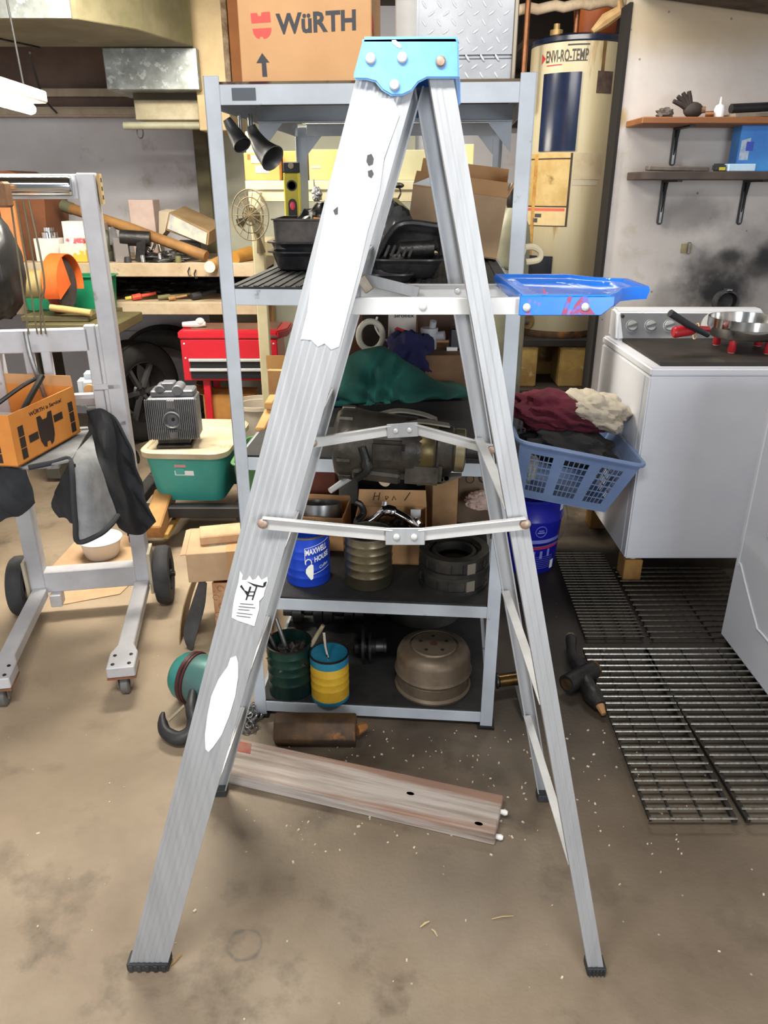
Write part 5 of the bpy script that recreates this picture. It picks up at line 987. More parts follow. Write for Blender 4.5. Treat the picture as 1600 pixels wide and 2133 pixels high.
# wood blocks under the dryer
wb = mat('yellowish_wood_block', (166,124,66), (128,92,48), 8, 0.8, 0, 0.3, 50)
for x, y, l in ((1.0,2.745,'front left'), (1.60,2.745,'front right'), (1.0,3.28,'rear left'), (1.60,3.28,'rear right')):
    b = MB(); b.bx((x-0.012,y,0.0),(x+0.062,y+0.09,dz0-0.010)); b.solo('wood_block', wb, 'short wood block under the '+l+' corner of the dryer', 'block', bevel=0.003, group='blocks under the dryer')
    b = MB(); b.lathe([(1e-5,-0.0098),(0.016,-0.0098),(0.013,0.0),(1e-5,0.0)], (x+0.025,y+0.03,dz0), 16); b.build('levelling_foot', whitep, DR)
# ---------------------------------------------------------------- second appliance at the right edge
AX, AY0, AY1 = 1.212, 1.60, 2.318
az0 = 0.012
AP = thing('washing_machine', 'white washing machine at the right edge of the picture, door side towards the ladder', 'washer', (1.53,1.96,az0))
b = MB(); b.bx((AX,AY0,0.02),(1.86,AY1,0.925)); b.build('cabinet', wht, AP, bevel=0.012, seg=3)
b = MB(); b.bx((AX+0.02,AY0+0.02,az0-0.01),(1.84,AY1-0.02,0.02)); b.build('plinth', rubber, AP)
# raised outline and grip on its face
out = [(2.285,0.88),(2.285,0.36),(2.27,0.33),(2.10,0.20),(2.05,0.19),(1.68,0.19),(1.66,0.21),(1.66,0.88)]
b = MB(); b.tube([(AX-0.001,y,z) for y, z in catmull([(y,z,0) for y,z in out],3) and [(p.x,p.y) for p in catmull([(y,z,0) for y,z in out],3)]], 0.0035, 8); b.build('door_outline', wht, AP)
b = MB(); b.tube([(AX-0.001,2.13,0.50),(AX-0.004,2.13,0.52),(AX-0.004,2.13,0.66),(AX-0.001,2.13,0.68)], 0.012, 10); b.build('grip', wht, AP)

# ---------------------------------------------------------------- blue bucket and laundry basket
BK = thing('bucket', 'royal blue plastic bucket under the laundry basket', 'bucket', (0.618,2.93,0))
bh = 0.345
br_ = lambda z: 0.122+0.020*z/bh
bpl = mat('royal_blue_plastic', (26,30,158), (22,26,140), 5, 0.3)
b = MB(True); b.lathe([(1e-5,0.002),(0.120,0.002),(0.122,0.006),(br_(0.24),0.24),(br_(0.24)+0.006,0.243),(br_(0.24)+0.006,0.25),(br_(0.26)+0.002,0.255),(br_(bh)+0.002,bh-0.015),(br_(bh)+0.007,bh-0.012),(br_(bh)+0.007,bh),(1e-5,bh)], n=56); b.build('bucket_body', bpl, BK)
ba = -math.atan2(0.61, 2.93)
b = MB(True); cpatch(b, (0,0,0), lambda z: br_(z)+0.0012, ba+0.0, ba+1.25, 0.150, 0.166, 14); b.build('pale_band', mat('lilac_print', (128,132,206), rough=0.5), BK, thick=0.0006)
b = MB(True); cpatch(b, (0,0,0), lambda z: br_(z)+0.0012, ba-0.3, ba+1.25, 0.120, 0.130, 14, 1, 0.004); b.build('red_band', mat('crimson_print', (188,44,92), rough=0.5), BK, thick=0.0006)
b = MB(True)
for i in range(7): cpatch(b, (0,0,0), lambda z: br_(z)+0.0012, ba+0.15, ba+1.0, 0.03+0.009*i, 0.0315+0.009*i, 10)
for k, z0 in ((0.2,0.078),(0.45,0.078),(0.72,0.085)): cpatch(b, (0,0,0), lambda z: br_(z)+0.0012, ba+k, ba+k+0.09, z0, z0+0.035, 3)
b.build('small_print_lines', mat('lilac_print', (128,132,206)), BK)
b = MB(True); cc_ = []
for i in range(28):
    t = 2*math.pi*i/28; z = 0.205+0.024*math.sin(t); a = ba+0.42+0.024*math.cos(t)/0.135; cc_.append(((br_(z)+0.0012)*math.sin(a), -(br_(z)+0.0012)*math.cos(a), z))
b.tube(cc_, 0.0016, 6, closed=True); b.build('ring_emblem', mat('lilac_print', (128,132,206)), BK)
b = MB(True); cpatch(b, (0,0,0), lambda z: br_(z)+0.0014, ba+0.30, ba+0.54, 0.197, 0.203, 5); cpatch(b, (0,0,0), lambda z: br_(z)+0.0014, ba+0.34, ba+0.50, 0.207, 0.212, 5); b.build('emblem_bars', mat('lilac_print', (128,132,206)), BK)
b = MB(True); cpatch(b, (0,0,0), lambda z: br_(z)+0.003, ba+1.05, ba+1.25, 0.285, 0.318, 4); b.build('white_tag', whitep, BK, thick=0.001)
b = MB(True); cpatch(b, (0,0,0), lambda z: br_(z)+0.003, ba+0.92, ba+1.08, 0.02, 0.06, 4); b.build('white_tag', whitep, BK, thick=0.001)
b = MB(True); b.tube(catmull([(0.148*math.sin(ba+1.45),-0.148*math.cos(ba+1.45),0.29),(0.165*math.sin(ba+1.3),-0.165*math.cos(ba+1.3),0.22),(0.16*math.sin(ba+0.9),-0.16*math.cos(ba+0.9),0.165),(0.15*math.sin(ba+0.3),-0.15*math.cos(ba+0.3),0.145),(0.15*math.sin(ba-0.4),-0.15*math.cos(ba-0.4),0.15)],6), 0.0022, 6); b.build('wire_bail', steel, BK)
# basket: local frame tilted down to the right
BS = thing('laundry_basket', 'slate blue plastic laundry basket piled with clothes, tilted on the bucket', 'laundry basket', (0.685,2.86,0.382), 0, rot=(D2R(2),D2R(11.5),0))
bsk = mat('slate_blue_plastic', (120,140,178), (108,128,166), 5, 0.4)
wb_, db_, wt_, dt_, hb_ = 0.37, 0.33, 0.47, 0.44, 0.232
def wall(face):
    """lattice wall: cells of a grid, the slots left out, then thickened"""
    L_ = 0; b = MB(True)
    def P(u, v):
        x = (wb_+(wt_-wb_)*v)/2; y = (db_+(dt_-db_)*v)/2
        if face == 'f': return (-x+2*x*u, -y, v*hb_)
        if face == 'b': return (-x+2*x*u, y, v*hb_)
        if face == 'l': return (-x, -y+2*y*u, v*hb_)
        return (x, -y+2*y*u, v*hb_)
    us = [0.0]; holes = set()
    wins = ((0.10,0.30),(0.39,0.61),(0.70,0.90))
    for a, c in wins:
        n = 5; g = (c-a)/n
        for i in range(n): us += [a+g*i+g*0.09, a+g*(i+1)-g*0.09]
    us.append(1.0)
    vs_ = [0.0]
    for i in range(6): vs_ += [0.12+0.118*i+0.008, 0.12+0.118*(i+1)-0.008]
    vs_.append(1.0)
    for i in range(len(us)-1):
        for j in range(len(vs_)-1):
            if i % 2 == 1 and j % 2 == 1: continue
            b.add([P(us[i],vs_[j]),P(us[i+1],vs_[j]),P(us[i+1],vs_[j+1]),P(us[i],vs_[j+1])],[(0,1,2,3)])
    return b.build('lattice_wall', bsk, BS, thick=0.003, smooth=False)
for f_ in 'fblr': wall(f_)
b = MB(True); b.bx((-wb_/2,-db_/2,-0.003),(wb_/2,db_/2,0.001)); b.build('basket_floor', bsk, BS)
b = MB(True); x, y, z = wt_/2, dt_/2, hb_
pts = []
for cx_, cy_, a0 in ((1,1,0),(-1,1,90),(-1,-1,180),(1,-1,270)):
    for i in range(6): a = D2R(a0+i*18); pts.append((cx_*(x-0.03)+0.042*math.cos(a), cy_*(y-0.03)+0.042*math.sin(a), z))
b.tube(pts, 0.0095, 8, closed=True); b.build('rim', bsk, BS)
# clothes
burg = mat('burgundy_cotton', (88,18,38), (70,12,30), 6, 0.95, 0, 0.5, 60)
tan = mat('beige_cotton', (178,170,154), (162,152,136), 6, 0.95, 0, 0.5, 60, c3=(110,100,84), s3=14, lo3=0.68, hi3=0.76)
blk_ = mat('black_cotton', (30,29,30), (42,40,40), 6, 0.95, 0, 0.3, 200)
BSM = RM[BS]
def inb(x, y, z): return BSM @ V((x, y, z))
b = MB(); blob(b, inb(0.0,-0.03,0.195), (0.180,0.145,0.075), 31, 0.24, 2.2, 84, 44, flat=0.17, folds=0.08, rot=BSM.to_3x3()); b.solo('black_shirt', blk_, 'black shirt along the front edge of the laundry basket', 'clothing', group='clothes in the laundry basket')
b = MB(); blob(b, inb(-0.05,0.055,0.285), (0.195,0.15,0.085), 33, 0.26, 2.2, 96, 52, flat=0.05, folds=0.13, rot=BSM.to_3x3()); b.solo('burgundy_sweater', burg, 'burgundy sweater heaped in the laundry basket', 'clothing', group='clothes in the laundry basket')
b = MB(); blob(b, inb(0.085,0.05,0.325), (0.135,0.135,0.075), 37, 0.26, 2.3, 96, 52, flat=0.06, folds=0.13, rot=BSM.to_3x3()); b.solo('beige_shirt', tan, 'crumpled beige shirt on top of the laundry basket', 'clothing', group='clothes in the laundry basket')
b = MB(); blob(b, inb(-0.135,-0.05,0.09), (0.035,0.075,0.075), 39, 0.2, 2.2, 32, 20, flat=0.08, rot=BSM.to_3x3()); b.solo('white_towel', mat('off_white_towel', (196,190,176), (176,168,150), 9, 0.95), 'off-white towel showing through the left slots of the basket', 'clothing', group='clothes in the laundry basket')

# ---------------------------------------------------------------- wire racks on the floor
rodm = mat('dull_chrome_rod', (158,156,148), (110,106,96), 18, 0.32, 0.75)
rodd = mat('dark_greasy_rod', (78,72,62), (48,44,38), 18, 0.45, 0.6)
brm = mat('black_greasy_bar', (40,37,34), (56,52,46), 14, 0.5, 0.5)
def rack(label, x0, x1, y0, y1, n, z, rails, skew=0.0, r=0.0045, rm=None):
    """rods run in X; x edges shift by skew from near to far"""
    T = thing('wire_rack', label, 'rack', ((x0+x1)/2,(y0+y1)/2,0), 0, 'wire oven racks on the floor')
    me = MB(True); me.cyl((-0.5,0,0),(0.5,0,0),r,n=8); src = None
    for i in range(n):
        f = i/(n-1); y = y0+(y1-y0)*f; xa, xb = x0+skew*f, x1+skew*f
        loc = ((xa+xb)/2-(x0+x1)/2, y-(y0+y1)/2, z)
        if src is None: src = proto('rod', me.mesh('rod'), rm or rodm, T, loc); src.scale = (xb-xa,1,1)
        else: inst(src, T, loc, scale=(xb-xa,1,1))
    for k, rw in rails:
        b = MB(); b.beam((x0+(x1-x0)*k,y0,z-r-rw/2),(x0+(x1-x0)*k+skew,y1,z-r-rw/2),rw,rw); b.build('side_bar', brm, T)
    return T
ra = [(0.721, 2.2448, 0.02), (0.936, 2.2448, 0.02), (0.7648, 2.9306, 0.02), (0.9387, 2.9306, 0.02)]
rack('narrow wire rack on the floor beside the bucket', ra[0][0], ra[1][0], 2.30, 2.97, 30, 0.024, ((0.03,0.008),(0.36,0.006),(0.68,0.006),(0.97,0.008)), 0.03, 0.0032, rodd)
rb = [(0.9343, 2.2448, 0.02), (0.9517, 2.6565, 0.02)]
rack('wide wire rack half under the dryer', rb[0][0]+0.02, 1.42, 2.30, 2.84, 15, 0.018, ((0.03,0.006),(0.5,0.006)), 0.02, 0.0042, rodd)
rc_ = [(0.6728, 1.4426, 0.03), (0.6909, 2.2088, 0.03), (0.9081, 1.4426, 0.03), (0.9057, 2.1969, 0.03)]
rack('large wire rack nearest the ladder, left half', rc_[0][0], rc_[2][0]-0.012, rc_[0][1], rc_[1][1], 24, 0.032, ((0.02,0.007),(0.28,0.005),(0.62,0.005),(0.985,0.012)), rc_[1][0]-rc_[0][0], 0.0036)
rack('large wire rack nearest the ladder, right half', rc_[2][0]+0.014, rc_[2][0]+0.33, rc_[0][1], rc_[1][1], 24, 0.032, ((0.015,0.012),(0.4,0.005),(0.8,0.005)), rc_[3][0]-rc_[2][0]-0.012, 0.0036)
# greasy driveline parts beside the racks
p = [(0.6571, 2.2445, 0.05), (0.6367, 2.1412, 0.05), (0.6459, 2.0451, 0.05), (0.5813, 1.9804, 0.05), (0.6853, 2.0584, 0.05), (0.6687, 1.8974, 0.03), (0.674, 1.8684, 0.02)]
T = thing('steering_knuckle', 'greasy black forked steering joint lying against the wire rack', 'car part', (p[2][0],p[2][1],0))
b = MB(); b.tube(catmull([p[0],p[1],p[2]],5), [0.02,0.019,0.018,0.017,0.016,0.017,0.019,0.021,0.023,0.024,0.024], 12); b.build('arm', bsteel, T)
b = MB(); b.sphere(V(p[0])+V((0,0.01,0.0)), 0.017); b.build('ball_end', mat('pale_dirty_knob', (150,134,110), (96,84,68), 20, 0.6), T)
b = MB(); b.cyl(p[3], p[4], 0.030, n=20); b.build('cross_tube', bsteel, T)
b = MB(); b.cyl(V(p[4]), V(p[4])+(V(p[4])-V(p[3]))*0.06, 0.031, n=20); b.cyl(V(p[3]), V(p[3])-(V(p[4])-V(p[3]))*0.02, 0.02, n=16); b.build('tube_end', mat('oily_brown_metal', (122,96,60), (80,62,42), 14, 0.35, 0.7), T, merge=False)
b = MB(); b.tube(catmull([p[2],((p[2][0]+p[5][0])/2-0.006,(p[2][1]+p[5][1])/2,0.04),p[5]],5), [0.026]*6+[0.03,0.03,0.026,0.022,0.02], 12); b.build('arm', bsteel, T)
b = MB(); b.tube([p[5],p[6]], [0.014,0.008], 10); b.build('worn_tip', mat('rusty_tip', (160,116,76), rough=0.6), T)
p = [(0.3678, 2.0051, 0.045), (0.4807, 2.031, 0.045), (0.4323, 1.9814, 0.04), (0.4393, 1.8694, 0.012)]
T = thing('axle_stub', 'short oily axle stub with black strap beside the shelf foot', 'car part', (p[1][0]-0.02,p[1][1],0))
b = MB(); b.tube([p[0],p[1]], [0.021,0.022], 16); b.build('stub', mat('oily_bronze', (110,84,44), (50,42,32), 10, 0.25, 0.8), T)
b = MB(); b.tube([V(p[0])-V((0.006,0,0)),p[0]], [0.026,0.026], 16); b.sphere(V(p[1])+V((0.02,0.03,0.01)), (0.05,0.04,0.035)); b.build('collar', bsteel, T, merge=False)
b = MB(); b.beam(p[2],p[3],0.03,0.008); b.build('strap', mat('grey_black_strap', (70,70,70), (50,50,50), 10, 0.6), T)
# ---------------------------------------------------------------- plank, roller and hoist on the floor
zt = 0.040
PQ = [V(p) for p in [(-0.4092, 1.7332, 0.04), (0.3134, 1.5144, 0.04), (0.2783, 1.3876, 0.02), (-0.4293, 1.6138, 0.04)]]
d = (PQ[1]-PQ[0]).normalized(); e = V((0,0,1)).cross(d)  # e points to the back
rz = math.atan2(d.y, d.x); Lp = (PQ[1]-PQ[0]).length
end = PQ[1]; wpl = 0.135
PK = thing('weathered_plank', 'weathered grey plank with red paint trace lying on the floor behind the ladder', 'plank', (end.x,end.y,0.0), rz)
def plank_material():
    m = mat('weathered_grey_wood', (186,176,168), (112,92,76), 2.6, 0.8, 0, 0.25, 40, lo=0.44, hi=0.66, stretch=(0.5,9,9), c3=(146,116,98), s3=2.0, lo3=0.52, hi3=0.66)
    return m
b = MB(True); b.bx((-Lp-0.05,-wpl,0.0),(0,0,zt)); b.build('board', plank_material(), PK, bevel=0.003)
b = MB(True)
for x, y in ((-0.235,-0.066),(-0.045,-0.115)): b.lathe([(1e-5,zt+0.0006),(0.007,zt+0.0006)], (x,y,0), 14, Matrix.Diagonal((1.5,0.8,1,1)))
b.build('knot', mat('brown_knot', (128,98,78), (104,78,60), 60, 0.8), PK, merge=False, kind='stuff')
b = MB(True); b.prism([(-Lp-0.04,-0.012,zt+0.0005),(-Lp-0.04,-0.055,zt+0.0005),(-Lp+0.05,-0.05,zt+0.0005),(-Lp+0.035,-0.012,zt+0.0005)], (0,0,0.0004)); b.build('red_paint_trace', mat('faded_red_paint', (160,78,66), (150,110,96), 24, 0.8), PK)
for y, z in ((-0.045,0.026),(-0.115,0.012)):
    b = MB(True); b.tube([(0,y,z),(0.012,y,z),(0.018,y,z)], [0.006,0.008,0.005], 10); b.build('bolt_head', whitep, PK)
# rusty hex roller
p = [(-0.3176, 1.7675, 0.048), (-0.0814, 1.7633, 0.048), (-0.0538, 1.784, 0.045)]
T = thing('rusty_roller', 'rusty six-sided roller lying in front of the shelving', 'roller', ((p[0][0]+p[1][0])/2,p[0][1],0))
b = MB(); b.tube([p[0],p[1]], 0.049, 6); b.build('roller_body', rust, T, bevel=0.004)
b = MB(); b.tube([p[1],p[2]], [0.018,0.012], 10); b.build('stub', mat('orange_rust', (168,112,54), (130,84,44), 14, 0.8, 0, 0.5, 60), T)
# chain hoist
p = {'c': (-0.6046, 1.9326, 0.085), 'hook': (-0.6161, 1.804, 0.05)}
teal = mat('teal_enamel', (52,140,132), (40,116,112), 5, 0.35, 0.1)
maroon = mat('maroon_band', (78,26,30), (60,20,24), 8, 0.5)
HO = thing('chain_hoist', 'teal chain hoist with maroon band and large black hook on the floor', 'hoist', (p['c'][0],p['c'][1],0))
ax = V((0.86,-0.36,0.0)).normalized(); c = V(p['c'])+V((0.01,0.03,0.002))
rot = ax.to_track_quat('Z','Y').to_matrix().to_4x4()
b = MB(); b.lathe([(1e-5,-0.075),(0.035,-0.073),(0.060,-0.06),(0.074,-0.04),(0.078,-0.018)], c, 36, rot); b.build('end_cover', teal, HO)
b = MB(); b.lathe([(0.078,-0.018),(0.082,-0.016),(0.082,0.006),(0.078,0.008)], c, 36, rot); b.build('band', maroon, HO)
b = MB(); b.lathe([(0.078,0.008),(0.080,0.02),(0.080,0.06),(0.074,0.10),(0.05,0.115),(1e-5,0.118)], c, 36, rot); b.build('gear_case', mat('grey_teal_enamel', (84,108,108), (60,120,114), 6, 0.4, 0.2), HO)
b = MB(); b.lathe([(0.0815,-0.006),(0.0835,-0.005),(0.0835,-0.001),(0.0815,0.0)], c, 36, rot); b.build('bolt_ring', dsteel, HO)
hk = mat('black_forged_hook', (48,48,52), (62,62,64), 12, 0.5, 0.5)
hp = [(-0.5794, 1.8761, 0.1), (-0.5724, 1.8152, 0.085), (-0.5608, 1.7915, 0.06), (-0.5645, 1.7624, 0.04), (-0.5982, 1.7471, 0.03), (-0.6411, 1.7684, 0.035), (-0.6588, 1.804, 0.05), (-0.661, 1.8269, 0.06)]
b = MB(); cp2 = catmull(hp,5); n_ = len(cp2); b.tube(cp2, [0.012+0.010*math.sin(math.pi*min(1,i/(n_-1)*1.1)) if i < n_-6 else 0.012-0.0014*(i-n_+6) for i in range(n_)], 14); b.build('hook', hk, HO)
b = MB(); b.beam((-0.5908, 1.8135, 0.095), (-0.6345, 1.7915, 0.06), 0.012, 0.003); b.build('safety_latch', mat('zinc_latch', (172,162,140), rough=0.35, metal=0.7), HO)
# loose chain beside the shelf foot
chm = mat('bright_chain', (150,150,150), rough=0.3, metal=0.9)
CH = thing('steel_chain', 'small heap of bright steel chain between ladder rail and shelf foot', 'chain', (-0.4131, 1.8662, -0.0))
random.seed(3); lm = MB(True); lm.tube([(0.011*math.cos(a)+(0.006 if math.cos(a) > 0 else -0.006),0.008*math.sin(a),0) for a in [2*math.pi*i/14 for i in range(14)]], 0.0022, 6, closed=True); src = None; me = lm.mesh('link')
for i in range(46):
    a = random.uniform(0,6.28); r_ = random.uniform(0,0.042); loc = (r_*math.cos(a)*0.8, r_*math.sin(a)*1.5, 0.006+0.05*max(0,1-r_/0.045)*random.random())
    rt = (random.uniform(-1,1),random.uniform(-1,1),random.uniform(0,6.28))
    if src is None: src = proto('link', me, chm, CH, loc, rt)
    else: inst(src, CH, loc, rt)
# litter on the floor
bits = [((0.0905, 1.1669, 0.0),0.026,0.6,'pale wood splinter lying on the floor between the ladder feet',(196,176,130)), ((0.2654, 1.1836, 0.0),0.05,0.15,'thin straw on the floor left of the right ladder foot',(176,154,116)), ((-0.439, 1.0846, 0.0),0.03,1.0,'tan straw beside the left front ladder foot',(168,128,70)), ((0.1105, 1.1459, 0.0),0.022,-1.0,'thin pale fibre beside the wood splinter',(186,168,136))]
for q, l, a, lab, cl in bits:
    b = MB(); q = V(q); dv = V((math.cos(a),math.sin(a),0))*l/2; b.tube([q-dv+V((0,0,0.003)), q+V((0.001,0.002,0.004)), q+dv+V((0,0,0.003))], [0.0012,0.0022 if l < 0.028 else 0.0014,0.001], 5); b.solo('straw', mat('straw_'+str(cl[0]), cl, rough=0.9), lab, 'straw', group='litter on the floor')
random.seed(11); b = MB()
for i in range(260):
    x, y = random.uniform(-0.25,0.75), random.uniform(1.35,1.82)
    if random.random() < 0.3: x, y = random.uniform(-0.9,0.9), random.uniform(0.75,1.9)
    s_ = random.uniform(0.0012,0.0042); b.box((x,y,s_*0.4),(s_*random.uniform(0.8,2.2),s_,s_*0.8),(0,0,random.uniform(0,3)))
b.solo('wood_chips', mat('pale_chips', (190,172,136), (220,210,190), 90, 0.9), 'scattered pale chips and grit on the concrete floor', 'chips', kind='stuff', loc=(0,1.4,0), smooth=False)
# ---------------------------------------------------------------- hand winch lift at the left
liftg = mat('scuffed_silver_paint', (200,200,204), (182,182,186), 5, 0.45, 0.1, c3=(120,112,102), s3=9, lo3=0.66, hi3=0.74)
LO, LR = V((-1.115,2.535,0)), D2R(10)
LF = thing('winch_lift', 'silver hand winch lift with mast, caster legs and wheels at the left edge', 'lift', LO, LR)
LM = RM[LF]
HT = 1.545
for s in (-1, 1):
    b = MB(True); b.bx((s*0.19-0.028,-0.03,0.10),(s*0.19+0.028,0.03,HT)); b.build('mast_post', liftg, LF, bevel=0.004)
    b = MB(True); b.prism([(s*0.185-0.026,-0.03,0.085),(s*0.185+0.026,-0.03,0.085),(s*0.185+0.026,-0.475,0.085),(s*0.185+0.043,-0.52,0.085),(s*0.185+0.043,-0.61,0.085),(s*0.185-0.043,-0.61,0.085),(s*0.185-0.043,-0.52,0.085),(s*0.185-0.026,-0.475,0.085)], (0,0,0.038)); leg = b.build('leg', liftg, LF, bevel=0.003)
    for x, y in ((-0.025,-0.54),(0.025,-0.54),(-0.025,-0.59),(0.025,-0.59)):
        b = MB(True); b.bolt((s*0.185+x,y,0.123), (0,0,1), 0.006, 0.003, 8); b.build('bolt', dsteel, leg)
    b = MB(True); b.bx((s*0.185-0.044,-0.612,0.079),(s*0.185+0.044,-0.518,0.0845)); b.build('rusty_edge_plate', mat('orange_rust_edge', (150,96,64), (120,80,56), 20, 0.8), leg)
    # caster
    b = MB(True); b.bx((s*0.185-0.022,-0.585,0.03),(s*0.185-0.018,-0.545,0.079)); b.bx((s*0.185+0.018,-0.585,0.03),(s*0.185+0.022,-0.545,0.079)); b.bx((s*0.185-0.022,-0.585,0.074),(s*0.185+0.022,-0.545,0.079)); cs = b.build('caster_fork', steel, LF, merge=False)
    b = MB(True); b.lathe([(1e-5,-0.014),(0.030,-0.014),(0.036,-0.010),(0.036,0.010),(0.030,0.014),(1e-5,0.014)], (s*0.185,-0.565,0.037), 24, RY(math.pi/2)); b.build('caster_wheel', mat('grey_caster_wheel', (112,110,108), (80,78,76), 12, 0.5), LF)
    # big wheel
    b = MB(True); b.lathe([(0.062,-0.026),(0.085,-0.031),(0.106,-0.027),(0.114,-0.016),(0.115,0.0),(0.114,0.016),(0.106,0.027),(0.085,0.031),(0.062,0.026)], (s*0.262,0.02,0.1155), 40, RY(math.pi/2), close=True); wt = b.build('tyre', mat('grey_black_tyre', (56,56,58), (44,44,46), 12, 0.8), LF)
    b = MB(True); b.lathe([(1e-5,-0.02),(0.02,-0.03),(0.02,-0.018),(0.062,-0.014),(0.062,0.014),(0.02,0.018),(0.02,0.03),(1e-5,0.02)], (s*0.262,0.02,0.1155), 24, RY(math.pi/2)); b.build('hub', dsteel, wt)
    b = MB(True); b.cyl((s*0.21,0.02,0.1155),(s*0.305,0.02,0.1155),0.010,n=10); b.build('axle', dsteel, LF)
    b = MB(True); b.bx((s*0.222-0.006,-0.05,0.07),(s*0.222+0.006,0.05,0.24)); b.build('wheel_bracket', mat('cream_bracket', (188,178,156), rough=0.6), LF, bevel=0.002)
b = MB(True); b.bx((-0.165,-0.028,0.10),(0.165,0.028,0.185)); b.build('cross_beam', liftg, LF, bevel=0.003)
b = MB(True); b.bx((-0.15,-0.055,0.05),(-0.11,0.0,0.10)); b.build('stop_block', liftg, LF, bevel=0.003)
b = MB(True); b.bx((-0.162,-0.024,HT-0.075),(0.162,0.024,HT-0.003)); b.build('top_beam', liftg, LF, bevel=0.003)
b = MB(True); b.lathe([(1e-5,-0.30),(0.026,-0.298),(0.029,-0.29),(0.029,0.145),(0.026,0.152),(1e-5,0.153)], (0.0,-0.056,HT-0.037), 28, RY(math.pi/2)); b.build('chrome_roller', mat('bright_chrome_roller', (214,218,222), rough=0.12, metal=1.0), LF)
b = MB(True); b.bx((0.222,-0.02,HT-0.09),(0.230,0.025,HT-0.002)); pl = b.build('end_plate', mat('tan_slotted_plate', (196,170,118), (170,140,92), 14, 0.7), LF)
for z in (0.02,0.045,0.07): b = MB(True); b.bx((0.2302,-0.008,HT-z-0.006),(0.2306,0.012,HT-z+0.006)); b.build('slot', inkb, pl)
# carriage
zc0 = 1.0725
b = MB(True); b.bx((-0.30,-0.02,zc0-0.075),(0.125,0.01,zc0)); b.build('carriage_beam', liftg, LF, bevel=0.003)
for x, w, zl in ((0.130,0.035,0.74),(0.165,0.03,0.72),(-0.075,0.03,0.74),(-0.02,0.03,0.74)):
    b = MB(True); b.bx((x-w/2,-0.02 if x < 0.15 else -0.025,zl),(x+w/2,0.01 if x < 0.15 else 0.0,zc0+0.01 if x > 0.12 else zc0-0.07)); b.build('carriage_upright', liftg, LF, bevel=0.003)
b = MB(True); b.bx((0.115,-0.03,0.865),(0.21,0.035,0.885)); b.build('carriage_clamp', liftg, LF, bevel=0.003)
b = MB(True); b.bx((0.115,-0.03,0.735),(0.21,0.035,0.755)); b.build('carriage_clamp', liftg, LF, bevel=0.003)
b = MB(True); b.bx((-0.08,-0.012,0.83),(0.13,0.010,0.85)); b.build('carriage_tie', liftg, LF, bevel=0.003)
b = MB(True); b.tube(catmull([(-0.045,-0.112,zc0+0.01),(-0.04,-0.125,zc0-0.06),(-0.028,-0.125,zc0-0.14),(-0.02,-0.118,zc0-0.2)],5), 0.008, 8); b.build('cable_hook', steel, LF)
cab = mat('greasy_wire_rope', (120,112,88), rough=0.5, metal=0.4)
for p, q in [((-1.1305, 2.46, 1.4665), (-1.1687, 2.5, 1.0604)), ((-1.1131, 2.46, 1.4665), (-1.1402, 2.5, 1.0604)), ((-1.0927, 2.46, 1.4665), (-1.1118, 2.5, 1.0604))]:
    b = MB(); b.tube([p, q], 0.0028, 6); b.build('wire_rope', cab, LF)
b = MB(); b.tube(catmull([(-1.0753, 2.46, 1.4665), (-1.0692, 2.46, 1.2405), (-1.1018, 2.47, 1.1508), (-1.1276, 2.5, 1.0604)],5), 0.003, 6); b.build('wire_rope', cab, LF)
b = MB(); q = (-1.1144, 2.42, 1.4842); b.box((q[0],q[1]-0.03,q[2]),(0.03,0.05,0.07)); b.build('rope_clevis', mat('brown_rusty_clevis', (120,88,60), (150,110,80), 16, 0.6, 0.3), LF, bevel=0.006)
b = MB(True); b.bx((-0.24,-0.33,0.695),(0.02,-0.06,0.720)); b.build('platform', liftg, LF, bevel=0.004)
for s in (-0.19, 0.0): b = MB(True); b.bx((s-0.02,-0.25,0.665),(s+0.02,0.0,0.695)); b.build('fork_arm', liftg, LF, bevel=0.003)
# moving blanket
greyq = mat('grey_quilted_cotton', (142,144,146), (122,124,126), 12, 0.95, 0, 0.6, 26)
blkq = mat('black_quilted_cotton', (32,34,38), (44,46,50), 10, 0.9, 0, 0.8, 26)
BL = thing('moving_blanket', 'quilted black and grey moving blanket draped over the lift platform', 'blanket', (-1.05,2.25,0.72))
def sheet(name, rows, m, k=5, thick=0.007, amp=0.006, seed=0):
    G = smooth_grid(rows, k)
    G = [[p+V((0, amp*math.sin(70*p.z+90*p.x+seed), amp*0.5*math.sin(60*p.x+seed))) for p in r] for r in G]
    b = MB(); b.grid(G); return b.build(name, m, BL, thick=thick)
sheet('grey_top', [[(-1.2162, 2.077, 0.731), (-1.1648, 2.1482, 0.731), (-1.0844, 2.131, 0.731), (-1.0099, 2.1612, 0.731), (-0.9661, 2.192, 0.731)], [(-1.3162, 2.2751, 0.731), (-1.2048, 2.2991, 0.731), (-1.1121, 2.2991, 0.731), (-1.0543, 2.3485, 0.731), (-1.0014, 2.3843, 0.731)], [(-1.4784, 2.5961, 0.731), (-1.3237, 2.5961, 0.731), (-1.1984, 2.5842, 0.731), (-1.106, 2.5664, 0.731), (-1.0275, 2.5372, 0.731)]], greyq, 5, 0.006, 0.002)
sheet('grey_flap', [[(-0.9785, 2.201, 0.731), (-0.9847, 2.3137, 0.731), (-0.9941, 2.4532, 0.731)], [(-0.956, 2.16, 0.7003), (-0.93, 2.2, 0.7061), (-0.9274, 2.3, 0.6981)], [(-0.9569, 2.14, 0.621), (-0.9161, 2.17, 0.62), (-0.8996, 2.28, 0.5974)], [(-0.9597, 2.13, 0.5445), (-0.9109, 2.16, 0.5426), (-0.8878, 2.28, 0.5258)], [(-0.9591, 2.13, 0.4833), (-0.9045, 2.16, 0.4943), (-0.8864, 2.29, 0.5025)]], greyq, 6, 0.006, 0.003)
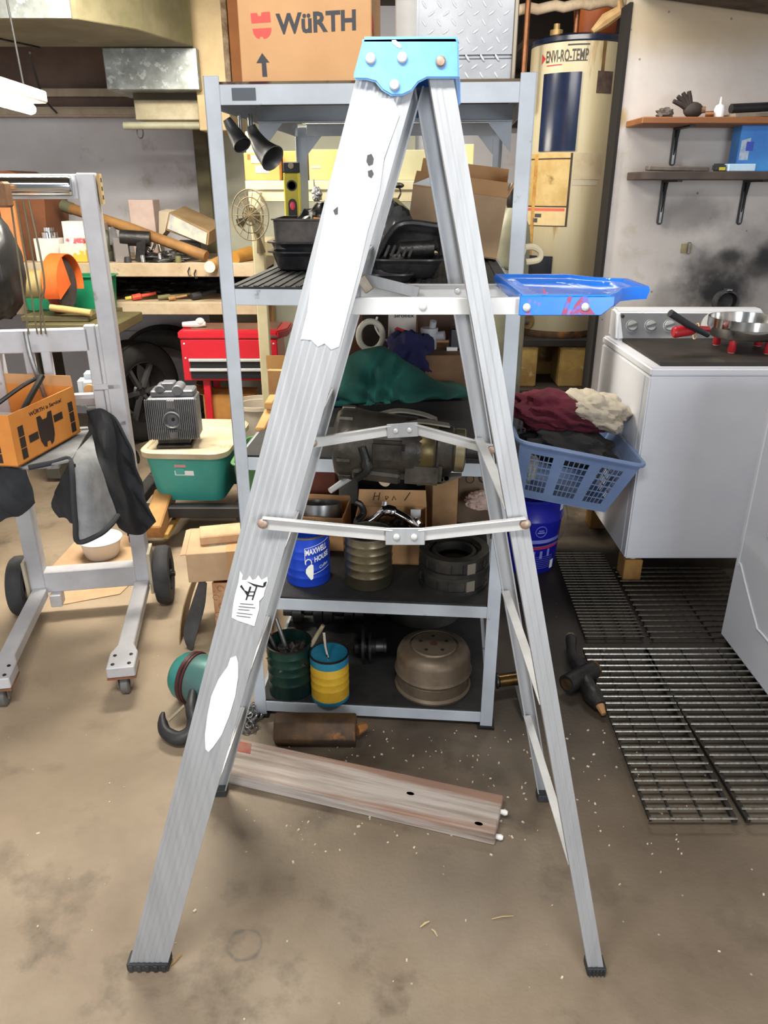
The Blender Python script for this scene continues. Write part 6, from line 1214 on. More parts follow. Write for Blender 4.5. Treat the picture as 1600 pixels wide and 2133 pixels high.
sheet('black_left_fold', [[(-0.9706, 2.2, 0.7219), (-0.9608, 2.19, 0.7223), (-0.9496, 2.18, 0.7227)], [(-1.0305, 2.24, 0.638), (-0.9968, 2.21, 0.6414), (-0.9608, 2.17, 0.649)], [(-1.0776, 2.26, 0.5633), (-1.0276, 2.22, 0.5632), (-0.9711, 2.17, 0.5761)], [(-1.0504, 2.24, 0.5208), (-1.0167, 2.21, 0.5221), (-0.9787, 2.17, 0.5299)]], blkq, 5)
sheet('black_right_fold', [[(-0.9944, 2.45, 0.816), (-0.9646, 2.48, 0.816), (-0.9228, 2.48, 0.7891), (-0.8927, 2.46, 0.7476)], [(-1.0253, 2.5119, 0.73), (-0.9349, 2.41, 0.7662), (-0.9042, 2.46, 0.7117), (-0.8617, 2.43, 0.6648)], [(-0.9342, 2.32, 0.6578), (-0.9127, 2.36, 0.6484), (-0.895, 2.44, 0.5877), (-0.8405, 2.42, 0.5509)], [(-0.9092, 2.3, 0.5553), (-0.8857, 2.33, 0.543), (-0.8692, 2.42, 0.4843), (-0.8149, 2.4, 0.4564)], [(-0.8953, 2.3, 0.4505), (-0.8708, 2.33, 0.4134), (-0.853, 2.42, 0.3733), (-0.806, 2.4, 0.4197)]], blkq, 6, 0.008, 0.009, 1)
sheet('black_front_fold', [[(-1.2162, 2.077, 0.731), (-1.1712, 2.131, 0.731), (-1.1057, 2.1142, 0.731), (-1.0731, 2.1184, 0.731)], [(-1.2203, 2.07, 0.6958), (-1.143, 2.09, 0.7034), (-1.0936, 2.09, 0.7003), (-1.0669, 2.11, 0.6988)], [(-1.2277, 2.06, 0.6385), (-1.1461, 2.07, 0.6421), (-1.0969, 2.08, 0.6379), (-1.0616, 2.11, 0.6491)], [(-1.242, 2.06, 0.5727), (-1.1634, 2.08, 0.5797), (-1.1087, 2.09, 0.5848), (-1.0634, 2.12, 0.6229)]], blkq, 5, 0.008, 0.006)
bind = mat('black_binding_tape', (44,46,50), rough=0.8)
b = MB(); b.tube(catmull([(-1.0677, 2.1253, 0.73), (-1.013, 2.1684, 0.73), (-0.9808, 2.2096, 0.728), (-0.9537, 2.155, 0.7021), (-0.9547, 2.135, 0.6231), (-0.9574, 2.125, 0.5467), (-0.9588, 2.125, 0.4824), (-0.9029, 2.155, 0.4933), (-0.8839, 2.21, 0.5001), (-0.8831, 2.285, 0.5029)],5), 0.0085, 8); b.build('binding', bind, BL)
# orange carton with logo on the blanket
u, wv = V((0.156,0.988,0)), V((-0.988,0.156,0)); BW, BD, BH = 0.28, 0.355, 0.158
cz = 0.738+0.002
cc = V((-1.087,2.102,cz))+u*BD/2+wv*BW/2
OC = carton('orange_carton', 'orange open carton with black shield logo on the blanket', (cc.x,cc.y,cz), (BW,BD,BH), math.atan2(-0.156,0.988), cardO, True, [('b',88,0.035)], cardin)
fx = BW/2+0.0006
def oq(s_, t_): return (fx, -BD/2+BD*s_, BH*t_)
b = MB(True); text_on(b, 'WÜRTH is Service!', oq(0.27,0.80), (0,BD*0.50,0), (0,0,BH*0.10), 0.03); b.build('lettering', inkb, OC)
b = MB(True)
def op_(pts): b.prism([oq(s_, t_) for s_, t_ in pts], (0.0005,0,0))
op_([(0.36,0.735),(0.417,0.735),(0.443,0.637),(0.507,0.637),(0.533,0.735),(0.59,0.735),(0.59,0.418),(0.36,0.418)])
op_([(0.36,0.418),(0.59,0.418),(0.584,0.247),(0.552,0.113),(0.513,0.076),(0.501,0.174),(0.456,0.174),(0.443,0.076),(0.405,0.113),(0.369,0.247)])
op_([(0.213,0.32),(0.347,0.32),(0.347,0.467),(0.213,0.467)]); op_([(0.609,0.467),(0.75,0.467),(0.75,0.613),(0.609,0.613)])
b.build('printed_emblem', mat('dark_brown_print', (50,38,30), rough=0.7), OC, merge=False, kind='stuff')
for t0 in (0.08,0.30,0.52):
    for s0 in (0.085,0.86): b = MB(True); op_([(s0,t0),(s0+0.075,t0),(s0+0.075,t0+0.2),(s0,t0+0.2)]); b.build('printed_symbol', mat('dark_brown_print', (50,38,30)), OC)
fy = -BD/2-0.0006
for t0 in (0.06,0.26,0.46): b = MB(True); b.prism([(BW/2-0.09,fy,BH*t0),(BW/2-0.045,fy,BH*t0),(BW/2-0.045,fy,BH*(t0+0.18)),(BW/2-0.09,fy,BH*(t0+0.18))], (0,-0.0005,0)); b.build('printed_symbol', mat('dark_brown_print', (50,38,30)), OC)
b = MB(True); text_on(b, 'H', (BW/2-0.088,fy,BH*0.70), (0.04,0,0), (0,0,BH*0.16), 0.0); b.build('lettering', inkb, OC)
b = MB(); b.box((cc.x-0.02,cc.y-0.03,cz+0.058),(0.19,0.20,0.07),(0.05,0.08,0.16)); b.solo('metal_casting', steel, 'grey metal casting inside the orange carton', 'casting', bevel=0.012, seg=2)
b = MB(); b.tube([(-1.0936, 2.18, 0.8721), (-1.0713, 2.33, 0.961)], 0.009, 8); b.solo('steel_rod', dsteel, 'grey steel rod sticking up out of the orange carton', 'rod')
b = MB(); b.tube(catmull([(-1.2224, 2.3, 0.8734), (-1.1571, 2.36, 0.92), (-1.1081, 2.4, 0.9448)],4), 0.007, 8); b.solo('steel_rod', bsteel, 'dark steel rod lying across the orange carton', 'rod')
# bowl and cardboard sheet
q = V((-1.2514, 2.9252, 0.004)); RB = 0.094
b = MB(); vs = []; n = 72
prof = [(0.70,0),(0.74,0.004),(0.88,0.07),(0.90,0.074),(1.0,0.080),(1.0,0.084),(0.93,0.084),(0.85,0.072),(0.70,0.012),(0.0,0.010)]
for r_, z in prof:
    for j in range(n):
        a = 2*math.pi*j/n; k = 1+(0.018*math.cos(24*a) if 0.002 < z < 0.072 and r_ in (0.74,0.88) else 0); vs.append((q.x+RB*r_*k*math.cos(a), q.y+RB*0.72+RB*r_*k*math.sin(a), 0.004+z))
b.add(vs, [(i*n+j, i*n+(j+1) % n, (i+1)*n+(j+1) % n, (i+1)*n+j) for i in range(len(prof)-1) for j in range(n)]+[tuple(reversed(range(n)))]); b.solo('white_bowl', mat('white_ceramic', (228,230,236), rough=0.3), 'white fluted ceramic bowl on the floor under the lift', 'bowl')
b = MB(); b.prism([(-1.4346, 2.8196, 0.001), (-1.4268, 3.1509, 0.001), (-1.153, 3.2195, 0.001), (-1.0238, 2.8413, 0.001), (-1.0622, 2.6433, 0.001), (-1.277, 2.5524, 0.001)], (0,0,0.0025)); b.solo('cardboard_sheet', card2, 'flat sheet of cardboard on the floor under the white bowl', 'cardboard')

# ---------------------------------------------------------------- totes, cartons and steel behind the ladder's left rail
def tote(name, label, loc, w, d, h, m, lidm, rz):
    T = thing(name, label, 'tote', loc, rz)
    b = MB(True); tub(b, (0,0,0), w, d, h, tap=0.84, lip=0.010, k=0.16); b.build('tub', m, T)
    b = MB(True)
    def ring(gx, z):
        P = []; r = min(w, d)*0.16
        for cxs, cys, a0 in ((1,1,0),(-1,1,90),(-1,-1,180),(1,-1,270)):
            for i in range(5): a = D2R(a0+i*22.5); P.append((cxs*(w/2-r)+(r+gx)*math.cos(a), cys*(d/2-r)+(r+gx)*math.sin(a), z))
        return P
    rows = [ring(0.014,h-0.018), ring(0.016,h+0.006), ring(0.008,h+0.012), ring(-0.012,h+0.012), ring(-0.018,h+0.007)]
    n = len(rows[0]); b.add([p for r in rows for p in r], [(i*n+j, i*n+(j+1) % n, (i+1)*n+(j+1) % n, (i+1)*n+j) for i in range(4) for j in range(n)]+[tuple(4*n+j for j in range(n))]); b.build('lid', lidm, T)
    return T
tealp = mat('teal_plastic', (62,160,150), (54,146,138), 4, 0.45)
lidc = mat('dusty_cream_lid', (196,184,156), (176,160,130), 5, 0.6, c3=(150,132,104), s3=6, lo3=0.58, hi3=0.7)
tl = (-0.8757, 3.12, 0.1952); tz = tl[2]; tzt = 0.4346
TT = tote('storage_tote', 'teal plastic storage tote with cream lid behind the blanket', (tl[0]+0.005,3.36,tz), 0.365, 0.50, tzt-tz, tealp, lidc, D2R(-3))
b = MB(True); b.prism([(-0.045,-0.232,0.135),(0.04,-0.232,0.135),(0.04,-0.238,0.19),(-0.045,-0.238,0.19)], (0,-0.002,0)); stk = b.build('sticker', whitep, TT)
b = MB(True); b.prism([(-0.04,-0.2355,0.14),(0.0,-0.2355,0.14),(0.0,-0.2395,0.17),(-0.04,-0.2395,0.17)], (0,-0.0012,0)); b.build('sticker_panel', mat('teal_sticker_print', (80,170,160), rough=0.5), stk)
b = MB(True); b.prism([(-0.042,-0.239,0.175),(0.008,-0.239,0.175),(0.008,-0.2405,0.188),(-0.042,-0.2405,0.188)], (0,-0.0012,0)); b.build('sticker_strip', mat('pink_sticker_print', (206,140,140), rough=0.5), stk)
dol = mat('black_dolly_paint', (34,33,34), (48,46,46), 9, 0.6)
DO = thing('flat_dolly', 'low black dolly carrying the teal tote', 'dolly', (tl[0],3.3,0))
dzt = tz-0.002
for x0, x1, y0, y1, nm in ((-0.30,0.26,-0.22,-0.16,'frame_bar'),(-0.30,0.26,0.20,0.26,'frame_bar'),(-0.30,-0.24,-0.16,0.20,'frame_bar'),(0.20,0.26,-0.16,0.20,'frame_bar')):
    b = MB(True); b.bx((x0,y0,dzt-0.05),(x1,y1,dzt)); b.build(nm, dol, DO, bevel=0.004)
for x, y in ((-0.27,-0.19),(0.23,-0.19),(-0.27,0.23),(0.23,0.23)):
    b = MB(True); b.lathe([(1e-5,-0.014),(0.028,-0.014),(0.035,-0.008),(0.035,0.008),(0.028,0.014),(1e-5,0.014)], (x,y,0.0355), 20, RY(math.pi/2)); b.build('wheel', rubber, DO)
    b = MB(True); b.bx((x-0.02,y-0.02,0.05),(x+0.02,y+0.02,dzt-0.05)); b.build('wheel_fork', dsteel, DO)
# finned engine block
fz = tz+(tzt-tz)+0.0125
fq = (-0.9214, 3.25, 0.4129)
EN = thing('finned_engine', 'dusty grey finned air-cooled engine block standing on the teal tote', 'engine', (fq[0]-0.005,3.23,fz), D2R(4))
fin = mat('dusty_grey_aluminium', (132,134,140), (102,104,110), 8, 0.55, 0.4, 0.2, 60)
wf = 0.2251; hf = 0.222
b = MB(True); b.bx((-wf/2+0.01,-0.06,0.035),(wf/2-0.01,0.07,hf)); b.build('core', fin, EN, bevel=0.006)
b = MB(True)
for i in range(27):
    x = -wf/2+0.004+(wf-0.008)*i/26
    if abs(x) < 0.028: b.bx((x-0.0016,-0.075,0.04),(x+0.0016,-0.058,0.085)); b.bx((x-0.0016,-0.075,0.175),(x+0.0016,-0.058,hf-0.004))
    else: b.bx((x-0.0016,-0.075,0.04),(x+0.0016,-0.058,hf-0.004))
b.build('cooling_fins', fin, EN, merge=False, smooth=False)
b = MB(True); b.lathe([(0.038,0.0),(0.038,0.012),(0.034,0.014),(0.028,0.004),(0.012,-0.006),(1e-5,-0.008)], (0.0,-0.068,0.13), 28, RX(math.pi/2)); dish = b.build('intake_dish', mat('grey_cast_dish', (120,122,128), (96,98,104), 8, 0.4, 0.5), EN)
b = MB(True); b.lathe([(1e-5,0),(0.007,0),(0.007,0.004)], (0.004,-0.071,0.13), 12, RX(math.pi/2)); b.build('dish_hole', inkb, dish)
b = MB(True); b.box((0,-0.06,0.197),(0.035,0.03,0.04)); b.build('front_boss', fin, EN, bevel=0.004)
b = MB(True); b.box((0,-0.06,0.06),(0.035,0.03,0.03)); b.build('front_boss', fin, EN, bevel=0.004)
b = MB(True); b.bx((-wf/2+0.025,-0.045,hf),(wf/2-0.015,0.05,hf+0.03)); b.build('head', fin, EN, bevel=0.006)
b = MB(True); b.box((-0.01,-0.01,hf+0.045),(0.055,0.06,0.035)); b.cyl((0.03,-0.05,hf+0.03),(0.03,0.04,hf+0.03),0.024,n=14); b.cyl((-0.045,-0.045,hf+0.032),(-0.045,0.03,hf+0.032),0.022,n=14); b.build('rocker_covers', fin, EN, bevel=0.004, merge=False)
b = MB(True); b.bx((-wf/2+0.03,-0.07,0.0),(wf/2-0.04,0.06,0.012)); b.bx((-wf/2+0.035,-0.05,0.012),(wf/2-0.05,0.05,0.037)); b.build('base_foot', dsteel, EN, bevel=0.003)
# green bin edge right of the tote
b = MB(); c = (-0.6577, 3.0, 0.3893); tub(b, (c[0]+0.075,3.26,tz-0.03), 0.15, 0.40, tzt-tz+0.0, tap=0.8, lip=0.012); gb = b.solo('green_bin', mat('moss_green_plastic', (86,132,84), (72,116,72), 4, 0.5), 'moss green bin squeezed between teal tote and shelf post', 'bin')
# firewood timbers
twd = mat('split_timber', (186,140,84), (140,98,56), 6, 0.8, 0, 0.3, 40, stretch=(1,0.3,1))
p = [(-1.01, 2.9739, 0.12), (-1.0031, 3.1988, 0.21), (-0.9846, 2.9983, 0.09), (-0.9713, 3.2703, 0.12)]
b = MB(); b.beam(p[0],p[1],0.085,0.075); b.solo('split_timber', twd, 'thick split timber leaning on the dolly beside the teal tote', 'timber', bevel=0.006)
b = MB(); b.beam(V(p[2])+V((0.02,0,0)),V(p[3])+V((0.02,0,0)),0.025,0.025); b.solo('split_timber', mat('yellow_lath', (196,160,92), (170,130,70), 8, 0.8), 'thin yellow lath beside the thick split timber', 'timber', bevel=0.003)
# carton with wood piece on top, standing on a printed carton
q = (-0.6, 2.3156, 0.0); bzt = 0.2202
T = carton('printed_carton', 'tan carton with brown scroll print standing on the floor behind the left ladder rail', (-0.515,2.44,0.0), (0.20,0.20,bzt), D2R(4), mat('basket_print_card', (190,146,106), (160,114,80), 26, 0.8), True, [], cardin)
b = MB(True)
for i in range(5):
    for j in range(6): 
        x = -0.09+0.036*i+(0.018 if j % 2 else 0); z = 0.02+0.036*j
        if x < 0.095 and z < bzt-0.02: b.tube([(x+0.011*math.cos(a),-0.1008,z+0.011*math.sin(a)) for a in [1.6*math.pi*k/8 for k in range(9)]], 0.0007, 4)
b.build('scroll_print', mat('brown_scroll_ink', (124,82,56), rough=0.8), T, merge=False)
c = (-0.6071, 2.33, 0.2422)
T = carton('closed_carton', 'plain tan carton with a wood offcut on top, left of the ladder rail', (-0.5982,2.46,bzt+0.001), (0.215,0.22,0.112), D2R(8), card2, False, [('l',-12,0.02)])
b = MB(True); b.bx((0.03,-0.1106,0.0),(0.075,-0.1102,0.113)); b.bx((0.03,-0.11,0.1122),(0.075,0.11,0.1128)); b.build('packing_tape', mat('clear_brown_tape', (182,140,96)), T)
b = MB(True); b.bx((-0.03,-0.05,0.1121),(0.09,0.06,0.1126)); b.build('shipping_label', mat('grey_shipping_label', (186,180,170), (150,144,136), 40, 0.7), T)
b = MB(); p0, p1 = (-0.6545, 2.45, 0.4141), (-0.5183, 2.55, 0.4028); b.box((-0.5838,2.47,bzt+0.113+0.0175),(0.165,0.10,0.034),(0,0,D2R(14))); b.solo('wood_offcut', mat('pale_sawn_wood', (200,168,130), (176,140,104), 8, 0.8, 0, 0.2, 50), 'short sawn wood offcut lying on the plain tan carton', 'wood', bevel=0.004)
# bent steel fenders leaning at the cartons
for k, (rows, lab) in enumerate((([[(-0.6971, 2.42, 0.1937), (-0.7242, 2.38, 0.1264), (-0.7367, 2.33, 0.0558), (-0.7324, 2.27, -0.0108)], [(-0.7057, 2.5, 0.1505), (-0.7287, 2.46, 0.0802), (-0.7375, 2.4, 0.0124), (-0.7342, 2.3, -0.039)]], 'thin curved brown metal strip leaning left of the tan cartons'), ([[(-0.6516, 2.36, 0.2357), (-0.6858, 2.32, 0.1414), (-0.7122, 2.28, 0.0571), (-0.6966, 2.25, 0.0066)], [(-0.6284, 2.34, 0.2176), (-0.6352, 2.3, 0.1434), (-0.6626, 2.27, 0.0535), (-0.6782, 2.24, -0.0028)]], 'dark bent steel plate leaning left of the tan cartons'))):
    b = MB(); b.grid(smooth_grid(rows, 5)); b.solo('metal_sheet', [mat('brown_coated_metal', (150,124,80), (96,78,54), 8, 0.5, 0.3), mat('dark_grey_plate_metal', (78,76,74), (56,54,52), 8, 0.4, 0.5)][k], lab, 'sheet', thick=0.004)

# winch gearbox behind the carriage
b = MB(True); b.bx((0.045,0.05,0.76),(0.15,0.16,0.90)); wg = b.build('winch_gearbox', mat('pale_blue_paint', (176,190,200), (196,200,200), 9, 0.5), LF, bevel=0.025, seg=3, label='pale blue-grey painted winch gearbox')
b = MB(True); b.lathe([(1e-5,0),(0.02,0),(0.02,0.012),(1e-5,0.014)], (0.09,0.05,0.85), 16, RX(math.pi/2)); b.build('gearbox_cap', mat('orange_brass', (190,140,84), rough=0.5), wg)
b = MB(True); b.bx((-0.165,0.032,0.80),(0.165,0.05,0.84)); b.build('winch_mount', liftg, LF, bevel=0.003)
# ---------------------------------------------------------------- back of the workshop: tool chest, tyres, bench, saw
redm = mat('red_enamel', (196,30,46), (184,26,42), 5, 0.3)
cx0, cx1 = -1.1424, -0.5392; zt_, zm_ = 0.7772, 0.5092
RC = thing('tool_chest', 'red rolling tool chest with black drawers at the back of the workshop', 'tool chest', ((cx0+cx1)/2,4.36,0))
b = MB(); b.prism([(cx0,4.2,zt_-0.045),(cx1-0.05,4.2,zt_-0.045),(cx1,4.30,zt_-0.045),(cx1,4.52,zt_-0.045),(cx0,4.52,zt_-0.045)], (0,0,0.045)); b.build('lid', redm, RC, bevel=0.008, seg=2)
b = MB(); b.bx((cx0+0.06,4.26,zt_),(cx1-0.06,4.5,zt_+0.003)); b.build('lid_mat', mat('dusty_brown_mat', (120,84,64), (98,70,54), 6, 0.8), RC)
b = MB(); b.bx((cx0+0.01,4.205,zm_-0.01),(cx1-0.055,4.52,zt_-0.047)); b.build('body', redm, RC, bevel=0.004)
b = MB(); b.bx((cx0+0.50,4.196,zt_-0.035),(cx0+0.55,4.1995,zt_-0.022)); b.build('badge', steel, RC)
for i, z in enumerate((zm_+0.10, zm_+0.045)):
    b = MB(); b.bx((cx0+0.055,4.196,z-0.040),(cx1-0.10,4.2045,z+0.006)); dw = b.build('drawer', mat('black_drawer', (30,31,36), rough=0.35), RC)
    b = MB(); b.bx((cx0+0.05,4.185,z+0.002),(cx1-0.095,4.196,z+0.018)); b.build('drawer_pull', alu2, dw, bevel=0.002)
for x in (cx0+0.03, cx1-0.075):
    for z in (zt_-0.07, zt_-0.15): b = MB(); b.bolt((x,4.205,z), (0,-1,0), 0.006, 0.003, 8); b.build('rivet', alu2, RC)
for x in (cx0+0.13, cx1-0.10):
    for y in (4.24, 4.49): b = MB(); b.bx((x-0.02,y-0.015,0.02),(x+0.02,y+0.015,zm_-0.01)); b.build('stand_leg', redm, RC, bevel=0.003)
zy = 0.227
b = MB(); b.bx((cx0+0.14,4.2,zy-0.05),(cx1-0.06,4.205,zy+0.02)); b.bx((cx0+0.14,4.2,zy-0.05),(cx1-0.06,4.52,zy-0.045)); b.bx((cx0+0.14,4.515,zy-0.05),(cx1-0.06,4.52,zy+0.02)); b.build('lower_tray', redm, RC, merge=False)
b = MB(); c = (-1.034, 4.3, 0.7813); b.tube([(c[0]-0.10,4.3,zt_+0.02),(c[0]-0.02,4.3,zt_+0.022),(c[0]+0.03,4.3,zt_+0.024)], [0.014,0.02,0.012], 10); b.sphere((c[0]+0.0,4.3,zt_+0.036),(0.026,0.022,0.022)); b.solo('white_spray_gun', mat('white_plastic_gun', (214,208,200), rough=0.5), 'white plastic nozzle lying on the red tool chest', 'tool')
c = (-0.905, 4.3, 0.3718); T = carton('brown_carton', 'yellowish brown carton on the lower tray of the tool chest stand', (c[0]+0.0,4.36,zy-0.044), (0.30,0.18,0.22), D2R(3), mat('yellow_brown_card', (176,126,62), (150,104,50), 6, 0.8), False, [('l',20,0.07)])
c = (-0.831, 3.9, 0.223); b = MB(); b.bx((c[0]-0.13,3.9,0.0),(c[0]+0.10,4.1,0.2856)); b.solo('grey_parts_box', mat('grey_brown_fibre', (140,122,100), (120,104,84), 6, 0.8), 'grey-brown fibre box in front of the tool chest stand', 'box', bevel=0.006)
# bucket and box seen between shelf post and ladder
c = (-0.6608, 3.65, 0.3685); b = MB(); bzb = 0.0; b.lathe([(1e-5,0),(0.10,0),(0.125,0.4933),(0.132,0.4933),(0.132,0.4933-0.02),(0.118,0.4933-0.02),(0.095,0.01),(1e-5,0.01)], (c[0]+0.015,3.78,0), 32); b.solo('pale_bucket', mat('dusty_pale_plastic', (186,176,160), (170,158,140), 6, 0.6), 'dusty pale plastic bucket behind the left shelf post', 'bucket')
c = (-0.4435, 2.85, 0.6558)
zq3 = Z3+0.0056
T = carton('tall_carton', 'small tan carton perched at the left rear of the middle shelf', (-0.3262,2.52,zq3), (0.115,0.10,0.9463-zq3), D2R(-5), mat('tan_printed_card', (200,148,92), (180,126,76), 14, 0.8), False)
b = MB(True); b.bx((-0.0585,-0.0512,0.10),(0.0585,-0.0502,0.145)); b.build('card_flap', mat('amber_card', (214,158,92), rough=0.8), T)
b = MB(); b.beam((-0.3637, 2.12, 0.8487), (-0.3508, 2.24, 0.8731), 0.03, 0.014); b.solo('wood_wedge', mat('fresh_cut_wood', (206,160,98), (184,136,78), 8, 0.8), 'fresh cut wood wedge on the left of the middle shelf', 'wedge', bevel=0.003)
b = MB(); b.beam((-0.3496, 2.22, 0.8952), (-0.3516, 2.34, 0.8892), 0.026, 0.02); b.solo('wood_wedge', mat('tan_cut_wood', (190,142,84), rough=0.8), 'short tan wood stub behind the fresh cut wedge', 'wedge', bevel=0.003)
# tyres
trub = mat('dusty_tyre_rubber', (52,50,48), (38,37,36), 8, 0.85, 0, 0.2, 40)
def tyre(label, c, R_, w, rot, rim=True):
    T = thing('car_tyre', label, 'tyre', c, 0, 'tyres at the back wall')
    M = rot
    b = MB(True); b.lathe([(R_*0.62,-w/2*0.8),(R_*0.72,-w/2),(R_*0.88,-w/2),(R_*0.97,-w/2*0.82),(R_,-w/2*0.6),(R_,w/2*0.6),(R_*0.97,w/2*0.82),(R_*0.88,w/2),(R_*0.72,w/2),(R_*0.62,w/2*0.8)], (0,0,0), 48, M, close=True); b.build('tyre_body', trub, T)
    b = MB(True)
    for q in (-0.3, -0.1, 0.1, 0.3): b.lathe([(R_*1.002,w*q-0.008),(R_*1.012,w*q-0.006),(R_*1.012,w*q+0.012),(R_*1.002,w*q+0.014)], (0,0,0), 48, M, close=True)
    b.build('tread_ribs', trub, T)
    if rim:
        b = MB(True); b.lathe([(R_*0.62,-w*0.3),(R_*0.64,w*0.38),(R_*0.60,w*0.40),(R_*0.55,-w*0.2)], (0,0,0), 40, M, close=True); rm = b.build('rim', mat('dark_alloy', (70,70,72), rough=0.4, metal=0.6), T)
        for i in range(6):
            a = 2*math.pi*i/6; b = MB(True); p0 = M @ V((0.03*math.cos(a),0.03*math.sin(a),w*0.22)); p1 = M @ V((R_*0.6*math.cos(a),R_*0.6*math.sin(a),w*0.28)); b.beam(p0, p1, 0.022, 0.03, M @ V((0,0,1))); b.build('spoke', mat('alloy_spoke', (112,112,114), rough=0.4, metal=0.6), rm)
        b = MB(True); b.lathe([(1e-5,w*0.24),(0.05,w*0.24),(0.06,w*0.18)], (0,0,0), 18, M); b.build('hub', mat('dark_alloy', (70,70,72)), rm)
    return T
c = (-1.5784, 4.75, 0.3638)
tyre('dusty car tyre with dark alloy rim standing by the olive saw stand', (c[0],4.70,0.315), 0.313, 0.19, Matrix.Rotation(D2R(62),4,'Z') @ RX(D2R(90)))
c = (-1.5029, 5.0, 0.466)
tyre('second dusty tyre standing against the back wall behind the first', (c[0]+0.02,5.08,0.33), 0.328, 0.20, Matrix.Rotation(D2R(12),4,'Z') @ RX(D2R(90)), False)
# workbench
ply = mat('worn_plywood_edge', (186,168,142), (166,146,118), 6, 0.8, 0, 0.1, 40, c3=(120,100,78), s3=14, lo3=0.62, hi3=0.72)
WB = thing('workbench', 'long wooden workbench with two cluttered levels along the back wall', 'workbench', (-1.5,4.8,0))
zb1, zb1b = 1.1165, 1.0416
zb2, zb2b = 0.9019, 0.8321
xl, xr = -2.9, -0.7291
b = MB(); b.bx((xl,4.42,zb1b),(xr,5.2,zb1)); b.build('bench_top', ply, WB, bevel=0.004)
b = MB(); b.bx((xl,4.42,zb2b),(xr,5.2,zb2)); b.build('lower_shelf', ply, WB, bevel=0.004)
b = MB(); b.bx((xl,5.18,zb2),(xr,5.2,zb1b)); b.build('back_board', mat('dark_back_board', (40,36,34), rough=0.9), WB)
for x in (xl+0.04, -1.9, xr-0.04): b = MB(); b.bx((x-0.04,5.05,0),(x+0.04,5.15,zb2b)); b.build('bench_leg', woodtan, WB, bevel=0.003)
for q in [(-1.0925, 4.41, 1.0737), (-1.0587, 4.41, 1.0608)]: b = MB(); b.tube([(q[0],4.415,q[2]+0.02),(q[0]-0.006,4.395,q[2]),(q[0],4.39,q[2]-0.025),(q[0]+0.010,4.395,q[2]-0.02)], 0.0035, 6); b.build('screw_hook', dsteel, WB)
zt2 = zb1+0.001
# long wooden pole and dowel ends
polem = mat('old_brown_pole', (158,116,66), (124,88,50), 6, 0.6, 0, 0.1, 40)
T = thing('wooden_pole', 'long brown wooden pole slanting across the workbench', 'pole', (-1.3818, 4.6, 1.2536))
b = MB(); b.tube([(-1.875, 4.76, 1.404), (-1.4464, 4.6, 1.2873), (-1.0041, 4.47, 1.1484)], 0.030, 14); b.build('shaft', polem, T)
b = MB(); b.tube([(-1.887, 4.764, 1.4092), (-1.8291, 4.745, 1.3913)], 0.034, 14); b.build('ferrule', mat('grey_green_ferrule', (96,98,76), rough=0.6), T)
T = thing('dowel', 'round dowel with a bright cut end poking over the bench front', 'dowel', (-0.966, 4.36, 1.1014))
b = MB(); p0, p1 = V((-0.9594, 4.33, 1.1042)), V((-0.9526, 4.75, 1.1154)); b.tube([p0,p1], 0.031, 18); b.build('shaft', mat('yellow_pine', (196,150,84), (176,128,68), 6, 0.6), T)
b = MB(); b.tube([p0-(p1-p0).normalized()*0.002,p0], 0.0305, 18); b.build('cut_end', mat('pale_end_grain', (232,214,182), rough=0.8), T)
b = MB(); b.tube([(-0.8438, 4.45, 1.1397), (-0.7809, 4.6, 1.154)], [0.036,0.04], 16); b.solo('yellow_cylinder', mat('ochre_plastic', (186,136,56), (160,110,44), 6, 0.5), 'short ochre cylinder on the bench beside the left shelf post', 'cylinder')
# boxes on the bench
c = (-1.471, 4.95, 1.2905); b = MB(); b.bx((c[0]-0.075,4.9,zt2),(c[0]+0.075,5.05,1.4381)); b.solo('pinkish_carton', mat('pinkish_card', (206,184,174), (190,166,156), 7, 0.8), 'upright pinkish carton on the bench below the wall', 'box', bevel=0.003)
T = thing('long_carton', 'long tan carton with grey lettering band tilted on the bench', 'box', (-1.1522, 4.7, 1.3011))
P = [(-1.2599, 4.62, 1.2786), (-1.0085, 4.55, 1.1995), (-0.9931, 4.55, 1.2768), (-1.2295, 4.62, 1.3763)]
b = MB(); b.prism(P, (0.03,0.26,0.03)); b.build('box_body', mat('tan_grey_card', (150,124,88), (130,106,74), 6, 0.8), T, bevel=0.003)
b = MB(); n_ = V((-0.02,-0.01,0)); Q = [V(P[0]).lerp(V(P[3]),t_) for t_ in (0.1,0.9)]; Q2 = [V(P[1]).lerp(V(P[2]),t_) for t_ in (0.1,0.9)]; b.prism([Q[0]+V((0.01,-0.006,0)),Q2[0]+V((-0.01,-0.006,0)),Q2[1]+V((-0.01,-0.006,0)),Q[1]+V((0.01,-0.006,0))], (0,-0.002,0)); b.build('front_label', mat('cream_label_grey_print', (206,196,174), (160,164,166), 18, 0.7), T)
b = MB(); b.prism([(-1.3155, 4.66, 1.2293), (-1.2633, 4.62, 1.2734), (-1.2295, 4.62, 1.3763), (-1.3088, 4.7, 1.3794)], (0.02,0.10,0.01)); b.build('end_flap', mat('pale_card_flap', (206,190,164), rough=0.8), T)
b = MB(); c = (-1.166, 4.7, 1.1681); b.bx((c[0]-0.06,4.62,zt2),(c[0]+0.10,4.8,zt2+0.10)); b.solo('dark_case', mat('dark_plastic_case', (36,36,38), (52,50,48), 9, 0.5), 'dark case propping up the long tan carton', 'case', bevel=0.005)
whb = mat('white_small_box', (222,216,208), (208,202,194), 8, 0.6)
def bbox(px0, px1, y0, y1, Y, d, label, m, name='small_carton', zbase=None, cat='box'):
    a, c = px0, px1; b = MB(); b.bx((a[0],Y,a[2] if zbase is None else zbase),(c[0],Y+d,c[2])); return b.solo(name, m, label, cat, bevel=0.003)
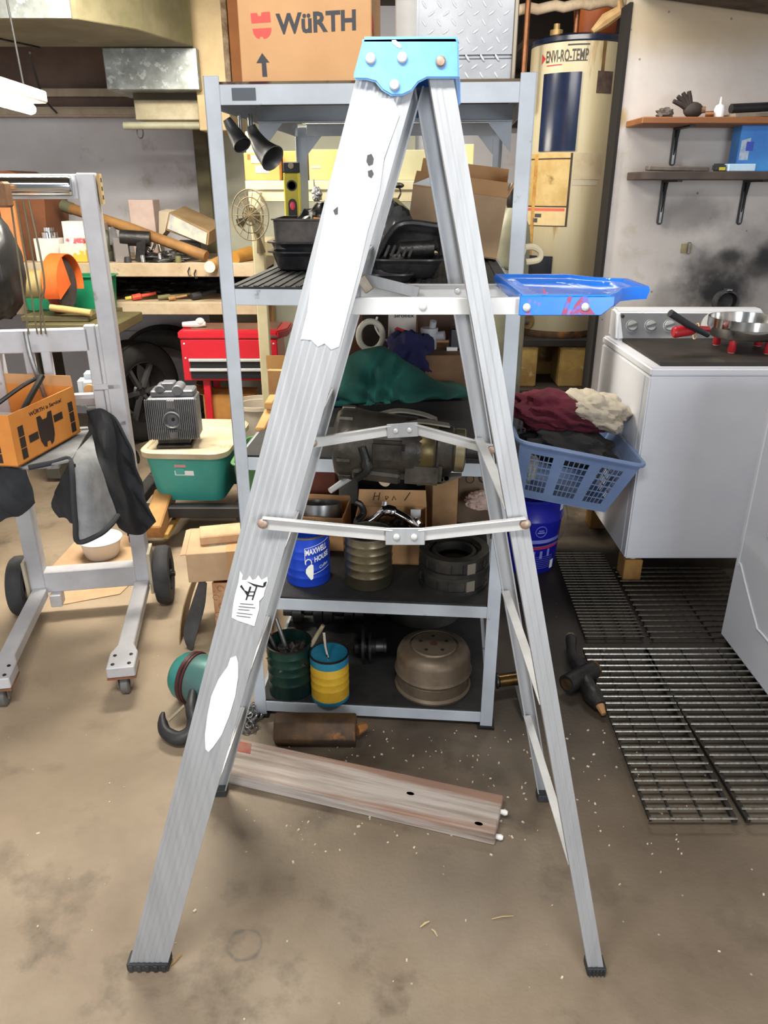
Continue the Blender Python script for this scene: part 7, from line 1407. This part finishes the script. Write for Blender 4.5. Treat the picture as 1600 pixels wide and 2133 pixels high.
for (p0, p1, Y, d, lab, m) in (((-1.8276, 4.55, 1.1657),(-1.7049, 4.55, 1.3303),4.55,0.10,'upright white box left of the mast post on the bench',whb), ((-1.7259, 4.56, 1.1518),(-1.5952, 4.56, 1.3248),4.56,0.09,'small grey-brown box right of the mast post on the bench',mat('grey_brown_box', (150,134,120), rough=0.8)), ((-1.9809, 4.5, 1.1304),(-1.8388, 4.5, 1.2412),4.5,0.12,'squat white carton behind the orange saw guard',whb), ((-1.8258, 4.46, 1.1131),(-1.6738, 4.46, 1.2156),4.46,0.09,'white and yellow labelled box behind the saw guard',mat('white_yellow_label', (220,210,190), (220,170,60), 9, 0.6, lo=0.5, hi=0.55)), ((-1.6787, 4.46, 1.1156),(-1.5761, 4.46, 1.185),4.46,0.08,'low mustard yellow tin right of the mast post',mat('mustard_tin', (176,124,24), (150,104,20), 8, 0.5))):
    b = MB(); b.bx((p0[0],Y,zt2),(p1[0],Y+d,p1[2])); b.solo('small_carton', m, lab, 'box', bevel=0.003, group='small boxes on the bench')
c = (-1.9108, 4.55, 1.2563); b = MB(); b.lathe([(1e-5,0),(0.045,0),(0.045,0.03),(0.03,0.035),(0.03,0.055),(1e-5,0.056)], (c[0],4.56,1.2412+0.001), 18); b.solo('chrome_cup', chrome, 'chrome cup on the squat white carton', 'cup')
# assorted tools along the bench
random.seed(21)
tb_ = [('dark_sander', 225,545,0.05,'black rounded sander on the bench','tool'),('putty_knife', 240,545,0.02,'upright putty knife blade on the bench','tool'),('grey_block', 258,545,0.05,'grey metal block on the bench','block'),('drill_body', 285,545,0.06,'black drill body on the bench','drill'),('pipe_clamp', 315,547,0.04,'chrome pipe clamp on the bench','clamp'),('tool_tangle', 345,547,0.05,'dark tangle of straps on the bench','straps')]
for nm, px, py, s_, lab, ct in tb_:
    q = {225:(-1.5843, 4.55, 1.1132),240:(-1.5258, 4.5, 1.1174),258:(-1.4847, 4.5, 1.1174),285:(-1.4022, 4.49, 1.1183),315:(-1.3357, 4.55, 1.1079),345:(-1.2415, 4.55, 1.1079)}[px]
    x, y = q[0], q[1]; b = MB()
    if nm == 'dark_sander': b.sphere((x,y,zt2+0.10),(0.045,0.05,0.07)); b.cyl((x,y,zt2),(x,y,zt2+0.06),0.035,n=16); m = mat('olive_black_tool', (72,72,54), (50,50,44), 9, 0.5)
    elif nm == 'putty_knife': b.prism([(x-0.025,y,zt2+0.09),(x+0.025,y,zt2+0.09),(x+0.02,y,zt2+0.17),(x,y,zt2+0.19),(x-0.02,y,zt2+0.17)], (0,0.004,0)); b.cyl((x,y+0.002,zt2),(x,y+0.002,zt2+0.10),0.012,n=10); m = steel
    elif nm == 'grey_block': b.box((x,y,zt2+0.065),(0.075,0.08,0.13),(0,0,0.2)); m = mat('grey_slate', (116,110,108), rough=0.7)
    elif nm == 'drill_body': b.cyl((x-0.08,y,zt2+0.13),(x+0.08,y+0.02,zt2+0.12),0.042,n=16); b.box((x+0.03,y,zt2+0.06),(0.05,0.05,0.12),(0,0.2,0)); m = bsteel
    elif nm == 'pipe_clamp': b.tube(catmull([(x-0.05,y,zt2+0.01),(x-0.04,y,zt2+0.10),(x+0.0,y,zt2+0.05),(x+0.04,y,zt2+0.11),(x+0.06,y,zt2+0.01)],6), 0.008, 8); m = chrome
    else: blob(b, (x,4.49,zt2+0.022), (0.12,0.05,0.035), 44, 0.5, 3, 36, 20, flat=0.025); m = bsteel
    b.solo(nm, m, lab, ct, bevel=0.0, merge=False)
# a few more small things on the bench
more = [((-1.7413, 4.44, 1.2169),'red and white striped small box on the labelled box behind the saw guard',mat('red_white_box', (222,206,200), (206,90,96), 22, 0.6, lo=0.52, hi=0.56),(0.11,0.07,0.03),1.2131+0.001)]
for q, lab, m, sz_, zz_ in more: b = MB(); b.box((q[0],4.50,zz_+sz_[2]/2),sz_,(0,0,0.05)); b.solo('small_carton', m, lab, 'box', bevel=0.002, group='small boxes on the bench')
for px, r_, h_, lab, m in ((-1.3575,0.016,0.04,'small chrome socket standing left of the pipe clamp on the bench',chrome), (-1.2598,0.013,0.05,'slim chrome socket right of the pipe clamp on the bench',chrome), (-1.4444,0.02,0.03,'short black cap in front of the grey block on the bench',rubber), (-1.1594,0.018,0.035,'olive cap near the dowel on the bench',mat('olive_clamp', (104,100,64)))):
    b = MB(); b.lathe([(1e-5,0),(r_,0),(r_,h_*0.7),(r_*0.8,h_),(r_*0.5,h_),(r_*0.5,h_*0.6),(1e-5,h_*0.6)], (px,4.45,zt2), 16); b.solo('socket', m, lab, 'socket', group='small parts on the bench')
b = MB(); q = (-1.4057, 4.43, 1.0976); b.lathe([(1e-5,0),(0.05,0),(0.055,0.006),(0.03,0.008),(1e-5,0.004)], (-1.5117,4.475,zt2), 24); b.solo('tin_lid', chrome, 'shiny round tin lid lying on the bench front', 'lid')
# lower shelf clutter
zt3 = zb2+0.001
low = [((-1.5669, 4.5, 0.8857),(-1.5472, 4.75, 0.9427),0.010,'dark pry bar slanting on the lower bench shelf',bsteel), ((-1.5031, 4.5, 0.902),(-1.3983, 4.52, 0.9373),0.010,'yellow handled screwdriver on the lower bench shelf',mat('yellow_handle', (196,180,70), rough=0.5)), ((-1.4575, 4.48, 0.9046),(-1.3381, 4.55, 0.9499),0.017,'orange-red tool handle on the lower bench shelf',mat('orange_red_handle', (206,74,44), (186,60,36), 9, 0.5)), ((-1.3131, 4.5, 0.902),(-1.1351, 4.55, 0.9553),0.014,'olive clamp bar on the lower bench shelf',mat('olive_clamp', (104,100,64), rough=0.6)), ((-1.2439, 4.47, 0.9006),(-1.1432, 4.5, 0.9236),0.012,'brown wooden handle on the lower bench shelf',polem), ((-1.1181, 4.5, 0.8965),(-0.9961, 4.6, 0.9274),0.02,'black rubber hose piece on the lower bench shelf',rubber)]
for p0, p1, r_, lab, m in low:
    p0 = V((p0[0],p0[1],zt3+r_)); p1 = V((p1[0],p1[1],zt3+r_*1.5+0.01)); d = (p1-p0); b = MB(); b.tube([p0,p0+d*0.35,p0+d*0.4,p1], [r_,r_*1.05,r_*0.6,r_*0.5], 10); b.solo('hand_tool', m, lab, 'tool', group='tools on the lower bench shelf')
b = MB(); c = (-1.4842, 4.8, 0.9082); blob(b, (c[0],4.85,zt3+0.05), (0.25,0.15,0.05), 51, 0.35, 3, 50, 24, flat=0.05); b.solo('tool_heap', bsteel, 'dark heap of greasy tools at the back of the lower bench shelf', 'tools', kind='stuff')
b = MB(); c = (-1.2267, 4.85, 0.931); blob(b, (c[0]+0.24,4.88,zt3+0.05), (0.2,0.14,0.05), 52, 0.35, 3, 40, 22, flat=0.05); b.solo('tool_heap', mat('black_straps', (26,25,26), rough=0.7), 'black heap of straps and hoses on the lower bench shelf right end', 'tools', kind='stuff')
# left brown carton and planks
c = (-2.0976, 4.6, 1.1222); b = MB(); P = [(-2.4187, 4.62, 1.1072), (-1.9631, 4.62, 1.1072), (-1.933, 4.62, 1.4321), (-1.9602, 4.62, 1.5371), (-2.0977, 4.62, 1.5937), (-2.3155, 4.62, 1.5814)]; b.prism([(p[0],p[1],max(p[2],zt2)) for p in P], (0,0.35,0)); b.solo('big_brown_carton', mat('dark_brown_carton', (122,74,44), (98,60,38), 5, 0.8), 'big dark brown carton on the bench at the left edge', 'box', bevel=0.003)
b = MB(); p0 = (-2.1038, 4.5, 1.2843); b.bx((p0[0]-0.035,4.5,zt2),(p0[0]+0.05,4.54,1.4388)); b.solo('orange_board', mat('orange_wood', (206,138,84), (190,120,70), 6, 0.7), 'upright orange wooden board in front of the big brown carton', 'board', bevel=0.003)
# chop saw on olive stand
olive = mat('olive_metal_paint', (112,104,72), (92,86,60), 5, 0.5, 0.2)
ST = thing('saw_stand', 'olive metal saw stand with flat top beside the tyres', 'stand', (-1.6508,4.0,0))
zs_ = 0.8804
b = MB(); b.bx((-1.7857,3.8,zs_-0.05),(-1.3279,4.22,zs_)); b.build('stand_top', olive, ST, bevel=0.004)
b = MB(); b.bx((-1.4822,3.88,0.02),(-1.4013,4.02,zs_-0.05)); b.build('stand_leg', mat('dark_olive_paint', (74,72,60), (58,56,48), 5, 0.6), ST, bevel=0.004)
b = MB(); b.bx((-1.8718,3.9,0.02),(-1.7959,4.2,zs_-0.05)); b.build('stand_leg', mat('dark_olive_paint', (74,72,60)), ST, bevel=0.004)
b = MB(); b.bx((-1.4934,3.866,0.1),(-1.4508,3.879,zs_-0.1)); b.build('pale_edge_strip', mat('pale_olive_strip', (160,150,112), rough=0.6), ST)
b = MB(); q = (-1.5103, 4.4, 0.1207); b.lathe([(1e-5,-0.015),(0.04,-0.015),(0.04,0.015),(1e-5,0.015)], (-1.4824,4.22,0.041), 20, RY(D2R(70))); b.build('caster', dsteel, ST)
SA = thing('chop_saw', 'chop saw with orange blade guard and dark abrasive wheel', 'saw', (-1.6945,4.0,zs_+0.001))
sc = V((-1.6713, 3.98, 1.052))
sax = V((1,-0.06,0)).normalized(); srot = sax.to_track_quat('Z','Y').to_matrix().to_4x4()
def sp_(a, r, off): # point on the wheel plane, angle from the far horizontal
    return sc+sax*off+(V((0.06,1,0))*math.cos(a)+V((0,0,1))*math.sin(a))*r
b = MB(); b.lathe([(1e-5,-0.002),(0.125,-0.002),(0.125,0.002),(1e-5,0.002)], sc+sax*0.045, 44, srot); b.build('abrasive_wheel', mat('abrasive_disc', (70,62,60), (56,50,48), 14, 0.8), SA)
b = MB(); b.lathe([(1e-5,0.004),(0.022,0.004),(0.018,0.014),(1e-5,0.016)], sc+sax*0.045, 20, srot); b.build('arbor_nut', dsteel, SA)
org = mat('orange_guard_paint', (226,108,48), (208,94,40), 6, 0.4)
b = MB(); arc = [sp_(D2R(t), 0.150, 0) for t in range(-15,206,7)]; arci = [sp_(D2R(t), 0.148, 0.075) for t in range(-15,206,7)]
b.grid([arc, arci]); b.build('guard_rim', org, SA, thick=0.004)
b = MB(); fan_ = [sp_(D2R(t), 0.150, 0) for t in range(20,206,7)]; b.poly(fan_+[sc]); b.build('guard_side', org, SA, thick=0.003)
b = MB(); fr_ = [sp_(D2R(t), 0.150, 0.075) for t in range(112,206,7)]; b.poly(fr_+[sc+sax*0.075]); b.build('guard_side', org, SA, thick=0.003)
mt = mat('tan_motor_housing', (176,158,108), (156,138,92), 6, 0.5)
b = MB(); b.lathe([(0.062,0),(0.07,0.01),(0.07,0.13),(0.055,0.145),(1e-5,0.148)], sc-sax*0.20+V((0,0,0.0)), 28, srot); b.build('motor', mt, SA)
b = MB(); b.lathe([(1e-5,-0.004),(0.035,-0.004),(0.045,0.0),(0.068,-0.004),(0.068,0.006)], sc-sax*0.205, 28, srot); b.build('motor_end', mat('grey_motor_end', (120,116,104), (86,82,76), 14, 0.5), SA)
b = MB(); b.beam(sc-sax*0.02+V((0,0,-0.06)), (sc.x,sc.y+0.02,zs_+0.03), 0.06, 0.05, (0,1,0)); b.build('pivot_arm', mat('red_brown_paint', (140,48,30), rough=0.5), SA)
b = MB(); b.bx((sc.x-0.16,sc.y-0.12,zs_+0.001),(sc.x+0.18,sc.y+0.12,zs_+0.03)); b.build('saw_base', olive, SA, bevel=0.004)
b = MB(); p0, p1 = (-1.6713, 3.86, 0.9543), (-1.4713, 3.86, 0.9261); b.tube([p0,p1], 0.017, 14); b.solo('cardboard_tube', mat('tan_tube', (200,168,110), (182,150,94), 6, 0.7), 'tan tube lying on the saw base', 'tube')
# green tote
gt = mat('green_plastic', (22,134,92), (18,116,80), 4, 0.4)
g0, g1 = (-1.9844, 4.25, 0.8785), (-1.4958, 4.25, 1.0642)
GT = thing('green_tote', 'green plastic tote behind the chop saw', 'tote', ((g0[0]+g1[0])/2,4.31,zs_-0.0))
b = MB(); tub(b, ((g0[0]+g1[0])/2,4.31,g0[2]), g1[0]-g0[0], 0.17, g1[2]-g0[2], tap=0.92, lip=0.012, k=0.14); b.build('tub', gt, GT)
b = MB()
for i in range(4): x = g0[0]+0.06+(g1[0]-g0[0]-0.12)*i/3; b.box((x,4.24,(g0[2]+g1[2])/2),(0.02,0.02,g1[2]-g0[2]-0.05))
b.build('ribs', gt, GT, merge=False)
b = MB(); b.bx((g0[0]+0.03,4.24,zs_+0.0),(g1[0]-0.03,4.40,g0[2]-0.001)) if g0[2] > zs_+0.01 else b.bx((g0[0],4.26,g0[2]-0.03),(g1[0],4.40,g0[2]-0.001)); b.solo('tote_support', olive, 'flat olive plate under the green tote', 'plate')
# black machine seat at the far left edge
b = MB(); c = (-1.5934, 3.2, 1.2); blob(b, (c[0]-0.03,3.25,c[2]+0.01), (0.12,0.14,0.22), 61, 0.16, 1.6, 40, 26, flat=0.22); T = b.solo('black_cover', mat('black_vinyl_cover', (26,26,28), (40,40,40), 6, 0.32), 'black vinyl covered machine at the far left edge', 'machine cover')
b = MB(); b.tube([(c[0]-0.05,3.28,c[2]-0.15),(c[0]-0.30,3.36,c[2]-0.42),(c[0]-0.42,3.40,0.012)], [0.035,0.03,0.03], 12); b.build('support_post', mat('dark_pedestal', (44,36,34), (60,48,42), 6, 0.7), T)
b = MB(); b.lathe([(1e-5,0),(0.14,0),(0.13,0.015),(1e-5,0.018)], (c[0]-0.42,3.40,0), 28); b.build('base_plate', dsteel, T)
# cream shelf rack behind the steel shelving
crm = mat('cream_painted_wood', (188,178,146), (174,162,128), 5, 0.65)
CS = thing('cream_rack', 'cream painted wooden rack behind the steel shelving', 'rack', (-0.2,3.7,0))
ya, yb = 3.55, 3.95
zr1, zr0, zr2 = 1.5323, 1.4941, 1.4479
xa, xb = -0.6014, 0.3863
b = MB(); b.bx((xa,ya,zr0),(xb,yb,zr1)); b.build('rack_board', crm, CS, bevel=0.003)
b = MB(); b.bx((xa+0.01,ya+0.005,zr2),(xb-0.01,ya+0.03,zr0-0.001)); b.build('rack_apron', crm, CS, bevel=0.002)
zl0, zl1 = 1.2189, 1.2827
b = MB(); b.bx((-0.5882,ya+0.03,zl0),(xb,yb,zl1)); b.build('rack_board', crm, CS, bevel=0.003)
for px in [-0.5543, 0.2882]: b = MB(); b.bx((px-0.024,3.50,0),(px+0.024,3.548,zr2+0.04)); b.build('rack_post', crm, CS, bevel=0.003)
for px in [-0.6304, 0.3277]: b = MB(); b.bx((px-0.024,3.952,0),(px+0.024,4.0,zr2+0.3)); b.build('rack_post', crm, CS, bevel=0.003)
zr = zr1+0.001
c = (-0.5369, 3.6, 1.5347)
T = carton('rack_carton', 'amber carton with white shipping stickers on the cream rack', (-0.5379,3.74,zr), (0.1542,0.20,1.6438-zr), 0, mat('amber_carton', (178,130,72), (164,118,62), 6, 0.8))
b = MB(True); b.prism([(-0.03,-0.1006,0.03),(0.03,-0.1006,0.03),(0.03,-0.1006,0.06),(-0.03,-0.1006,0.06)], (0,-0.0006,0)); b.prism([(-0.045,-0.1006,0.07),(0.01,-0.1006,0.07),(0.01,-0.1006,0.10),(-0.045,-0.1006,0.10)], (0,-0.0006,0)); b.build('shipping_stickers', mat('sticker_grey_blue', (190,194,206), (120,130,160), 40, 0.6), T, merge=False, kind='stuff')
b = MB(True); b.prism([(-0.062,-0.1006,0.085),(-0.05,-0.1006,0.085),(-0.05,-0.1006,0.105),(-0.062,-0.1006,0.105)], (0,-0.0006,0)); b.build('brown_mark', mat('brown_mark_ink', (120,72,36), rough=0.8), T)
b = MB(); c0 = -0.4544; b.bx((c0,3.72,zr),(c0+0.10,3.9,1.6547)); b.solo('rack_carton', mat('amber_carton2', (172,126,68), rough=0.8), 'amber carton behind the spirit level on the cream rack', 'box', bevel=0.002)
c0, c1 = -0.3281, -0.1863; b = MB(); b.bx((c0,3.62,zr),(c1,3.9,1.657)); T = b.solo('rack_carton', mat('yellow_tan_carton', (184,154,96), (172,142,86), 5, 0.8), 'yellowish carton with a thin white mark on the cream rack', 'box', bevel=0.002)
b = MB(); q = (-0.3198, 3.619, 1.583); b.bx((q[0],3.6185,q[2]),(q[0]+0.04,3.6195,q[2]+0.006)); b.build('white_mark', whitep, T)
c0, c1 = 0.0318, 0.1969; b = MB(); b.bx((c0,3.62,zr),(c1,3.9,1.6551)); b.solo('rack_carton', mat('grey_green_carton', (164,160,128), (152,148,116), 5, 0.8), 'grey-green carton on the cream rack seen between the ladder rails', 'box', bevel=0.002)
c0, c1 = 0.2063, 0.3895; b = MB(); b.bx((c0,3.6,zr),(c1,3.64,1.6766)); b.solo('cream_board', mat('cream_yellow_board', (204,192,140), (192,178,126), 5, 0.7), 'upright cream board on the cream rack right of the grey-green carton', 'board', bevel=0.003)
b = MB(); q = (0.0617, 3.5, 1.4961); b.tube(catmull([(q[0],3.53,zr1-0.02),(q[0]+0.01,3.5,zr1-0.05),(q[0]-0.01,3.49,zr1-0.09),(q[0]+0.0,3.49,zr1-0.13)],5), 0.004, 6); b.sphere((q[0]-0.0,3.49,zr1-0.02),(0.025,0.02,0.012)); b.solo('rack_hook', dsteel, 'small dark hook hanging on the cream rack apron', 'hook', merge=False)
b = MB(); q = (-0.2902, 3.52, 1.477); blob(b, (q[0],3.52,q[2]), (0.022,0.016,0.028), 71, 0.5, 5, 20, 14, flat=0.03); b.tube([(q[0]-0.01,3.53,q[2]+0.02),(q[0]-0.012,3.53,q[2]+0.06)], 0.003, 6); b.solo('key_bunch', steel, 'bunch of small metal parts hanging on the cream rack', 'keys', merge=False)
# small fan clipped to the rack post
olf = mat('dusty_olive_fan', (112,98,68), (88,76,52), 10, 0.7)
fc = V((-0.5656, 3.42, 1.3971)); FR = 0.0777
FN = thing('clip_fan', 'dusty olive clip fan on the cream rack post', 'fan', (fc.x,3.42,fc.z-FR))
for r_ in (1.0, 0.7, 0.4): b = MB(); b.tube([(fc.x+FR*r_*math.cos(a),3.41,fc.z+FR*1.3*r_*math.sin(a)) for a in [2*math.pi*i/32 for i in range(32)]], 0.0028, 6, closed=True); b.build('guard_ring', olf, FN)
b = MB()
for i in range(14): a = 2*math.pi*i/14; b.tube([(fc.x,3.40,fc.z),(fc.x+FR*math.cos(a),3.41,fc.z+FR*1.3*math.sin(a))], 0.0016, 5)
b.build('guard_wires', olf, FN, merge=False, kind='stuff')
for i in range(4):
    a = 2*math.pi*i/4+0.5; b = MB(); e1 = V((math.cos(a),0,1.2*math.sin(a))); e2 = V((-math.sin(a),0.35,math.cos(a))); b.prism([fc+V((0,0.012,0))+e1*FR*0.15, fc+V((0,0.012,0))+e1*FR*0.8-e2*FR*0.28, fc+V((0,0.012,0))+e1*FR*0.9, fc+V((0,0.012,0))+e1*FR*0.8+e2*FR*0.3], (0,0.003,0)); b.build('blade', mat('grey_olive_blade', (104,98,78), rough=0.6), FN)
b = MB(); b.cyl((fc.x,3.44,fc.z),(fc.x,3.495,fc.z),0.03,n=16); b.build('fan_motor', olf, FN)
b = MB(); b.tube([(fc.x,3.47,fc.z),(fc.x+0.02,3.48,fc.z-FR*1.3),(fc.x+0.025,3.49,fc.z-FR*2.0)], [0.008,0.01,0.02], 8); b.build('fan_stem', olf, FN)
# ---------------------------------------------------------------- duct, lamp and cables overhead
galv = mat('galvanised_sheet', (150,154,152), (124,128,124), 14, 0.4, 0.6, c3=(174,178,176), s3=22, lo3=0.55, hi3=0.6)
duct = mat('dusty_beige_duct', (136,128,100), (110,104,78), 4, 0.5, 0.3, c3=(112,112,78), s3=5)
DU = thing('air_duct', 'large sheet-metal air duct under the ceiling at the upper left', 'duct', (-1.8,4.0,2.15))
P = [(-3.0,3.69,2.15),(-1.28,3.69,2.15),(-1.10,3.92,2.15),(-0.95,4.36,2.15),(-3.0,4.36,2.15)]
b = MB(); b.prism(P, (0,0,0.345)); b.build('duct_body', duct, DU, bevel=0.004)
b = MB(); b.bx((-3.0,3.682,2.152),(-1.30,3.689,2.49)); b.build('galvanised_side', galv, DU)
b = MB(); b.beam((-1.96,3.70,2.147),(-1.72,4.36,2.147),0.012,0.008); b.build('seam_strip', dsteel, DU)
b = MB(); b.bx((-1.4137,4.37,1.9621),(-0.9392,4.75,2.149)); b.build('plenum_box', galv, DU, bevel=0.004)
b = MB(); b.bx((-1.3226,4.5,1.8358),(-0.936,4.7,1.9304)); b.build('branch_box', mat('stained_cream_metal', (176,166,138), (140,130,104), 7, 0.6), DU, bevel=0.004)
b = MB(); b.bx((-1.3373,4.55,1.9351-0.01),(-0.9772,4.68,1.9621)); b.build('branch_neck', mat('dark_neck', (86,78,60), rough=0.7), DU)
b = MB(); q0, q1 = (-1.3746, 4.45, 1.805), (-0.9257, 4.45, 1.805); b.tube([q0,q1], 0.019, 12); PI_ = b.solo('conduit_pipe', mat('grey_green_conduit', (150,148,128), (128,126,106), 9, 0.5), 'grey conduit pipe below the duct branch box', 'pipe')
b = MB(); q = (-1.2921, 4.45, 1.7755); b.tube([(q[0]+0.016*math.cos(a),4.45,q[2]+0.03*math.sin(a)) for a in [2*math.pi*i/16 for i in range(16)]], 0.003, 6, closed=True); b.solo('wire_loop', dsteel, 'small wire loop hanging from the conduit pipe', 'wire')
# timber studs beside the top carton
for p0, p1, lab, m in ((-0.4201,-0.4052,'narrow rough white-edged stud rising behind the top shelf',mat('flaky_white_edge', (184,168,140), (120,100,72), 30, 0.9)), (-0.4027,-0.3728,'reddish timber stud rising behind the printed carton',mat('reddish_timber', (172,116,66), (146,94,52), 5, 0.8))):
    b = MB(); b.bx((p0,2.28,zt1),(p1,2.33,2.499)); b.solo('timber_stud', m, lab, 'stud', bevel=0.002)
# fluorescent tube hanging at the left
e0, e1 = V((-1.4283, 3.45, 1.7956)), V((-1.5439, 2.75, 1.8411))
FLT = thing('fluorescent_lamp', 'hanging fluorescent lamp glowing at the left edge', 'lamp', e0)
b = MB(); b.tube([e0,e0+(e1-e0)*0.02,e1], [0.016,0.021,0.021], 14); b.build('tube', mat('glowing_tube', (255,248,232), rough=0.4, emit=80), FLT)
up = V((0,0,1)); d_ = (e1-e0).normalized()
b = MB(); b.beam(e0-d_*0.05+up*0.05, e1+up*0.05, 0.09, 0.045); b.build('housing', mat('pale_lamp_housing', (196,190,176), rough=0.5), FLT, bevel=0.006)
for t_, nm in ((0.05,0),(0.35,1)):
    p_ = e0+(e1-e0)*t_+up*0.07; b = MB(); b.tube([p_, (p_.x-0.02,p_.y,2.5)], 0.004, 6); b.build('hanging_cord', inkb, FLT)
b = MB(); b.tube(catmull([(-1.586, 3.9, 2.0584), (-1.6996, 4.2, 2.0209), (-1.8724, 4.7, 1.9565), (-1.9509, 5.05, 1.9149)],6), 0.006, 6); b.solo('power_cable', inkb, 'black power cable hanging from the duct towards the back wall', 'cable')
